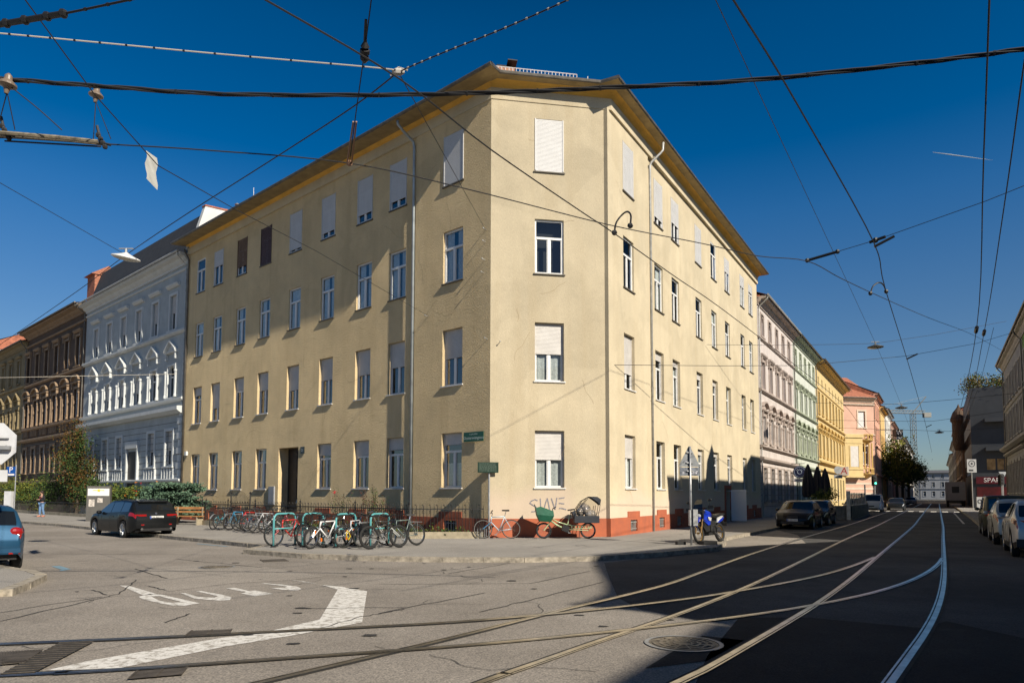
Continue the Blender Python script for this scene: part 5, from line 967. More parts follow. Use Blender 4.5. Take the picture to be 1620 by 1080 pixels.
def bicycle(label, loc, rz, lean=0.0, col=(.5, .5, .5), kind='city', r=.34, tw=.02, wb=1.03, steer=0.0, rimm=None, basket=False, guards=None, rack=False, bar='flat', saddle=None, seat_h=.93, group=None, stem_col=None, bag=False, name='bicycle'):
    global ORG
    t = thing(name, label, 'bicycle', (0, 0, 0), group); fm = mat('bike paint %.2f %.2f %.2f' % col, col, .3, spec=.6, coat=.6, var=.05)
    bb, head, ht = Vector((.44, 0, .28)), Vector((wb-.29, 0, .60)), Vector((wb-.32, 0, .80)); seat = Vector((.24, 0, .80 if kind != 'step' else .66)); R0, F0 = Vector((0, 0, r)), Vector((wb, 0, r)); tr = .017 if kind != 'mtb' else .022
    b = MB(); b.tube([bb, head], tr*1.15, 7); b.tube([head, ht], tr*1.2, 7)
    if kind in ('step',): b.tube([bb+(seat-bb)*.35, head+Vector((-.02, 0, -.03))], tr*1.1, 7)
    else: b.tube([seat, ht-Vector((0, 0, .02))], tr, 7)
    b.tube([bb, seat], tr, 7)
    for s in (-1, 1): e = Vector((0, .045*s, 0)); b.tube([bb+e*.5, R0+e*1.2], .010, 5); b.tube([seat-Vector((0, 0, .04))+e*.4, R0+e*1.2], .009, 5)
    fr = b.build('frame', fm, t, smooth=True)
    M = Matrix.Rotation(steer, 3, 'Z'); piv = Vector((wb-.2, 0, 0)); ro = lambda p: piv+M @ (Vector(p)-piv)
    b = MB()
    for s in (-1, 1): e = Vector((0, .05*s, 0)); b.tube([ro(head+Vector((.01, 0, -.02))+e), ro(F0+e)], [.016 if kind == 'mtb' else .012, .010], 6)
    b.tube([ro(head+Vector((.01, -.05, -.02))), ro(head+Vector((.01, .05, -.02)))], .016, 6); b.build('fork', stem_col and mat('fork paint %.2f' % stem_col[0], stem_col, .3) or fm, t)
    st = ht+Vector((-.03, 0, .12 if bar != 'drop' else .04)); b = MB(); b.tube([ro(ht), ro(st), ro(st+Vector((.06, 0, .02)))], .013, 6); c = st+Vector((.06, 0, .02))
    if bar == 'flat': b.tube([ro(c+Vector((-.05, -.31, .03))), ro(c+Vector((0, -.12, 0))), ro(c+Vector((0, .12, 0))), ro(c+Vector((-.05, .31, .03)))], .012, 6)
    elif bar == 'drop': b.tube([ro(c+Vector((-.02, -.21, -.12))), ro(c+Vector((.1, -.21, -.06))), ro(c+Vector((.06, -.21, .02))), ro(c+Vector((0, -.1, 0))), ro(c+Vector((0, .1, 0))), ro(c+Vector((.06, .21, .02))), ro(c+Vector((.1, .21, -.06))), ro(c+Vector((-.02, .21, -.12)))], .012, 6)
    else: b.tube([ro(c+Vector((-.22, -.28, .06))), ro(c+Vector((-.04, -.24, .10))), ro(c), ro(c+Vector((-.04, .24, .10))), ro(c+Vector((-.22, .28, .06)))], .012, 6)
    hb = b.build('handlebar', M_BLACK if kind != 'step' else M_CHROME, t)
    b = MB()
    for s in (-1, 1): p = c+Vector((-.05 if bar != 'swept' else -.2, .29*s if bar != 'drop' else .2*s, .035)); b.tube([ro(p+Vector((.02, .05*s, 0))), ro(p+Vector((0, -.06*s, 0)))], .017, 6); b.tube([ro(p+Vector((.02, -.05*s, 0))), ro(p+Vector((.06, .04*s, -.03)))], .006, 4)
    b.build('grip', M_RUB, hb)
    sp = Vector((.19, 0, seat_h)); b = MB(); b.tube([seat, sp], .013, 6); b.build('seat_post', M_CHROME, t); b = MB()
    b.prism([(sp.x-.12, -.07, sp.z), (sp.x-.12, .07, sp.z), (sp.x-.02, .055, sp.z), (sp.x+.15, .015, sp.z+.0), (sp.x+.15, -.015, sp.z), (sp.x-.02, -.055, sp.z)], (0, 0, .045)); b.build('saddle', saddle or M_BLACK, t)
    b = MB(); b.lathe([(.09, -.004), (.09, .004), (.075, .004), (.075, -.004)], bb+Vector((0, -.06, 0)), (0, 1, 0), 18, closed=True)
    for s in (-1, 1): d = Vector((.12*s, 0, -.12*s)); b.tube([bb+Vector((0, .08*s, 0)), bb+Vector((0, .09*s, 0))+d], .010, 5); b.box(bb+d+Vector((0, .14*s, 0)), (.09, .09, .022))
    b.tube([bb+Vector((0, -.06, .09)), R0+Vector((0, -.05, .04))], .005, 3); b.tube([bb+Vector((0, -.06, -.09)), R0+Vector((0, -.05, -.04))], .005, 3); b.lathe([(.045, -.055), (.045, -.03)], R0, (0, 1, 0), 10); b.build('crankset', M_GREYM, t)
    wheel('wheel', t, R0, r, tw, rim=rimm); w = wheel('wheel', t, F0, r, tw, rim=rimm)
    for o in [w]+list(w.children):
        for v in o.data.vertices: q = ro(v.co); v.co = q
    if guards:
        for cc, a0, a1, f in ((R0, .1, 2.7, lambda p: p), (F0, .6, 2.6, ro)):
            b = MB(); n = 9
            for k in range(n):
                t0, t1 = a0+(a1-a0)*k/n, a0+(a1-a0)*(k+1)/n; g = r+.02
                b.quad(*[f(cc+Vector((g*math.cos(tt), y, g*math.sin(tt)))) for tt, y in ((t0, -.03), (t1, -.03), (t1, .03), (t0, .03))])
            b.build('mudguard', guards, t)
    if rack:
        b = MB()
        for s in (-1, 1): b.tube([(-.2, .06*s, .72), (.16, .06*s, .74)], .006, 4); b.tube([(-.02, .07*s, .72), (0, .06*s, r)], .006, 4)
        for k in range(4): b.tube([(-.18+k*.1, -.06, .725), (-.18+k*.1, .06, .725)], .005, 4)
        b.build('luggage_rack', M_GREYM, t)
    if basket:
        b = MB(); c0 = Vector((wb+.02, 0, .86))
        for k in range(13):
            x = -.16+.32*k/12
            for y0, y1 in ((-.2, -.2), (.2, .2)): b.tube([ro(c0+Vector((x, y0*.8, -.12))), ro(c0+Vector((x, y0, .12)))], .004, 3)
            y = -.2+.4*k/12; b.tube([ro(c0+Vector((-.16, y, .12))), ro(c0+Vector((-.14, y*.8, -.12))), ro(c0+Vector((.14, y*.8, -.12))), ro(c0+Vector((.16, y, .12)))], .004, 3)
        b.build('basket', M_BLACK, t)
    if bag:
        b = MB(); b.box((-.02, -.14, .55), (.32, .12, .34)); b.build('pannier', M_BLACK, t)
    t.rotation_euler = (lean, 0, rz); t.rotation_mode = 'XYZ'; t.location = loc
    return t
G_F, G_R = 'bicycles leaning on the garden fence', 'bicycles locked to the turquoise racks'
an = math.atan2(uL.y, uL.x)
dirf = math.atan2(-nL.y, -nL.x)
fb = [((-13.35, 31.55), dirf+.55, 'teal step through bicycle with a cream tyre nearest the bench', dict(col=(.02, .25, .33), kind='step', basket=True, bar='swept', guards=M_GREYM, rimm=M_CHROME, steer=.3)),
      ((-12.46, 31.18), dirf+.25, 'bright blue bicycle with a white fork among the bicycles by the fence', dict(col=(.02, .22, .40), guards=M_GREYM, rack=True, stem_col=(.6, .6, .6))),
      ((-12.95, 31.35), dirf+.1, 'black bicycle with a wire front basket between the teal and the blue one', dict(col=(.02, .02, .022), basket=True, bar='swept', guards=M_BLACK)),
      ((-10.9, 29.4), dirf-.2, 'grey bicycle half hidden between the black and the white one by the fence', dict(col=(.22, .23, .25), rack=True, guards=M_GREYM)),
      ((-11.9, 30.75), dirf-.1, 'red framed bicycle leaning behind the blue one by the fence', dict(col=(.50, .02, .02), rack=True)),
      ((-11.25, 29.95), dirf+.15, 'black city bicycle with pale tyres by the fence', dict(col=(.02, .02, .02), kind='step', bar='swept', guards=M_BLACK, basket=False)),
      ((-10.5, 28.96), dirf-.05, 'white and silver bicycle in the middle of the fence row', dict(col=(.55, .55, .56), rack=True, guards=M_CHROME)),
      ((-9.9, 28.45), dirf+.1, 'dark bicycle with a red basket rack by the fence', dict(col=(.03, .03, .035), kind='step', bar='swept', rack=True)),
      ((-9.15, 27.9), dirf+.2, 'dark red mountain bicycle at the right end of the fence row', dict(col=(.16, .02, .03), kind='mtb', tw=.027))]
for (p, a, lab, kw) in fb: bicycle(lab, (p[0], p[1], .01), a, lean=rng.uniform(-.12, .12), group=G_F, **kw)
ar = math.atan2(.84, .42)
rb = [((-6.55, 22.3), ar+2.85, 'red bicycle with a large black front wheel at the racks', dict(col=(.50, .03, .02), kind='road', lean=.06, r=.35, steer=.1, tw=.022)),
      ((-5.2, 21.45), ar+2.79, 'white mountain bicycle with orange reflectors parked across the racks', dict(col=(.66, .66, .66), kind='mtb', tw=.032, lean=-.14, steer=.4, stem_col=(.62, .62, .62))),
      ((-5.03, 22.07), ar+3.05, 'black mountain bicycle with orange reflectors behind the white one', dict(col=(.02, .02, .02), kind='mtb', tw=.032, lean=.1, steer=-.2)),
      ((-5.75, 22.25), ar+3.0, 'dark grey city bicycle half hidden behind the white mountain bicycle', dict(col=(.05, .055, .06), bar='swept', guards=M_BLACK, lean=-.06, steer=.2, basket=True)),
      ((-4.53, 21.92), ar+3.2, 'white and grey city bicycle facing the road with a yellow lock', dict(col=(.60, .60, .62), kind='city', guards=M_CHROME, lean=.05, steer=-.3, rack=True, bar='swept')),
      ((-4.6, 21.49), ar-.1, 'black city bicycle with a silver seat tube and rear panniers', dict(col=(.03, .03, .03), kind='step', bar='swept', guards=M_BLACK, lean=.08, bag=True, rack=True, stem_col=(.6, .6, .6))),
      ((-4.13, 20.56), ar-.35, 'black mountain bicycle with thick tyres nearest the kerb', dict(col=(.025, .025, .028), kind='mtb', tw=.036, lean=-.09, stem_col=(.5, .52, .5))),
      ((-2.98, 22.2), ar+2.78, 'grey green trekking bicycle with a black front wheel at the right end of the racks', dict(col=(.12, .16, .15), kind='city', tw=.026, lean=.1, steer=.45, guards=M_BLACK, rack=True))]
for (p, a, lab, kw) in rb: 
    t = bicycle(lab, (p[0], p[1], .01), a, group=G_R, **kw)
    if 'yellow lock' in lab: org((0, 0, 0)); b = MB(); b.tube([(1.0, .06, .5), (1.08, .09, .36), (.98, .09, .24), (.86, .07, .34), (.92, .05, .48), (1.0, .06, .5)], .016, 6); b.build('lock', mat('yellow lock', (.55, .40, .02), .5), t)
    if 'orange' in lab:
        for q in range(4): org((0, 0, 0)); b = MB(); x_ = (0, 1.03)[q // 2]; b.box((x_+(-.16 if q % 2 else .16), 0, .34+(.12 if q % 2 else -.1)), (.05, .03, .10)); b.build('reflector', mat('orange reflector', (.75, .16, .01), .3), t)
# pale blue road bicycle against the corner
t = bicycle('pale blue and silver road bicycle with a cream rear tyre leaning at the house corner', (-.02, 25.72, .01), math.pi-.03, lean=-.12, col=(.42, .56, .64), kind='road', r=.345, tw=.014, bar='flat', seat_h=1.0, stem_col=(.10, .30, .50))
t2 = thing('bicycle_stand', 'small grey steel wheel stand under the pale blue bicycle', 'bicycle stand', (-1.2, 25.9, 0)); b = MB()
for k in range(3): x = -1.25+.16*k; b.tube([(x, 25.78, 0), (x, 25.80, .36), (x+.1, 25.82, .36), (x+.1, 25.82, 0)], .012, 5)
b.build('frame', M_GREYM, t2)
def cargo_bike():
    t = thing('cargo_bicycle', 'pale green longtail cargo bicycle with a green front bag and covered child seat box', 'cargo bicycle', (0, 0, 0)); fm = mat('pastel green paint', (.42, .52, .30), .35, coat=.5)
    r = .29; F0, R0 = Vector((0, 0, r)), Vector((1.62, 0, r))
    b = MB(); hd0, hd1 = Vector((.24, 0, .62)), Vector((.31, 0, .88)); bb = Vector((.82, 0, .33))
    b.tube([hd0, hd1], .028, 8); b.tube([hd0+Vector((.01, 0, .03)), Vector((.46, 0, .50)), bb], .030, 8); b.tube([hd0+Vector((.03, 0, .12)), Vector((.52, 0, .60)), Vector((.86, 0, .50))], .022, 8); b.tube([bb, Vector((.98, 0, .86))], .022, 8)
    for s in (-1, 1): b.tube([Vector((.86, .05*s, .5)), Vector((1.05, .09*s, .47)), Vector((1.75, .09*s, .47))], .016, 6); b.tube([bb+Vector((0, .05*s, 0)), R0+Vector((0, .07*s, 0))], .014, 6); b.tube([Vector((1.05, .09*s, .36)), Vector((1.75, .09*s, .38))], .012, 6); b.tube([Vector((1.72, .09*s, .47)), R0+Vector((0, .07*s, 0))], .012, 6)
    for k in range(7): x = 1.02+.12*k; b.tube([(x, -.09, .47), (x, -.09, .37)], .01, 5); b.tube([(x, .09, .47), (x, .09, .37)], .01, 5)
    b.build('frame', fm, t, smooth=True)
    b = MB()
    for s in (-1, 1): b.tube([hd0+Vector((0, .06*s, -.02)), F0+Vector((0, .06*s, 0))], .018, 6)
    b.build('fork', fm, t); wheel('wheel', t, F0, r, .028, 14); wheel('wheel', t, R0, r, .028, 14)
    b = MB(); b.tube([hd1, hd1+Vector((.03, 0, .2))], .016, 6); b.tube([hd1+Vector((.12, -.3, .26)), hd1+Vector((.03, -.1, .2)), hd1+Vector((.03, .1, .2)), hd1+Vector((.12, .3, .26))], .014, 6); b.build('handlebar', M_BLACK, t)
    b = MB(); b.tube([(.98, 0, .86), (1.0, 0, 1.0)], .014, 6); b.prism([(.88, -.03, 1.0), (.88, .03, 1.0), (1.12, .09, 1.03), (1.12, -.09, 1.03)], (0, 0, .05)); b.build('saddle', M_BLACK, t)
    b = MB(); b.box((.80, -.02, .36), (.24, .16, .22), ry=.4); b.build('motor', M_BLACK, t); b = MB(); b.tube([bb, bb+Vector((.1, -.12, -.12))], .012, 5); b.box(bb+Vector((.1, -.16, -.13)), (.09, .08, .02)); b.lathe([(.1, -.08), (.1, -.07)], bb, (0, 1, 0), 18); b.build('crankset', M_GREYM, t)
    b = MB(); b.tube([(1.3, -.1, .3), (1.27, -.2, .02)], .012, 5); b.build('kickstand', M_BLACK, t)
    gm = mat('green canvas', (.008, .10, .055), .65, var=.3, scale=5, bump=.5, bscale=7); b = MB()      # front bag, sagging
    lo = [(-.16, -.22, .62), (.26, -.18, .60), (.26, .18, .60), (-.16, .22, .62)]; hi = [(-.30, -.30, 1.10), (.34, -.26, .98), (.34, .26, .98), (-.30, .30, 1.10)]; mid = [(-.26, -.32, .86), (.36, -.28, .80), (.36, .28, .80), (-.26, .32, .86)]
    for A_, B_ in ((lo, mid), (mid, hi)):
        for i in range(4): b.quad(A_[i], A_[(i+1) % 4], B_[(i+1) % 4], B_[i])
    b.poly(lo[::-1]); b.poly([hi[0], hi[1], (.2, 0, 1.04), hi[2], hi[3], (-.1, 0, 1.16)]); b.quad(hi[0], (-.33, -.28, 1.22), (-.33, .28, 1.27), hi[3]); b.build('front_bag', gm, t)
    # child box and see-through hood
    b = MB(); b.box((1.56, 0, .69), (.90, .50, .25)); b.box((1.14, 0, .80), (.12, .46, .40), ry=-.35); b.build('child_box', mat('navy box', (.018, .022, .032), .6, var=.3, scale=4), t)
    b = MB(); hoopm = M_BLACK
    for y in (-.23, .23):
        b.tube([(1.10, y, .80), (1.18, y, 1.08), (1.38, y, 1.36), (1.62, y, 1.50), (1.94, y, 1.49), (2.06, y, 1.40)], .013, 6); b.tube([(2.06, y, 1.40), (2.03, y, 1.1), (1.96, y, .80)], .012, 6); b.tube([(1.2, y, .80), (1.36, y, 1.15), (1.6, y, 1.45)], .011, 6); b.tube([(1.82, y, .82), (1.88, y, 1.2)], .010, 5)
    for x, z in ((1.38, 1.36), (1.62, 1.50), (1.94, 1.49), (2.06, 1.40), (1.96, .80)): b.tube([(x, -.23, z), (x, .23, z)], .011, 6)
    b.build('hood_frame', hoopm, t)
    b = MB(); prof = [(1.10, .80), (1.18, 1.08), (1.38, 1.36), (1.62, 1.50), (1.94, 1.49)]
    for y in (-.225, .225): b.poly([(x, y, z) for x, z in prof]+[(1.96, y, .80)])
    for i in range(3): b.quad((prof[i][0], -.225, prof[i][1]), (prof[i+1][0], -.225, prof[i+1][1]), (prof[i+1][0], .225, prof[i+1][1]), (prof[i][0], .225, prof[i][1]))
    b.build('rain_cover', glass_mat('clear film', (.93, .92, .90), .05), t)
    b = MB(); P5 = [(1.66, 1.515), (1.95, 1.505), (2.08, 1.41), (2.05, 1.22), (1.92, 1.34)]
    for y in (-.24, .24): b.poly([(x, y, z) for x, z in P5])
    b.quad((1.62, -.24, 1.515), (1.95, -.24, 1.505), (1.95, .24, 1.505), (1.62, .24, 1.515)); b.quad((1.95, -.24, 1.505), (2.08, -.24, 1.41), (2.08, .24, 1.41), (1.95, .24, 1.505)); b.quad((2.08, -.24, 1.41), (2.05, -.24, 1.22), (2.05, .24, 1.22), (2.08, .24, 1.41)); b.build('sunshade', mat('grey fabric', (.03, .035, .045), .8), t)
    b = MB(); rn = random.Random(2)
    for k in range(5): b.ball((1.36+.10*k, rn.uniform(-.08, .02), .98+.14*math.sin(k*1.3)), (.17, .17, .19), 10)
    b.build('blanket', mat('crumpled foil film', (.50, .45, .40), .25, .5, var=.4, scale=9, bump=1.0, bscale=12), t, smooth=False)
    t.rotation_euler = (-.06, 0, .14-.14+math.radians(2)); t.location = (1.16, 25.72, .01); t.scale = (1.0, 1, 1)
    return t
cargo_bike()
# ================================================================ cars
def lerp_tab(T, x):
    if x <= T[0][0]: return T[0][1]
    for (a, b), (c, d) in zip(T, T[1:]):
        if x <= c:
            t = (x-a)/(c-a); return b+(d-b)*t
    return T[-1][1]
def smooth_tab(T, rad=.10):
    return lambda x: sum(lerp_tab(T, x+rad*(k-2)/2)*wt for k, wt in zip(range(5), (.1, .2, .4, .2, .1)))
M_TYRE = mat('tyre', (.016, .016, .016), .85); M_PLATE = mat('number plate', (.72, .72, .70), .5); M_CARGL = mat('car glass', (.010, .012, .014), .03, spec=.9, coat=.6); M_TRIM = mat('black car trim', (.014, .014, .015), .5)
M_TAIL = mat('tail light', (.28, .008, .008), .15, coat=.8); M_HEAD = mat('head light', (.55, .56, .58), .1, coat=1); M_PLTX = mat('plate lettering', (.02, .02, .03), .6); M_EUBL = mat('plate blue', (.01, .05, .30), .5)
def car(name, label, col, L=4.5, W=1.80, top=(), belt=(), low=None, wheels=(.85, 3.6), wr=.33, rough=.25, metal=.0, plate=None, glass=(0.12, 0.5, 3.0, 3.7), side=(0.5, 3.2), pill=(), tail=None, head=None, rails=False, group=None, cat='car', skirt=None, front_plate=None, rim=None, tumble=.36, tailz=(0, 9)):
    """a car lofted from rear (x=0) to nose (x=L); glass = rear glass x range, windscreen x range"""
    t = thing(name, label, cat, (0, 0, 0), group); zt, zb = smooth_tab(top, .07), smooth_tab(belt, .12)
    paint = mat('car paint '+label[:18], col, .45, metal, coat=.45, spec=.12, var=.03)
    fw = lambda x: W/2*(1-.16*max(0, 1-x/.55)**2.2-.20*max(0, 1-(L-x)/.75)**2.2)
    base = .22; zl0 = (lambda x: base+.16*max(0, 1-x/.5)**2+.06*max(0, 1-(L-x)/.5)**2)
    R_a = wr+.055
    def zl(x):
        z = zl0(x)
        for wx in wheels:
            d = abs(x-wx)
            if d < R_a: z = max(z, wr+math.sqrt(R_a*R_a-d*d)*1.0)
        return z
    xs = sorted(set([0, .012, .035, .07, .11, L-.11, L-.07, L-.035, L-.012, L]+[i*L/64 for i in range(65)]+list(glass)+list(side)+[p+e for p in pill for e in (-.04, .04)]+[wx+s*R_a*f for wx in wheels for s in (-1, 1) for f in (1.0, .985, .93)]))
    V = []
    for x in xs:
        w_, b_, t_, l_ = fw(x), zb(x), zt(x), zl(x); b_ = min(b_, t_-.015); l_ = min(l_, b_-.05)
        e = min(1, max(0, (t_-b_)/.22)); h = t_-b_; wt = w_*.955-tumble*h
        s = [(w_*.955, l_), (w_*.985, l_+.2*(b_-l_)), (w_*1.0, l_+.55*(b_-l_)), (w_*.992, l_+.84*(b_-l_)), (w_*.958, b_), (w_*.958-tumble*h*.06, b_+h*.07), (w_*.958-tumble*h*.84, b_+h*.82), (wt, t_-.055*e), (wt*.93, t_-.018*e), (wt*.62, t_-.001), (wt*.3, t_+.008), (0, t_+.012)]
        V.append([Vector((x, y, z)) for y, z in s])
    B = {k: MB() for k in ('body', 'windscreen', 'rear_window', 'side_window', 'tail_light', 'headlight', 'sill_trim')}
    for i in range(len(xs)-1):
        xm = (xs[i]+xs[i+1])/2
        for k in range(11):
            q = [V[i][k], V[i+1][k], V[i+1][k+1], V[i][k+1]]; key = 'body'; h = zt(xm)-zb(xm); zm = sum(p.z for p in q)/4
            if k == 5 and side[0] < xm < side[1] and h > .12 and not any(abs(xm-p) < .04 for p in pill): key = 'side_window'
            if k >= 8 and glass[0] < xm < glass[1]: key = 'rear_window'
            if k >= 7 and glass[2] < xm < glass[3] and k >= 8: key = 'windscreen'
            if tail and tail[0] < xm < tail[1] and tail[2] <= k < tail[3] and tailz[0] < zm < tailz[1]: key = 'tail_light'
            if head and head[0] < xm < head[1] and head[2] <= k < head[3]: key = 'headlight'
            if k == 0 and skirt: key = 'sill_trim'
            B[key].quad(*q); B[key].quad(*[Vector((p.x, -p.y, p.z)) for p in q[::-1]])
    for i in (0, -1):
        ring = V[i]+[Vector((p.x, -p.y, p.z)) for p in V[i][::-1][1:]]; B['body'].poly(ring if i == -1 else ring[::-1])
    mm = dict(body=paint, windscreen=M_CARGL, rear_window=M_CARGL, side_window=M_CARGL, tail_light=M_TAIL, headlight=M_HEAD, sill_trim=M_TRIM)
    for k, b in B.items():
        if not b.f: continue
        me = b.mesh(k, mm[k], True); bm = bmesh.new(); bm.from_mesh(me); bmesh.ops.remove_doubles(bm, verts=bm.verts, dist=.0004); bmesh.ops.recalc_face_normals(bm, faces=bm.faces)
        isl, seen = [], set()
        for f in bm.faces:
            if f.index in seen: continue
            st, grp = [f], []; seen.add(f.index)
            while st:
                g = st.pop(); grp.append(g.index)
                for e in g.edges:
                    for h in e.link_faces:
                        if h.index not in seen: seen.add(h.index); st.append(h)
            isl.append(set(grp))
        if len(isl) == 1 or k in ('body', 'sill_trim'): isl = [None]
        for grp in isl:
            m2 = bm.copy(); m2.faces.ensure_lookup_table()
            if grp is not None: bmesh.ops.delete(m2, geom=[f for f in m2.faces if f.index not in grp], context='FACES')
            me2 = bpy.data.meshes.new(k); m2.to_mesh(me2); m2.free(); me2.materials.append(mm[k]); o = bpy.data.objects.new(k, me2); COL.objects.link(o); o.parent = t
        bm.free(); bpy.data.meshes.remove(me)
    b = MB(); b.box((L/2, 0, .42), (L*.93, W*.80, .34)); b.build('underbody', M_BLACK, t)
    for wx in wheels:
        for s in (-1, 1):
            c = Vector((wx, s*(W/2-.115), wr)); b = MB(); b.lathe([(wr-.12, -.10), (wr-.02, -.10), (wr, -.07), (wr, .07), (wr-.02, .10), (wr-.12, .10)], c, (0, 1, 0), 28); w = b.build('wheel', M_TYRE, t, smooth=False)
            b = MB(); b.lathe([(wr-.115, -.02), (wr-.115, .098), (wr-.135, .10), (wr-.15, .05), (.01, .05)] if s > 0 else [(wr-.115, .02), (wr-.115, -.098), (wr-.135, -.10), (wr-.15, -.05), (.01, -.05)], c, (0, 1, 0), 28)
            rm = MB()
            for q in range(10): a = 2*math.pi*q/10; d = Vector((math.cos(a), 0, math.sin(a))); rm.tube([c+d*.04+Vector((0, .07*s, 0)), c+d*(wr-.13)+Vector((0, .09*s, 0))], [.028, .018], 5)
            rm.lathe([(wr-.115, .06*s), (wr-.105, .103*s), (wr-.14, .10*s), (wr-.145, .06*s)], c, (0, 1, 0), 28, closed=True); rm.lathe([(.06, .05*s), (.055, .095*s), (.001, .10*s)], c, (0, 1, 0), 12)
            b.build('wheel_disc', M_BLACK, w); rm.build('rim', rim or mat('alloy', (.50, .50, .51), .35, .9), w)
    for s in (-1, 1):       # mirrors
        xm = glass[2]+.35; y = s*(fw(xm)+.06); z = zb(xm)+.06; b = MB(); b.ball((xm, y, z), (.07, .11, .075), 10); m_ = b.build('mirror', paint, t, smooth=True)
    for px in (side[0]+.25,)+tuple(pill)+(side[1]-.1,):      # door seams
        for s in (-1, 1):
            b = MB(); y = fw(px)*s; b.ob((px-.004, y*.997-.004*s, .36), (.008, 0, 0), (0, .008*s, 0), (0, 0, zb(px)-.42)); b.build('door_seam', M_BLACK, t)
    b = MB()
    for px in tuple(p+.25 for p in pill): 
        for s in (-1, 1): b.box((px-.55, fw(px)*s*1.0, zb(px)-.12), (.2, .03, .03))
    if b.f: b.build('door_handle', paint, t)
    if rails:
        b = MB()
        for s in (-1, 1): P = [(x, s*(fw(x)*.955-tumble*(zt(x)-zb(x))-.03), zt(x)+.035) for x in [side[0]+.1+k*(side[1]-.9-side[0])/6 for k in range(7)]]; b.tube(P, .016, 5)
        b.build('roof_rail', M_BLACK, t)
    def pl(x, z, txt, nm, dx):
        b = MB(); b.box((x, 0, z), (.02, .52, .115)); p = b.build('number_plate', M_PLATE, t); b = MB(); b.box((x+dx*.011, .235*(1 if dx < 0 else -1), z), (.004, .045, .11)); b.build('plate_band', M_EUBL, p)
        text_mb(txt, .105, (x+dx*.0125, 0, z), (0, -1 if dx < 0 else 1, 0), (0, 0, 1)).build('lettering', M_PLTX, p)
    if plate: pl(plate[1], plate[2], plate[0], 'p', -1)
    if front_plate: pl(front_plate[1], front_plate[2], front_plate[0], 'p', 1)
    t['_fw'] = 0; del t['_fw']
    return t, fw, zt, zb, paint
def extra(t, name, m, fn):
    org((0, 0, 0)); b = MB(); fn(b); return b.build(name, m, t)
def place(t, rear, d, z=ZR):
    """put the middle of the rear bumper at rear, nose along d"""
    t.location = (rear[0], rear[1], z); t.rotation_euler = (0, 0, math.atan2(d[1], d[0]))
EST_T = [(0, .72), (.03, .86), (.10, 1.02), (.42, 1.40), (.62, 1.455), (1.6, 1.49), (2.5, 1.46), (2.75, 1.40), (3.45, .98), (3.6, .95), (4.3, .86), (4.62, .72), (4.71, .55)]
EST_B = [(0, .70), (.08, .96), (.5, 1.0), (3.3, .90), (3.6, .88), (4.5, .72), (4.71, .5)]
# black estate at the kerb of the side street
t, fw, zt, zb, pm = car('estate_car', 'black estate car parked at the kerb of the left street, seen from behind', (.006, .007, .008), 4.71, 1.84, EST_T, EST_B, wheels=(.95, 3.80), wr=.335, glass=(.15, .42, 2.78, 3.42), side=(.5, 3.15), pill=(1.25, 2.2), tail=(.02, .42, 3, 5), tailz=(.78, 1.0), head=(4.2, 4.6, 4, 6), rails=True, plate=('GH 885SV', .012, .80), rough=.2)
extra(t, 'tail_light', M_TAIL, lambda b: [b.box((.055, s*.60, .885), (.05, .42, .075), rz=s*-.12) for s in (-1, 1)])
extra(t, 'reflector', M_TAIL, lambda b: [b.box((.02, s*.62, .52), (.03, .3, .04), rz=s*-.12) for s in (-1, 1)])
extra(t, 'exhaust', M_CHROME, lambda b: [b.tube([(-.01, s*.55, .36), (.15, s*.55, .36)], .045, 10) for s in (-1, 1)])
extra(t, 'badge', M_CHROME, lambda b: b.lathe([(.041, 0), (.041, .012), (.001, .014)], (.085, 0, .955), (-1, 0, .5), 14))
extra(t, 'bumper', M_TRIM, lambda b: b.box((.03, 0, .36), (.05, 1.2, .16)))
extra(t, 'spoiler', pm, lambda b: b.box((.42, 0, 1.425), (.24, 1.12, .03), ry=-.15))
place(t, (-13.95, 27.75), (-.765, .645))
# blue hatchback cut by the left edge
HB_T = [(0, .60), (.03, .80), (.08, .98), (.38, 1.33), (.60, 1.43), (1.3, 1.46), (2.1, 1.43), (2.35, 1.36), (3.0, .98), (3.2, .94), (3.7, .82), (3.92, .66), (3.97, .5)]
HB_B = [(0, .58), (.06, .93), (.5, .97), (2.9, .88), (3.8, .70), (3.97, .48)]
t, fw, zt, zb, pm = car('hatchback_car', 'metallic blue hatchback cut off by the left edge, seen from behind', (.016, .065, .13), 3.97, 1.70, HB_T, HB_B, wheels=(.72, 3.18), wr=.305, glass=(.12, .40, 2.38, 2.98), side=(.45, 2.75), pill=(1.15, 1.95), tail=(.02, .34, 3, 5), tailz=(.72, 1.02), head=(3.5, 3.9, 4, 6), plate=('G 417 XC', -.005, .56), rough=.3, metal=.25)
extra(t, 'tail_light', M_TAIL, lambda b: [b.ball((.10, s*.64, .86), (.07, .135, .115), 12) for s in (-1, 1)])
extra(t, 'reflector', M_TAIL, lambda b: [b.box((.02, s*.62, .40), (.03, .22, .035), rz=s*-.2) for s in (-1, 1)])
extra(t, 'badge', M_CHROME, lambda b: b.box((.045, -.42, .755), (.012, .17, .022)))
extra(t, 'bumper', pm, lambda b: b.box((.03, 0, .46), (.07, 1.46, .10)))
place(t, (-11.5, 15.3), (-.66, .75))
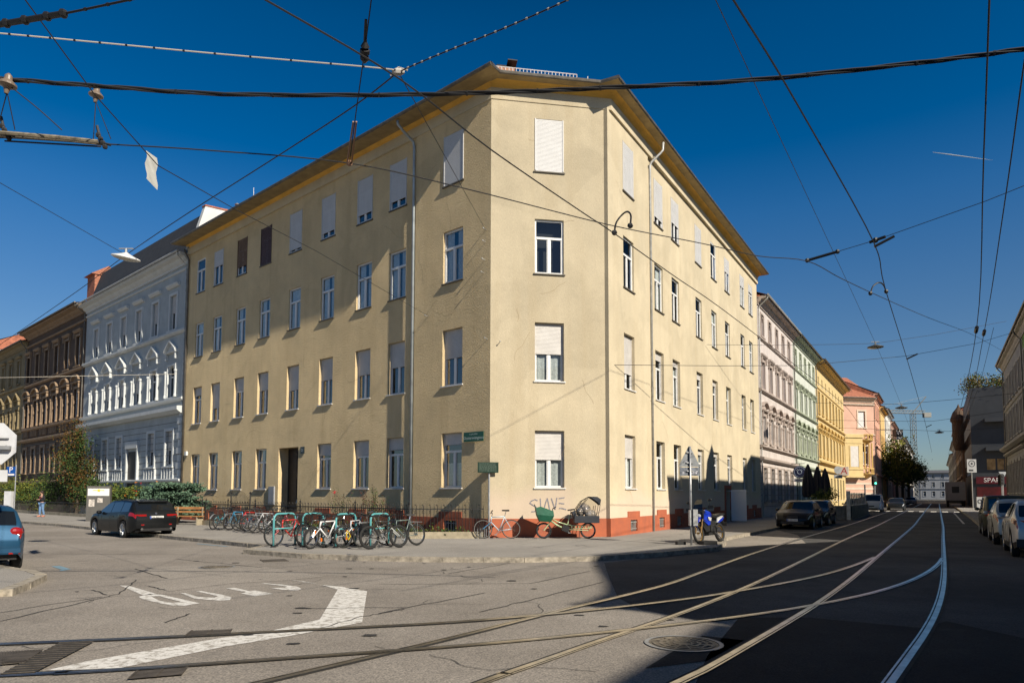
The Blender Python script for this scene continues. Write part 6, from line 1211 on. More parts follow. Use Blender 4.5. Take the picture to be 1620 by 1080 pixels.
# right street: sedan facing the viewer and the car behind it
SD_T = [(0, .62), (.05, .92), (.45, 1.02), (.75, 1.08), (1.25, 1.36), (1.6, 1.43), (2.3, 1.44), (2.75, 1.38), (3.4, .98), (3.55, .95), (4.3, .84), (4.58, .68), (4.64, .5)]
SD_B = [(0, .6), (.08, .92), (.7, .97), (3.3, .90), (4.4, .72), (4.64, .46)]
def oncoming(lab, col, s, d, plate=None, tt=SD_T, tb=SD_B, L=4.64, W=1.80, **kw):
    a = dict(wheels=(.95, 3.72), wr=.33, glass=(.75, 1.22, 2.8, 3.36), side=(1.0, 3.1), pill=(2.1,), tail=(.02, .3, 3, 5), head=(L-.55, L-.06, 3, 5), front_plate=(plate, L+.005, .48) if plate else None); a.update(kw)
    t, fw, zt, zb, pm = car('parked_car' if a.pop('parked', 1) else 'moving_car', lab, col, L, W, tt, tb, **a)
    extra(t, 'grille', M_TRIM, lambda b: (b.box((L-.01, 0, .62), (.05, .5, .12)), b.box((L-.02, 0, .34), (.06, 1.1, .14))))
    p = FR(s, 0, d); place(t, (p.x, p.y), (-uR.x, -uR.y)); return t, pm
oncoming('black sedan facing the viewer, first car parked before the pink house', (.008, .008, .009), 17.2, 4.45, 'G 531 KM')
oncoming('dark blue car parked close behind the black sedan', (.012, .018, .03), 22.6, 4.5, None)
VN_T = [(0, .9), (.02, 1.75), (.08, 1.8), (2.9, 1.82), (3.1, 1.76), (3.72, 1.12), (3.85, 1.08), (4.2, .95), (4.38, .7), (4.42, .5)]; VN_B = [(0, .85), (.05, 1.1), (3.6, 1.04), (4.2, .85), (4.42, .46)]
oncoming('white delivery van driving towards the viewer', (.42, .43, .45), 60.3, 4.9, 'G 208 RT', VN_T, VN_B, 4.42, 1.80, parked=0, wheels=(.75, 3.45), glass=(.001, .002, 3.12, 3.70), side=(2.2, 3.5), pill=(2.9,), tumble=.12)
oncoming('dark car with a lit headlight beside the white van', (.012, .014, .016), 70, 6.6, None, parked=0)
oncoming('blue car parked beyond the planter enclosure', (.02, .06, .11), 47.5, 4.4, None)
# cars on the right, seen from behind, nose away
SV_T = [(0, .70), (.03, .95), (.10, 1.10), (.45, 1.45), (.65, 1.56), (1.5, 1.60), (2.2, 1.56), (2.5, 1.48), (3.2, 1.08), (3.4, 1.04), (4.0, .92), (4.18, .74), (4.22, .55)]
SV_B = [(0, .68), (.08, 1.06), (.5, 1.12), (1.0, 1.06), (3.1, 1.0), (4.0, .82), (4.22, .5)]
def right_car(lab, col, s, d, **kw):
    a = dict(L=4.22, W=1.80, top=SV_T, belt=SV_B, wheels=(.75, 3.35), wr=.36, glass=(.14, .48, 2.52, 3.18), side=(.5, 2.95), pill=(1.2, 2.05), tail=(.02, .36, 3, 5), tailz=(.85, 1.1), head=(3.75, 4.1, 4, 6), skirt=True, rough=.25, metal=.5); a.update(kw)
    t, fw, zt, zb, pm = car('parked_car', lab, col, **a); p = FR(s, 0, d); place(t, (p.x, p.y), (uR.x, uR.y)); return t, pm
t, pm = right_car('silver crossover nearest the viewer at the right edge', (.55, .55, .54), -1.2, 13.35)
extra(t, 'tail_light', M_TAIL, lambda b: [b.box((.085, s*.60, .98), (.06, .48, .11), rz=s*-.28) for s in (-1, 1)])
extra(t, 'bumper', M_TRIM, lambda b: b.box((.02, 0, .42), (.10, 1.6, .22)))
t, pm = right_car('silver hatchback with roof rails, second in the right hand row of parked cars', (.50, .50, .47), 4.6, 13.25, rails=True)
t, pm = right_car('dark boxy off-road car at the head of the right hand row', (.055, .06, .045), 10.4, 13.2, top=[(0, .75), (.02, 1.2), (.10, 1.62), (.25, 1.72), (2.2, 1.72), (2.4, 1.66), (2.9, 1.18), (3.1, 1.12), (4.0, 1.05), (4.15, .7), (4.2, .55)], belt=[(0, .72), (.05, 1.08), (2.9, 1.06), (4.0, .95), (4.2, .5)], tail=None, glass=(.03, .12, 2.42, 2.9), side=(.3, 2.8), rails=True, tumble=.14, metal=.2)
extra(t, 'tail_light', M_TAIL, lambda b: [b.box((.0, s*.72, .98), (.06, .17, .22)) for s in (-1, 1)])
extra(t, 'number_plate', M_PLATE, lambda b: b.box((-.01, -.1, .78), (.02, .5, .12)))
extra(t, 'fog_lamp', mat('tail lamp glow', (.5, .05, .01), .3, emis=((1, .25, .08), 1.2)), lambda b: b.box((-.032, .72, .98), (.012, .08, .08)))
# ================================================================ motorcycle
def motorcycle():
    t = thing('motorcycle', 'blue and white adventure motorcycle with golden rear rim parked beside the sign pole', 'motorcycle', (0, 0, 0)); BL = mat('motor blue', (.008, .035, .42), .3, coat=.8); WH = mat('motor white', (.62, .63, .64), .35, coat=.5); GO = mat('gold rim', (.50, .30, .06), .35, .8)
    R0, F0 = Vector((0, 0, .33)), Vector((1.52, 0, .35))
    wheel('wheel', t, R0, .33, .055, 18, rim=GO); wheel('wheel', t, F0, .35, .045, 18, rim=GO)
    b = MB(); hd = Vector((1.18, 0, .98))
    for s in (-1, 1): e = Vector((0, .10*s, 0)); b.tube([hd+e+Vector((-.03, 0, .1)), F0+e], [.030, .024], 8)
    b.build('fork', mat('fork bronze', (.35, .22, .10), .35, .8), t)
    b = MB(); b.prism([(1.15, -.09, .86), (1.50, -.07, .78), (1.68, -.05, .66), (1.50, -.07, .84), (1.2, -.09, .92)], (0, .16, 0)); b.build('mudguard', BL, t)
    b = MB()
    for s in (-1, 1): b.prism([(.62, .10*s, .92), (.95, .20*s, .98), (1.22, .15*s, .96), (1.30, .12*s, .78), (1.12, .20*s, .58), (.98, .20*s, .60), (.80, .16*s, .76)], (0, -.1*s, 0))
    b.prism([(.62, -.12, .90), (.70, -.12, 1.02), (1.0, -.14, 1.10), (1.18, -.10, 1.06), (1.2, -.10, .9)], (0, .24, 0)); b.build('fairing', BL, t)
    for s in (-1, 1):
        b = MB(); b.prism([(.85, .215*s, .82), (1.1, .215*s, .86), (1.05, .215*s, .74), (.92, .215*s, .72)], (0, -.02*s, 0)); b.build('side_panel', WH, t)
        b = MB(); b.prism([(-.28, .13*s, .92), (.30, .15*s, .82), (.35, .15*s, .66), (.0, .13*s, .76)], (0, -.04*s, 0)); b.build('tail_panel', WH if s > 0 else BL, t)
        b = MB(); b.prism([(-.25, .14*s, .84), (.1, .15*s, .76), (.34, .15*s, .66), (.2, .13*s, .64), (-.1, .13*s, .72)], (0, -.03*s, 0)); b.build('tail_panel', BL, t)
        b = MB(); b.prism([(1.02, .19*s, .60), (1.24, .14*s, .80), (1.30, .10*s, .55), (1.15, .12*s, .36), (.98, .17*s, .40)], (0, -.06*s, 0)); b.build('radiator_cover', M_BLACK, t)
    b = MB(); b.box((1.24, 0, .74), (.10, .26, .34), ry=.3); b.box((.98, 0, .74), (.34, .20, .3)); b.build('radiator', M_BLACK, t)
    b = MB(); b.prism([(1.24, -.14, .82), (1.36, -.12, .88), (1.38, -.10, 1.04), (1.26, -.12, 1.14), (1.16, -.14, 1.04)], (0, .28, 0)); b.build('front_mask', M_BLACK, t)
    b = MB(); b.prism([(1.62, -.07, .74), (1.74, -.06, .62), (1.70, -.06, .56), (1.55, -.07, .70), (1.40, -.07, .74), (1.38, -.07, .80)], (0, .14, 0)); b.build('front_fender', BL, t)
    b = MB(); b.prism([(-.32, -.12, .96), (-.3, -.12, .90), (.3, -.14, .80), (.68, -.12, .86), (.66, -.12, .93), (.3, -.15, .90), (0, -.14, .97)], (0, .26, 0)); b.build('seat', M_BLACK, t)
    b = MB(); b.box((.72, 0, .55), (.42, .34, .36)); b.lathe([(.13, -.2), (.15, -.15), (.15, .15), (.13, .2)], (.68, 0, .42), (0, 1, 0), 14); b.box((.82, 0, .30), (.5, .28, .10)); b.build('engine', mat('engine dark', (.05, .05, .052), .4, .5, var=.4, scale=12), t)
    b = MB(); b.tube([(.5, -.13, .38), (R0.x, -.12, R0.z)], .035, 6); b.tube([(.5, .13, .38), (R0.x, .12, R0.z)], .035, 6); b.tube([(.55, 0, .8), (.35, 0, .45)], .03, 6); b.build('swing_arm', MATS['engine dark'], t)
    b = MB(); b.tube([(.85, -.14, .32), (.5, -.17, .30), (.25, -.2, .46), (-.25, -.22, .66)], [.028, .03, .06, .065], 10); b.build('exhaust', M_GALV, t)
    b = MB(); b.tube([(1.05, -.42, 1.18), (1.12, -.2, 1.14), (1.14, 0, 1.10), (1.12, .2, 1.14), (1.05, .42, 1.18)], .014, 6); b.build('handlebar', M_BLACK, t)
    for s in (-1, 1): b = MB(); b.tube([(1.10, .32*s, 1.17), (1.16, .36*s, 1.36)], .008, 5); b.ball((1.16, .39*s, 1.40), (.03, .085, .05), 8); b.build('mirror', M_BLACK, t, smooth=True); b = MB(); b.box((1.16, .40*s, 1.16), (.05, .2, .10)); b.build('hand_guard', M_BLACK, t)
    b = MB(); P = [(1.38, .98, .15), (1.34, 1.12, .18), (1.26, 1.30, .16), (1.14, 1.46, .10)]
    for i in range(3): (x0, z0, w0), (x1, z1, w1) = P[i], P[i+1]; b.quad((x0, -w0, z0), (x0, w0, z0), (x1, w1, z1), (x1, -w1, z1))
    b.build('windscreen', glass_mat('smoked film', (.22, .22, .22), .10), t)
    b = MB(); b.ball((1.34, 0, .92), (.06, .12, .09), 10); b.build('headlight', M_HEAD, t, smooth=True)
    b = MB(); b.tube([(-.25, 0, .88), (-.45, 0, .62)], .03, 5); b.box((-.46, 0, .60), (.02, .2, .16), ry=-.4); b.box((-.34, 0, .93), (.05, .14, .05)); b.build('tail', M_BLACK, t)
    b = MB(); b.tube([(.7, .18, .35), (.62, .42, .02)], .018, 6); b.build('kickstand', M_BLACK, t)
    d = Vector((5.95, 22.95))-Vector((7.22, 24.35)); t.rotation_euler = (.14, 0, math.atan2(d.y, d.x)); t.location = (7.18, 24.3, .0)
motorcycle()
# ================================================================ signs and street furniture
Z = Vector((0, 0, 1))
def tri_sign():
    p = Vector((5.74, 22.62, 0)); t = thing('traffic_sign', 'back of a triangular traffic sign and plate on the galvanised pole beside the motorcycle', 'traffic sign', p)
    b = MB(); b.tube([p-Z*.05, p+Z*3.16], .035, 10); b.build('pole', M_GALV, t, smooth=True)
    ux = Vector((.97, .22, 0)).normalized(); n = Vector((-ux.y, ux.x, 0)); c = p+n*.05; al = mat('bare aluminium', (.30, .32, .34), .4, .7, var=.25, scale=5)
    b = MB(); b.prism([c-ux*.355+Z*2.55, c+ux*.355+Z*2.55, c+ux*.33+Z*2.50+ux*0, c-ux*.33+Z*2.5, ], n*.004)
    b.f.clear(); b.v.clear(); b.m.clear(); b.prism([c-ux*.36+Z*2.55, c-ux*.34+Z*2.51, c+ux*.34+Z*2.51, c+ux*.36+Z*2.55, c+ux*.02+Z*3.17, c-ux*.02+Z*3.17], n*.012); b.build('sign_panel', al, t)
    b = MB(); b.ob(c-ux*.345+Z*2.22, ux*.69, n*.012, Z*.27); b.build('plate', mat('sticker marked aluminium', (.20, .22, .26), .45, .6, var=.6, scale=7), t)
    for z in (2.62, 2.95, 2.35): b = MB(); b.ob(c-ux*.12+Z*z-n*.045, ux*.24, n*.04, Z*.035); b.build('clamp', M_GALV, t)
    b = MB()
    for dx, dz, w_, h_ in ((-.17, 2.66, .07, .05), (-.17, 2.73, .06, .02), (-.25, 2.28, .07, .07), (.22, 2.33, .06, .05), (.02, 2.28, .24, .06)): b.ob(c+ux*dx+Z*dz-n*.004, ux*w_, n*.003, Z*h_)
    b.build('sticker', mat('stickers', (.45, .45, .5), .6, var=.9, scale=18), t)
    b = MB(); b.ob(p+ux*.03+Z*.62-n*.10, ux*.16, n*.16, Z*.52); b.ob(p-ux*.07+Z*.62-n*.06, ux*.05, n*.10, Z*.5); b.build('waste_box', M_GALV, t)
tri_sign()
t = thing('base_block', 'low grey concrete foot with a black rubber block beside the sign pole', 'block', (5.5, 22.8, 0)); b = MB(); b.box((5.45, 22.85, .05), (.3, .16, .10), rz=.3); b.box((6.35, 22.9, .06), (.5, .3, .12), rz=.3); b.build('block', M_BLACK, t)
p = Vector((-10.62, 14.3, 0)); t = thing('stop_sign', 'white back of an octagonal stop sign with a bracket, cut by the left edge', 'traffic sign', p); ux = Vector((.98, .2, 0)).normalized(); n = Vector((-.2, .98, 0)).normalized()
b = MB(); b.tube([p-Z*.1, p+Z*3.2], .04, 8); b.build('pole', M_GALV, t); M_SBK = mat('white sign back', (.60, .61, .63), .45, .1, var=.12, scale=3)
b = MB(); c = p+Z*2.62+n*.06; b.prism([c+ux*.46*math.cos(math.pi/8+k*math.pi/4)+Z*.46*math.sin(math.pi/8+k*math.pi/4) for k in range(8)], n*.02); b.build('sign_panel', M_SBK, t)
b = MB(); b.ob(c-ux*.33-Z*.78, ux*.62, n*.02, Z*.24); b.build('plate', M_SBK, t)
b = MB(); b.ob(c-ux*.02+Z*.0-n*.28, ux*.16, n*.2, Z*.20); b.ob(c+ux*.14-Z*.12-n*.12, ux*.22, n*.08, Z*.07); b.ob(c+ux*.1+Z*.1-n*.05, ux*.2, n*.03, Z*.02); b.tube([c-n*.1-Z*.2, c+ux*.3-n*.1-Z*.05], .018, 5); b.build('bracket', M_GREYM, t)
p = Vector((-32.6, 46.2, 0)); t = thing('parking_sign', 'blue parking sign with white P on a thin post at the far left', 'parking sign', p); b = MB(); b.tube([p, p+Z*3.5], .035, 6); b.build('pole', M_GALV, t); sc = 1.0
b = MB(); b.box((p.x-.28, p.y-.06, 3.05), (.58, .03, .62)); b.build('sign_panel', mat('traffic blue', (.006, .07, .30), .4), t); text_mb('P', .52, (p.x-.28, p.y-.08, 3.14), (1, 0, 0), (0, 0, 1)).build('lettering', mat('sign white', (.75, .72, .70), .5), t)
b = MB(); b.box((p.x-.28, p.y-.08, 2.84), (.46, .01, .11)); b.build('plate', MATS['sign white'], t)
b = MB(); b.box((p.x-.35, p.y+.0, 1.0), (.45, .35, 1.5)); b.build('meter_box', M_SBK, t)
p = Vector((-24.2, 41.3, 0)); t = thing('information_pillar', 'grey information pillar with a white header panel and small notices at the left pavement', 'information pillar', p); ux = Vector((.97, .25, 0)); n = Vector((.25, -.97, 0)); b = MB()
b.ob(p-ux*.62-n*.2, ux*1.24, n*.3, Z*2.05); b.build('body', mat('pillar grey', (.115, .11, .10), .55, .2, var=.15), t)
b = MB(); b.ob(p-ux*.56+n*.10+Z*1.48, ux*1.12, n*.02, Z*.42); b.build('header_panel', mat('pillar white', (.74, .73, .69), .5), t)
b = MB(); b.ob(p-ux*.3+n*.12+Z*1.78, ux*.6, n*.006, Z*.035); b.ob(p-ux*.05+n*.12+Z*1.72, ux*.12, n*.007, Z*.14); b.build('logo', mat('pillar yellow', (.75, .50, .05), .5), t)
b = MB(); b.ob(p-ux*.05+n*.10+Z*1.08, ux*.28, n*.012, Z*.27); b.ob(p-ux*.5+n*.10+Z*.85, ux*.3, n*.012, Z*.42); b.build('notice', mat('notice', (.55, .50, .45), .6, var=.6, scale=9), t)
# ---- right street furniture
def umbrella(label, s, o, h=3.6):
    p = FR(s, 0, o); p.z = 0; t = thing('closed_parasol', label, 'parasol', p, 'closed parasols outside the pub'); b = MB(); b.tube([p, p+Z*h], .035, 6); b.box((p.x, p.y, .06), (.7, .7, .12)); b.build('pole', M_GREYM, t)
    b = MB(); n = 16; rows = [(h*.36, .36), (h*.42, .46), (h*.56, .45), (h*.72, .37), (h*.88, .24), (h, .06)]; P = []
    for z, r in rows:
        for q in range(n): a = 2*math.pi*q/n; rr = r*(1 if q % 2 else .68); b.v.append((p.x+rr*math.cos(a), p.y+rr*math.sin(a), z))
    for j in range(len(rows)-1):
        for q in range(n): b.f.append((j*n+q, j*n+(q+1) % n, (j+1)*n+(q+1) % n, (j+1)*n+q)); b.m.append(0)
    b.build('canopy', mat('dark parasol cloth', (.022, .022, .028), .9, var=.3, scale=4), t)
for s, o, lab in ((33.4, 2.2, 'closed dark parasol nearest the round pub sign'), (38.4, 2.2, 'closed dark parasol in the middle of the three'), (43.1, 2.2, 'closed dark parasol farthest along the pavement')): umbrella(lab, s, o, 4.0)
t = thing('pub_sign', 'round dark blue hanging pub sign with a white ribbon below reading MALT', 'pub sign', FR(38.2, 3.0, .1)); Fp = Fr(FR(38.2, 0, .75).to_2d(), nR, -uR); b = MB(); c = Fp(.1, 3.55, 0)
b.lathe([(.001, -.05), (.50, -.05), (.53, 0), (.50, .05), (.001, .05)], c, tuple(-uR.to_3d()), 28); b.build('disc', mat('pub blue', (.008, .014, .06), .4), t)
b = MB(); b.lathe([(.41, .053), (.43, .058), (.45, .053)], c, tuple(-uR.to_3d()), 28); b.lathe([(.15, .055), (.17, .07), (.19, .055)], c, tuple(-uR.to_3d()), 20)
for k in range(5): a = .6+k*.5; b.tube([Fp(.1+.19*math.cos(a), 3.55+.19*math.sin(a), .06), Fp(.1+.34*math.cos(a), 3.55+.30*math.sin(a), .06)], .012, 4)
b.build('emblem', mat('emblem pale', (.30, .36, .45), .5), t)
b = MB(); b.prism([Fp(-.45, 2.78, .02), Fp(-.38, 3.04, .02), Fp(-.1, 2.99, .02), Fp(.3, 2.99, .02), Fp(.58, 3.04, .02), Fp(.65, 2.78, .02), Fp(.3, 2.70, .02), Fp(-.1, 2.70, .02)], (-uR.to_3d())*.04); b.build('ribbon', MATS['sign white'], t)
text_mb('MALT', .27, Fp(.1, 2.85, .066), nR.to_3d(), (0, 0, 1)).build('lettering', M_BLACK, t)
b = MB(); b.tube([Fp(-.75, 4.25, 0), Fp(.5, 4.25, 0)], .03, 5); b.tube([Fp(.1, 4.05, 0), Fp(.1, 4.25, 0)], .02, 4); b.build('bracket', M_BLACK, t)
t = thing('pharmacy_sign', 'white hanging pharmacy sign with a red letter A on the yellow house', 'shop sign', FR(73.0, 5.0, .2)); Fp = Fr(FR(73.0, 0, .5).to_2d(), nR, -uR); b = MB(); Fp.box(b, -.4, .7, 4.1, 5.2, -.1, .1); b.build('panel', mat('pale sign', (.60, .55, .55), .5), t)
text_mb('A', 1.2, Fp(.15, 4.65, .105), nR.to_3d(), (0, 0, 1), .12).build('lettering', mat('pharmacy red', (.35, .02, .03), .5), t); b = MB(); b.tube([Fp(-.6, 4.9, 0), Fp(-.4, 4.9, 0)], .03, 5); b.build('bracket', M_BLACK, t)
# planter enclosure of the pub terrace
t = thing('planter_enclosure', 'low planter box with a glass screen around the pub terrace on the roadway', 'planter', FR(36, 0, 5.2)); Fq = FR.shift(5.55); b = MB()
Fq.box(b, 29.5, 43.5, ZR, .86, -.45, 0)
for k in range(15): s = 29.5+k; Fq.box(b, s-.02, s+.02, ZR, .85, 0, .012)
b.ob(Fq(29.5, ZR, -2.4), Fq(29.5, ZR, 0)-Fq(29.5, ZR, -2.4), (uR*.4).to_3d(), (0, 0, .98)); b.build('box', mat('grey timber', (.22, .22, .20), .8, var=.3, scale=4), t)
b = MB(); Fq.box(b, 29.5, 43.5, .92, 1.75, -.24, -.22); b.build('glass_screen', glass_mat('screen glass', (.8, .85, .85), .1), t)
for k in range(12): s = 29.5+k*14/11; b = MB(); Fq.box(b, s-.03, s+.03, .86, 1.8, -.26, -.2); b.build('post', M_PIPE, t)
b = MB(); Fq.box(b, 29.3, 29.44, ZR, 1.9, -.3, -.05); b.build('post', M_PIPE, t)
p = FR(28.8, 0, 4.0); shrub('dense green terrace plant behind the planter box', (p.x, p.y, 1.3), (1.0, 1.0, .9), 1500, 77, [LG, LY], .12, 'potted_plant', 'plant', None)
# traffic lights and small signs at the far crossing
def traffic_light(label, p, lit):
    p = Vector(p); t = thing('traffic_light', label, 'traffic light', p, 'traffic lights at the far crossing'); b = MB(); b.tube([p, p+Z*3.6], .06, 6); b.build('pole', M_GREYM, t); b = MB(); b.box((p.x, p.y-.05, 3.3), (.36, .3, 1.0)); b.box((p.x, p.y+.1, 3.3), (.6, .02, 1.2)); b.build('housing', M_BLACK, t)
    for k, (z, c, on) in enumerate(((3.62, (.25, .01, .01), lit == 0), (3.3, (.25, .12, .01), 0), (2.98, (.02, .55, .30), lit == 2))):
        b = MB(); b.lathe([(.11, .0), (.11, .05), (.001, .055)], (p.x, p.y-.2, z), (0, -1, 0), 12); b.build('lamp', mat('signal %d %d' % (k, on), c if on else (.02, .02, .02), .4, emis=((.1, 1, .55), 2.5) if on and k == 2 else None), t)
traffic_light('traffic light showing green on the left of the far crossing', (41.5, 80.5, 0), 2); traffic_light('dark traffic light on the right of the far crossing', (51.5, 74.0, 0), 1)
def disc_sign(label, p, h, kind):
    p = Vector(p); t = thing('traffic_sign', label, 'traffic sign', p); b = MB(); b.tube([p, p+Z*h], .04, 6); b.build('pole', M_PIPE, t); b = MB()
    if kind == 'disc': b.lathe([(.42, 0), (.42, .02), (.001, .02)], (p.x, p.y-.05, h-.3), (0, -1, 0), 20); b.box((p.x, p.y-.05, h-1.0), (.9, .02, .36)); m = M_GREYM
    elif kind == 'tri': b.prism([(p.x-.45, p.y-.05, h), (p.x+.45, p.y-.05, h), (p.x, p.y-.05, h-.8)], (0, .02, 0)); m = M_GREYM
    else: b.box((p.x, p.y-.05, h-.45), (1.05, .03, 1.5)); m = mat('pale board', (.30, .30, .30), .6)
    b.build('sign_panel', m, t)
    if kind == 'board': b = MB(); b.lathe([(.36, 0), (.38, .012), (.30, .012)], (p.x, p.y-.07, h-.2), (0, -1, 0), 18); b.box((p.x, p.y-.075, h-.2), (.2, .02, .22)); b.box((p.x-.1, p.y-.075, h-.95), (.5, .02, .2)); b.build('symbol', M_BLACK, t)
disc_sign('dark round sign back with a plate on the far left pavement', (35.0, 75.5, 0), 4.6, 'disc'); disc_sign('pale board with a ringed symbol on the right side of the far crossing', (52.0, 79.5, 0), 5.4, 'board'); disc_sign('inverted triangular give way sign before the supermarket', (53.6, 76.8, 0), 4.2, 'tri')
t = thing('pavement_stand', 'small pale advertising stand with a dark ring on the far right pavement', 'stand', (53.2, 80.2, 0)); b = MB(); b.box((53.2, 80.2, .8), (.65, .1, 1.3)); b.build('panel', mat('pale board', (.30, .30, .30), .6), t); b = MB(); b.lathe([(.24, 0), (.24, .02), (.16, .02)], (53.2, 80.13, .95), (0, -1, 0), 16); b.build('symbol', M_BLACK, t)
p = Vector((42.8, 71.0, 0)); t = thing('sign_post', 'plain white post at the edge of the far crossing', 'post', (36.6, 73.0, 0)); b = MB(); b.tube([(36.6, 73, 0), (36.6, 73, 2.7)], .07, 6); b.build('post', M_SBK, t)
# white cube sign with a W held above the street
t = thing('cube_sign', 'black cube sign with a white letter W hanging over the far pavement', 'shop sign', (55.3, 102.0, 9.8)); b = MB(); b.box((55.9, 101.5, 10.6), (1.0, 1.0, 1.0)); b.build('cube', M_BLACK, t); text_mb('W', .9, (55.9, 100.99, 10.6), (1, 0, 0), (0, 0, 1)).build('lettering', MATS['sign white'], t); b = MB(); b.tube([(55.9, 101.5, 11.0), (53.6, 104.0, 11.3)], .05, 5); b.box((55.9, 101.5, 9.85), (.9, .9, .35)); b.build('bracket', M_GREYM, t)
# ================================================================ people
def skin_mesh(name, nodes, edges, m, parent, sub=1):
    """one continuous surface grown round a skeleton: nodes = [((x,y,z), radius)], node 0 is the root"""
    me = bpy.data.meshes.new(name); me.from_pydata([n[0] for n in nodes], edges, []); o = bpy.data.objects.new(name, me); COL.objects.link(o)
    o.modifiers.new('skin', 'SKIN'); 
    for i, n in enumerate(nodes):
        r = n[1] if isinstance(n[1], tuple) else (n[1], n[1]); me.skin_vertices[0].data[i].radius = r
    me.skin_vertices[0].data[0].use_root = True
    s = o.modifiers.new('sub', 'SUBSURF'); s.levels = sub; s.render_levels = sub
    dg = bpy.context.evaluated_depsgraph_get(); m2 = bpy.data.meshes.new_from_object(o.evaluated_get(dg)); o.modifiers.clear(); o.data = m2; bpy.data.meshes.remove(me)
    m2.materials.clear(); m2.materials.append(m); m2.polygons.foreach_set('use_smooth', [True]*len(m2.polygons)); o.parent = parent; return o
SKIN = mat('skin', (.48, .28, .20), .55); HAIRD = mat('dark hair', (.03, .018, .012), .7)
def person(label, loc, rz, top, legs, shoes, pose='walk', hair='long', scale=1.0, group=None):
    t = thing('person', label, 'person', (0, 0, 0), group); H = 1.68
    st = .20 if pose == 'walk' else .05
    hip, chest, neck = (0, 0, .92), (0, .01, 1.25), (0, .02, 1.42)
    if pose == 'cycle': hip, chest, neck = (0, 0, 1.0), (0, .22, 1.32), (0, .34, 1.50)
    hx, hy, hz = neck[0], neck[1]+.02, neck[2]
    def leg(s):
        if pose == 'cycle': return [((.09*s, 0, .95), .085), ((.11*s, .32 if s > 0 else .12, .68 if s > 0 else .56), .062), ((.11*s, .12, .34 if s > 0 else .18), .045), ((.11*s, .24, .30 if s > 0 else .14), .035)]
        d = st*s; return [((.09*s, 0, .86), .092), ((.09*s, d*.5+.02, .48), .062), ((.085*s, d*.9-(.08 if d < 0 else 0), .10), .042), ((.09*s, d*.9+.12-(.08 if d < 0 else 0), .045), .034)]
    def arm(s):
        sh = (chest[0]+.18*s, chest[1], chest[2]+.10)
        if pose == 'cycle': return [(sh, .052), ((.24*s, .42, 1.16), .040), ((.24*s, .62, 1.08), .032)]
        if pose == 'hold': return [(sh, .052), ((.23*s, .02, 1.08), .042), ((.07*s, .24, 1.12), .032)]
        d = -st*s; return [(sh, .050), ((.23*s, d*.4, 1.06), .040), ((.22*s, d*.9+.05, .84), .031)]
    N = [(hip, (.13, .10)), ((0, chest[1]*.5, (hip[2]+chest[2])/2-.02), (.105, .085)), (chest, (.15, .10)), (neck, .05), ((hx, hy, hz+.07), .055), ((hx, hy+.01, hz+.15), .085), ((hx, hy, hz+.24), .07)]; E = [(i, i+1) for i in range(6)]
    for s in (-1, 1):
        k = len(N); L = leg(s); N += L; E += [(0, k)]+[(k+i, k+i+1) for i in range(3)]
        k = len(N); A_ = arm(s); N += A_; E += [(2, k)]+[(k+i, k+i+1) for i in range(2)]; hnd = Vector(A_[-1][0]); dr = (hnd-Vector(A_[-2][0])).normalized()
        k2 = k+2; N.append((tuple(hnd+dr*.06), (.026, .016))); E.append((k2, len(N)-1)); palm = len(N)-1; sd = Vector((0, 0, 1)).cross(dr).normalized() if abs(dr.z) < .8 else Vector((0, 1, 0))
        for q in range(4): N.append((tuple(hnd+dr*(.13-.012*abs(q-1.4))+sd*(.022*(q-1.5))+Vector((0, 0, -.015))), .0075)); E.append((palm, len(N)-1))
        N.append((tuple(hnd+dr*.07+sd*.05), .009)); E.append((palm, len(N)-1))
    skin_mesh('body', N, E, SKIN, t)
    # clothes a little outside the body, ending at cuffs and waist
    N = [(hip, (.145, .115))]; E = []
    for s in (-1, 1): k = len(N); L = leg(s)[:3]; N += [(p, r+.016) for p, r in L]; E += [(0, k), (k, k+1), (k+1, k+2)]
    skin_mesh('trousers', N, E, legs, t)
    N = [(chest, (.165, .115)), ((0, chest[1]*.5, (hip[2]+chest[2])/2-.02), (.125, .10)), ((hip[0], hip[1], hip[2]+.02), (.15, .12)), ((neck[0], neck[1]-.005, neck[2]-.03), .062)]; E = [(0, 1), (1, 2), (0, 3)]
    for s in (-1, 1): k = len(N); A_ = arm(s); N += [(p, r+.014) for p, r in A_]; E += [(0, k), (k, k+1), (k+1, k+2)]
    skin_mesh('jacket', N, E, top, t)
    for s in (-1, 1): L = leg(s); p, q = Vector(L[2][0]), Vector(L[3][0]); b = MB(); b.ball(((p.x+q.x)/2, (p.y+q.y)/2+.01, min(p.z, q.z)+.005), (.05, .135, .052), 10); b.build('shoe', shoes, t, smooth=True)
    b = MB(); c = (hx, hy-.02, hz+.185); b.ball(c, (.098, .105, .115), 12)
    if hair == 'long': b.ball((hx, hy-.07, hz+.05), (.085, .05, .17), 10)
    if hair == 'helmet': b.ball((hx, hy, hz+.23), (.115, .14, .09), 12)
    b.build('hair' if hair != 'helmet' else 'helmet', HAIRD if hair != 'helmet' else M_BLACK, t, smooth=True)
    b = MB(); f = Vector((hx, hy+.085, hz+.15))
    for s in (-1, 1): b.ball((f.x+.032*s, f.y+.004, f.z+.02), .011, 6)
    b.build('eye', M_BLACK, t); b = MB(); b.prism([(f.x-.014, f.y, f.z-.02), (f.x+.014, f.y, f.z-.02), (f.x, f.y, f.z+.025)], (0, .03, -.005)); b.build('nose', SKIN, t); b = MB(); b.box((f.x, f.y-.004, f.z-.05), (.045, .012, .01)); b.build('mouth', mat('lips', (.35, .10, .09), .5), t)
    t.scale = (scale,)*3; t.location = loc; t.rotation_euler = (0, 0, rz); return t
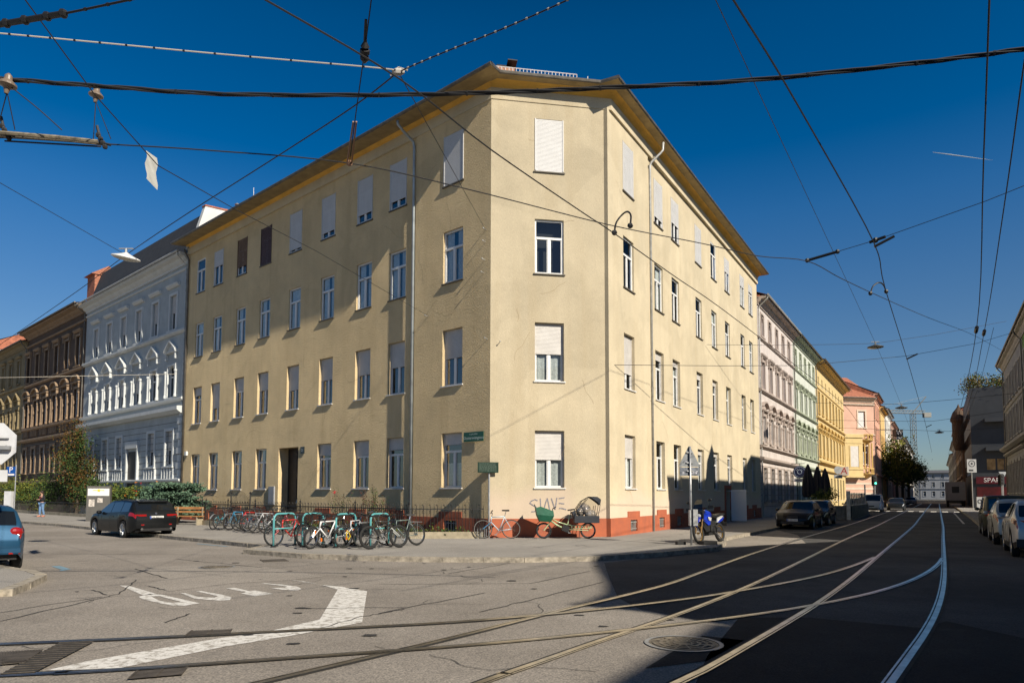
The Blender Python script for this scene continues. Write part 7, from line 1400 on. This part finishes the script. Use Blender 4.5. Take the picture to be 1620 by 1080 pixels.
JEANS = mat('blue jeans', (.13, .23, .40), .85, var=.2, scale=6); DKCL = mat('dark cloth', (.014, .015, .02), .9); GRCL = mat('grey cloth', (.16, .15, .13), .9)
t = person('woman with long dark hair, dark jacket and blue jeans walking on the far left pavement', (-32.4, 48.6, 0), math.pi-.35, DKCL, JEANS, mat('pink shoes', (.45, .18, .12), .7), 'hold', 'long', 1.06)
for ob in t.children:
    if ob.name.startswith('eye'): pass
b = MB(); ORG = Vector((0, 0, 0)); b.box((0, .13, 1.22), (.16, .02, .18)); b.build('shirt', mat('wine shirt', (.12, .02, .02), .9), t)
c1 = person('cyclist in a grey top riding towards the viewer past the planter enclosure', (32.6, 65.6, ZR), math.pi-.54, GRCL, DKCL, M_BLACK, 'cycle', 'helmet', 1.05)
bicycle('dark bicycle ridden by the cyclist beside the planter enclosure', (32.95, 66.15, ZR), math.atan2(-uR.y, -uR.x), col=(.02, .02, .022), kind='city', name='bicycle')
person('pedestrian in dark clothes standing at the far left crossing', (45.5, 87.0, 0), math.pi+.4, DKCL, DKCL, M_BLACK, 'walk', 'short', 1.06)
# ================================================================ far trees, truck, crane
def street_tree(label, p, h, r, n, seed, ms, leaf=.3, trunk_h=3.0, loose=False):
    rn = random.Random(seed); t = thing('street_tree', label, 'tree', (p[0], p[1], 0), 'street trees at the end of the tram street'); b = MB(); c = Vector((p[0], p[1], 0)); b.tube([c, c+Z*trunk_h, c+Z*h*.6+Vector((.3, 0, 0)), c+Z*h*.95], [.26, .2, .1, .02], 8)
    for k in range(11): a = k*2.4; z = trunk_h+(h*.6-trunk_h)*k/11; b.tube([c+Z*z, c+Z*(z+h*.12)+Vector((math.cos(a), math.sin(a), 0))*r*.45, c+Z*(z+h*.25)+Vector((math.cos(a), math.sin(a), 0))*r*.8], [.09, .05, .015], 5)
    b.build('trunk', M_BARK, t); b = MB(); tree_crown(b, (p[0], p[1], trunk_h+(h-trunk_h)*.5), (r, r, (h-trunk_h)*.52), n, leaf, rn, shape=lambda z: 1-.35*max(0, z), lumps=60, m=len(ms)); b.build('crown', ms, t)
street_tree('tall loose tree with olive yellow leaves, front one at the street end', (61.8, 113, 0), 11.8, 3.2, 3400, 41, [LG, LY, LY], .34)
street_tree('dense dark tree behind the front street tree', (66.6, 120, 0), 8.6, 3.9, 4200, 42, [LD, LG], .36)
street_tree('dark street tree right of the others at the street end', (71.0, 126, 0), 8.0, 3.1, 3200, 43, [LG, LD, LY], .36)
street_tree('thin leaved tree top behind the street trees', (64.5, 124, 0), 14.6, 3.0, 800, 44, [LG, LY], .36)
# planted terrace on the modern block
org((0, 0, 0)); rn = random.Random(8); FSb = FS
t = thing('roof_plant', 'bushy ochre green shrubs growing on the roof terrace of the modern block', 'shrub', FS(-3, 15.2, -1)); b = MB()
for k in range(34):
    c = FS(-rn.uniform(.1, 9), 15.2+rn.uniform(.3, 1.9), -rn.uniform(-.3, 7))
    for q in range(120): b.leaf(c+Vector((rn.gauss(0, .5), rn.gauss(0, .5), rn.gauss(0, .4))), rn.uniform(.14, .34), rn, rn.choice((0, 0, 1, 2)))
b.build('foliage', [mat('leaf ochre', (.15, .10, .03), .8), LG, LY], t)
b = MB()
for k in range(6): c = FS(-1-k*1.4, 15.2, -1); b.tube([c, c+Z*1.2], .03, 4)
b.build('stem', M_BARK, t)
tp = FR(97, 0, 13.0); t = thing('box_truck', 'pale grey box truck standing far down the street', 'truck', (tp.x, tp.y, ZR)); b = MB(); u3, n3 = uR.to_3d(), nR.to_3d(); c = tp.copy(); c.z = .9
b.ob(c-n3*1.25, n3*2.5, u3*6, Z*2.7); b.build('box', mat('truck grey', (.30, .30, .31), .6, var=.1), t); b = MB(); b.ob(c-n3*1.15-Z*.5+u3*6.1, n3*2.3, u3*1.8, Z*2.4); b.build('cab', mat('truck cab', (.2, .2, .22), .5), t)
b = MB(); b.ob(c-n3*.45+Z*1.1-u3*.02, n3*.9, u3*.02, Z*.9); b.build('rear_marking', M_TRIM, t); b = MB(); b.ob(c-n3*1.2-Z*.25-u3*.05, n3*2.4, u3*.1, Z*.12); b.build('bumper', M_TRIM, t)
for s, a in ((-1.0, 1), (1.0, 1), (-1.0, 6.3), (1.0, 6.3)): b = MB(); b.lathe([(.48, -.14), (.48, .14), (.01, .14)], c+n3*s+u3*a-Z*.55, tuple(n3), 16); b.lathe([(.01, -.14), (.48, -.14)], c+n3*s+u3*a-Z*.55, tuple(n3), 16); b.build('wheel', M_TYRE, t)
def far_car(label, s, d, col):
    oncoming(label, col, s, d, None)
far_car('pale car with dipped lights approaching far away at the end of the street', 122, 6.6, (.35, .35, .36))
cp = Vector((172, 300, 0)); t = thing('tower_crane', 'slender tower crane with a long horizontal jib beyond the trees', 'crane', cp); mc = mat('crane steel', (.22, .22, .20), .6)
def truss(b, p, q, w_, n, up):
    d = (q-p); sd = d.normalized().cross(up).normalized(); C = [sd*w_+up*w_, sd*-w_+up*w_, sd*-w_-up*w_, sd*w_-up*w_]
    for c in C: b.tube([p+c, q+c], .12, 4)
    for k in range(n): a, e = p+d*(k/n), p+d*((k+1)/n); [b.tube([a+C[i], e+C[(i+1) % 4]], .07, 3) for i in range(4)]
b = MB(); truss(b, cp, cp+Z*37, .8, 22, Vector((0, 1, 0))); b.build('mast', mc, t); b = MB(); truss(b, cp+Z*37.2+Vector((5, 0, 0)), cp+Z*37.2-Vector((34, 4, 0)), .6, 26, Z); b.build('jib', mc, t)
b = MB(); b.tube([cp+Z*37, cp+Z*44+Vector((6, 0, 0))], .2, 4); b.tube([cp+Z*44+Vector((6, 0, 0)), cp+Z*38-Vector((20, 0, 0))], .06, 3); b.box(cp+Z*37+Vector((6, 0, -1)), (3, 1.5, 2)); b.build('counter_jib', mc, t)
# ================================================================ overhead wires and lamps
WL = {'bundle': 'thick black twisted supply cable sweeping right across the upper sky', 'contact_left': 'contact wire from top left running past the corner house along the left tram track', 'contact_right': 'contact wire descending over the right tram track from the top right of centre', 'lampwire': 'thin braided wire carrying the hanging lamps down the street', 'contact_r2': 'steep contact wire near the right edge, inner one', 'contact_r3': 'steep contact wire near the right edge, outer one', 'contact_r4': 'short branching contact wire beside the grey house on the right', 'crossing': 'contact wire sagging from the insulated beam at left to the grey house at right', 'anchor_left_long': 'long stay wire from top left down to an anchor on the yellow wall', 'light_cable': 'pale banded cable across the top left ending at the wire knot', 'dark_cable': 'banded dark cable rising right from the wire knot above the corner house', 'lamp_long': 'stay wire rising from the left street lamp to the wire knot', 'lamp_side': 'thin wire from the left edge to the hanging street lamp', 'hanger': 'short hanging wire with a black insulator at the top left of centre', 'stay_wall': 'thin stay from the wire knot down to the yellow wall', 'top_left_bar': 'dark insulated wire crossing the top left corner', 'hang_left': 'slanting wire through a disc insulator at the left edge', 'span_arm': 'span wire with two short steady arms rising to the right edge', 'span_r0': 'span wire from the first window bay of the right front across the tram street', 'span_lamp1': 'span wire holding the first hanging lamp of the tram street', 'span_left_a': 'pale span wire crossing the left street to the white house', 'span_far_a': 'span wire holding the second hanging lamp farther down', 'span_far_b': 'far span wire between the yellow house and the grey house', 'span_far_c': 'farthest span wire over the street with a small lamp'}
for k, P in WIRES.items():
    P = [Vector(p) for p in P]; mid = P[len(P)//2]; t = thing('overhead_wire', WL[k], 'wire', P[0]); r = {'bundle': .020, 'contact_left': .0095, 'contact_right': .0095, 'crossing': .009, 'lampwire': .009, 'light_cable': .0085, 'dark_cable': .0085, 'top_left_bar': .011, 'contact_r2': .010, 'contact_r3': .010, 'lamp_long': .010}.get(k, .007)
    if k.startswith('span_') and k not in ('span_arm',): r = .012
    if k.startswith('span_far'): r = .016
    curve = spline(P, 5) if len(P) > 2 and not k.startswith('span') and k not in ('anchor_left_long',) else P
    b = MB()
    if k == 'bundle':
        for q in range(3):
            Q = [p+Vector((0, .018*math.cos(i*.9+q*2.1), .018*math.sin(i*.9+q*2.1))) for i, p in enumerate(curve)]; b.tube(Q, .013, 5)
    else: b.tube(curve, r, 5)
    nf0 = len(b.f)
    if k in ('light_cable', 'dark_cable', 'bundle', 'lampwire', 'top_left_bar'):
        n = {'light_cable': 22, 'dark_cable': 26, 'bundle': 15, 'lampwire': 40, 'top_left_bar': 12}[k]
        for q in range(1, n):
            x = q/n*(len(curve)-1); i = int(x); p = curve[i].lerp(curve[min(i+1, len(curve)-1)], x-i); d = (curve[min(i+1, len(curve)-1)]-curve[i]).normalized(); b.tube([p-d*.012, p+d*.012], r*1.45, 6)
    b.m = [0]*nf0+[1]*(len(b.f)-nf0); b.build('cable', [M_WIREL if k in ('light_cable', 'span_left_a') else M_WIRE, M_BLACK if k != 'dark_cable' else M_WIREL], t)
    if k == 'top_left_bar': b = MB(); b.tube([P[1]-(P[2]-P[1])*.6, P[2]], .028, 6); [b.ball(P[1].lerp(P[2], q), .045, 6) for q in (.1, .4, .75, 1)]; b.build('insulator', M_BLACK, t)
    if k == 'span_arm':
        b = MB(); b.tube([P[0], P[1]], .03, 6); b.tube([P[2]-(P[3]-P[2])*.06, P[2]+(P[3]-P[2])*.1], .03, 6); b.ball(P[0], .05, 6); b.ball(P[1], .05, 6); b.ball(P[2], .06, 6); b.build('steady_arm', M_BLACK, t)
    if k in ('contact_r2', 'contact_r3'): b = MB(); p = P[-3]; d = (P[-2]-P[-3]).normalized(); b.tube([p-d*.2, p+d*.45], .05, 6); b.build('clamp', M_BLACK, t)
    if k == 'contact_right':
        [(lambda bb: (bb.tube([P[j]-Z*.06, P[j]+Z*.06+Vector((.3, -.1, .03))], .025, 5), bb.build('clamp', M_BLACK, t)))(MB()) for j in (3, 5, 7)]
    if k == 'hanger':
        b = MB(); d = (Vector(INSUL[1])-Vector(INSUL[0])).normalized(); c = Vector(INSUL[0]); b.lathe([(.012, -.1), (.05, -.06), (.05, -.03), (.03, -.02), (.055, .0), (.055, .04), (.03, .05), (.05, .07), (.02, .12), (.016, .34)], c, tuple(d), 10); b.build('insulator', M_BLACK, t)
        b = MB(); b.tube([P[0]+Vector((-.03, 0, 0)), P[0].lerp(P[1], .85)+Vector((-.02, 0, 0))], .012, 5); b.tube([P[0]+Vector((.03, 0, 0)), P[0].lerp(P[1], .85)+Vector((.02, 0, 0))], .012, 5); b.ball(P[0], .045, 6); b.build('rod', mat('rusty rod', (.28, .16, .10), .7), t)
for i, P in enumerate(ARCS):
    P = [Vector(p) for p in P]; t = thing('jumper_cable', ('curved black jumper cable between two contact wires before the yellow right front', 'curved black jumper cable over the right contact wire')[i], 'cable', P[0], 'jumper cables'); b = MB(); b.tube(spline(P, 5), .016, 6); b.build('cable', M_BLACK, t); [(lambda bb: (bb.ball(q_, .05, 6), bb.build('clamp', M_BLACK, t)))(MB()) for q_ in (P[0], P[-1])]
k0 = Vector(KNOT); t = thing('wire_knot', 'pale wrapped knot where several stay wires meet left of the roof edge', 'wire knot', k0); b = MB(); b.lathe([(.02, -.08), (.045, -.03), (.045, .03), (.02, .08)], k0, (1, .2, .1), 8); b.tube([k0+Vector((-.1, 0, -.05)), k0+Vector((0, 0, .06)), k0+Vector((.12, 0, .02))], .012, 5); b.build('clamp', mat('wrapped tape', (.45, .42, .38), .7), t)
for i, p in enumerate(ISO):
    p = Vector(p); t = thing('disc_insulator', ('disc insulator with two thin hangers at the left edge of the sky', 'disc insulator hanging above the right end of the insulated beam')[i], 'insulator', p, 'disc insulators of the tram wire'); b = MB(); b.lathe([(.012, .13), (.04, .10), (.045, .05), (.10, .0), (.10, -.02), (.05, -.04), (.035, -.06), (.02, -.12)], p, (.1, 0, 1), 14); b.build('disc', mat('brown ceramic', (.20, .15, .11), .35), t)
    e = Vector(BEAM[1 if i == 0 else 3]); b = MB(); b.tube([p-Z*.1, e+Vector((.12, 0, .05))], .006, 4); b.tube([p-Z*.1, e+Vector((-.10, 0, .05))], .006, 4); b.build('hanger', M_WIRE, t)
P = [Vector(p) for p in BEAM]; t = thing('insulator_beam', 'rusty double beam section insulator hanging in the tram wire at the left edge', 'insulator', P[1]); b = MB(); 
for o in (-.035, .035): b.tube([p+Vector((0, o*2, o*.6)) for p in P], .024, 6)
b.build('beam', mat('rusty beam', (.20, .17, .12), .8, var=.6, scale=14), t); b = MB()
for p in (P[1], P[3]):
    for q in range(4): b.ball(p+Vector((.03*q-.04, 0, .10-.05*q)), .035, 6)
    b.tube([p+Vector((-.06, 0, .22)), p, p+Vector((.12, 0, -.03))], .018, 5)
b.tube([P[1]-Z*.09, P[3]-Z*.05], .011, 5); b.build('fitting', M_WIRE, t)
Pf = [Vector(p) for p in FLAG]; t = thing('cloth_strip', 'small pale grey cloth strip hanging on the stay wire in the upper left sky', 'cloth', Pf[0]); b = MB(); nf = 6
for k in range(nf):
    a, e = k/nf, (k+1)/nf; o0, o1 = Vector((0, .04*math.sin(a*9), 0)), Vector((0, .04*math.sin(e*9), 0)); b.prism([Pf[0].lerp(Pf[3], a)+o0, Pf[1].lerp(Pf[2], a)+o0, Pf[1].lerp(Pf[2], e)+o1, Pf[0].lerp(Pf[3], e)+o1], (0, .006, 0))
b.build('cloth', mat('pale cloth', (.50, .50, .46), .9, var=.2, scale=4), t)
M_LAMPW = mat('lamp housing white', (.66, .66, .64), .4); M_LAMPD = mat('lamp housing grey', (.06, .065, .07), .5)
for i, p in enumerate(LAMPS):
    p = Vector(p); sc = (1.0, 1.5, 1.5, 1.2)[i]; t = thing('hanging_lamp', ('white disc street lamp hanging over the left street', 'dark disc street lamp hanging nearest over the tram street', 'dark disc street lamp second along the tram street', 'small dark street lamp farthest down the tram street')[i], 'street lamp', p, 'street lamps hanging on span wires')
    ax = (.18, -.12, 1) if i == 0 else (0, 0, 1); b = MB(); b.lathe([(.02*sc, .14*sc), (.10*sc, .10*sc), (.20*sc, .06*sc), (.33*sc, .02*sc), (.34*sc, -.01*sc), (.28*sc, -.035*sc)], p, ax, 20); b.build('housing', M_LAMPW if i == 0 else M_LAMPD, t, smooth=True)
    b = MB(); b.lathe([(.28*sc, -.035*sc), (.16*sc, -.06*sc), (.001, -.065*sc)], p, ax, 20); b.build('diffuser', mat('lamp diffuser', (.42, .40, .34), .3), t, smooth=True); b = MB(); b.tube([p+Z*.1*sc, p+Z*.24*sc], .03*sc, 6); b.tube([p+Z*.24*sc-Vector((.18, 0, 0))*sc, p+Z*.24*sc+Vector((.18, 0, 0))*sc], .018*sc, 5); b.build('hanger', M_GREYM, t)
# condensation trail high in the sky
org((1250, 2000, 1000)); c0 = Vector((1232.6, 2000, 1005)); b = MB(); d_ = Vector((175, 0, -24)); b.tube([c0, c0+d_*.3, c0+d_*.65, c0+d_], [.5, 1.5, 1.1, .2], 6)
struct(b.build('contrail', mat('contrail', (.34, .38, .42), 1.0)), 'stuff')
for o in list(COL.objects):
    if o.type == 'MESH' and o.parent is None and 'kind' not in o and 'label' not in o: print('UNTAGGED', o.name)
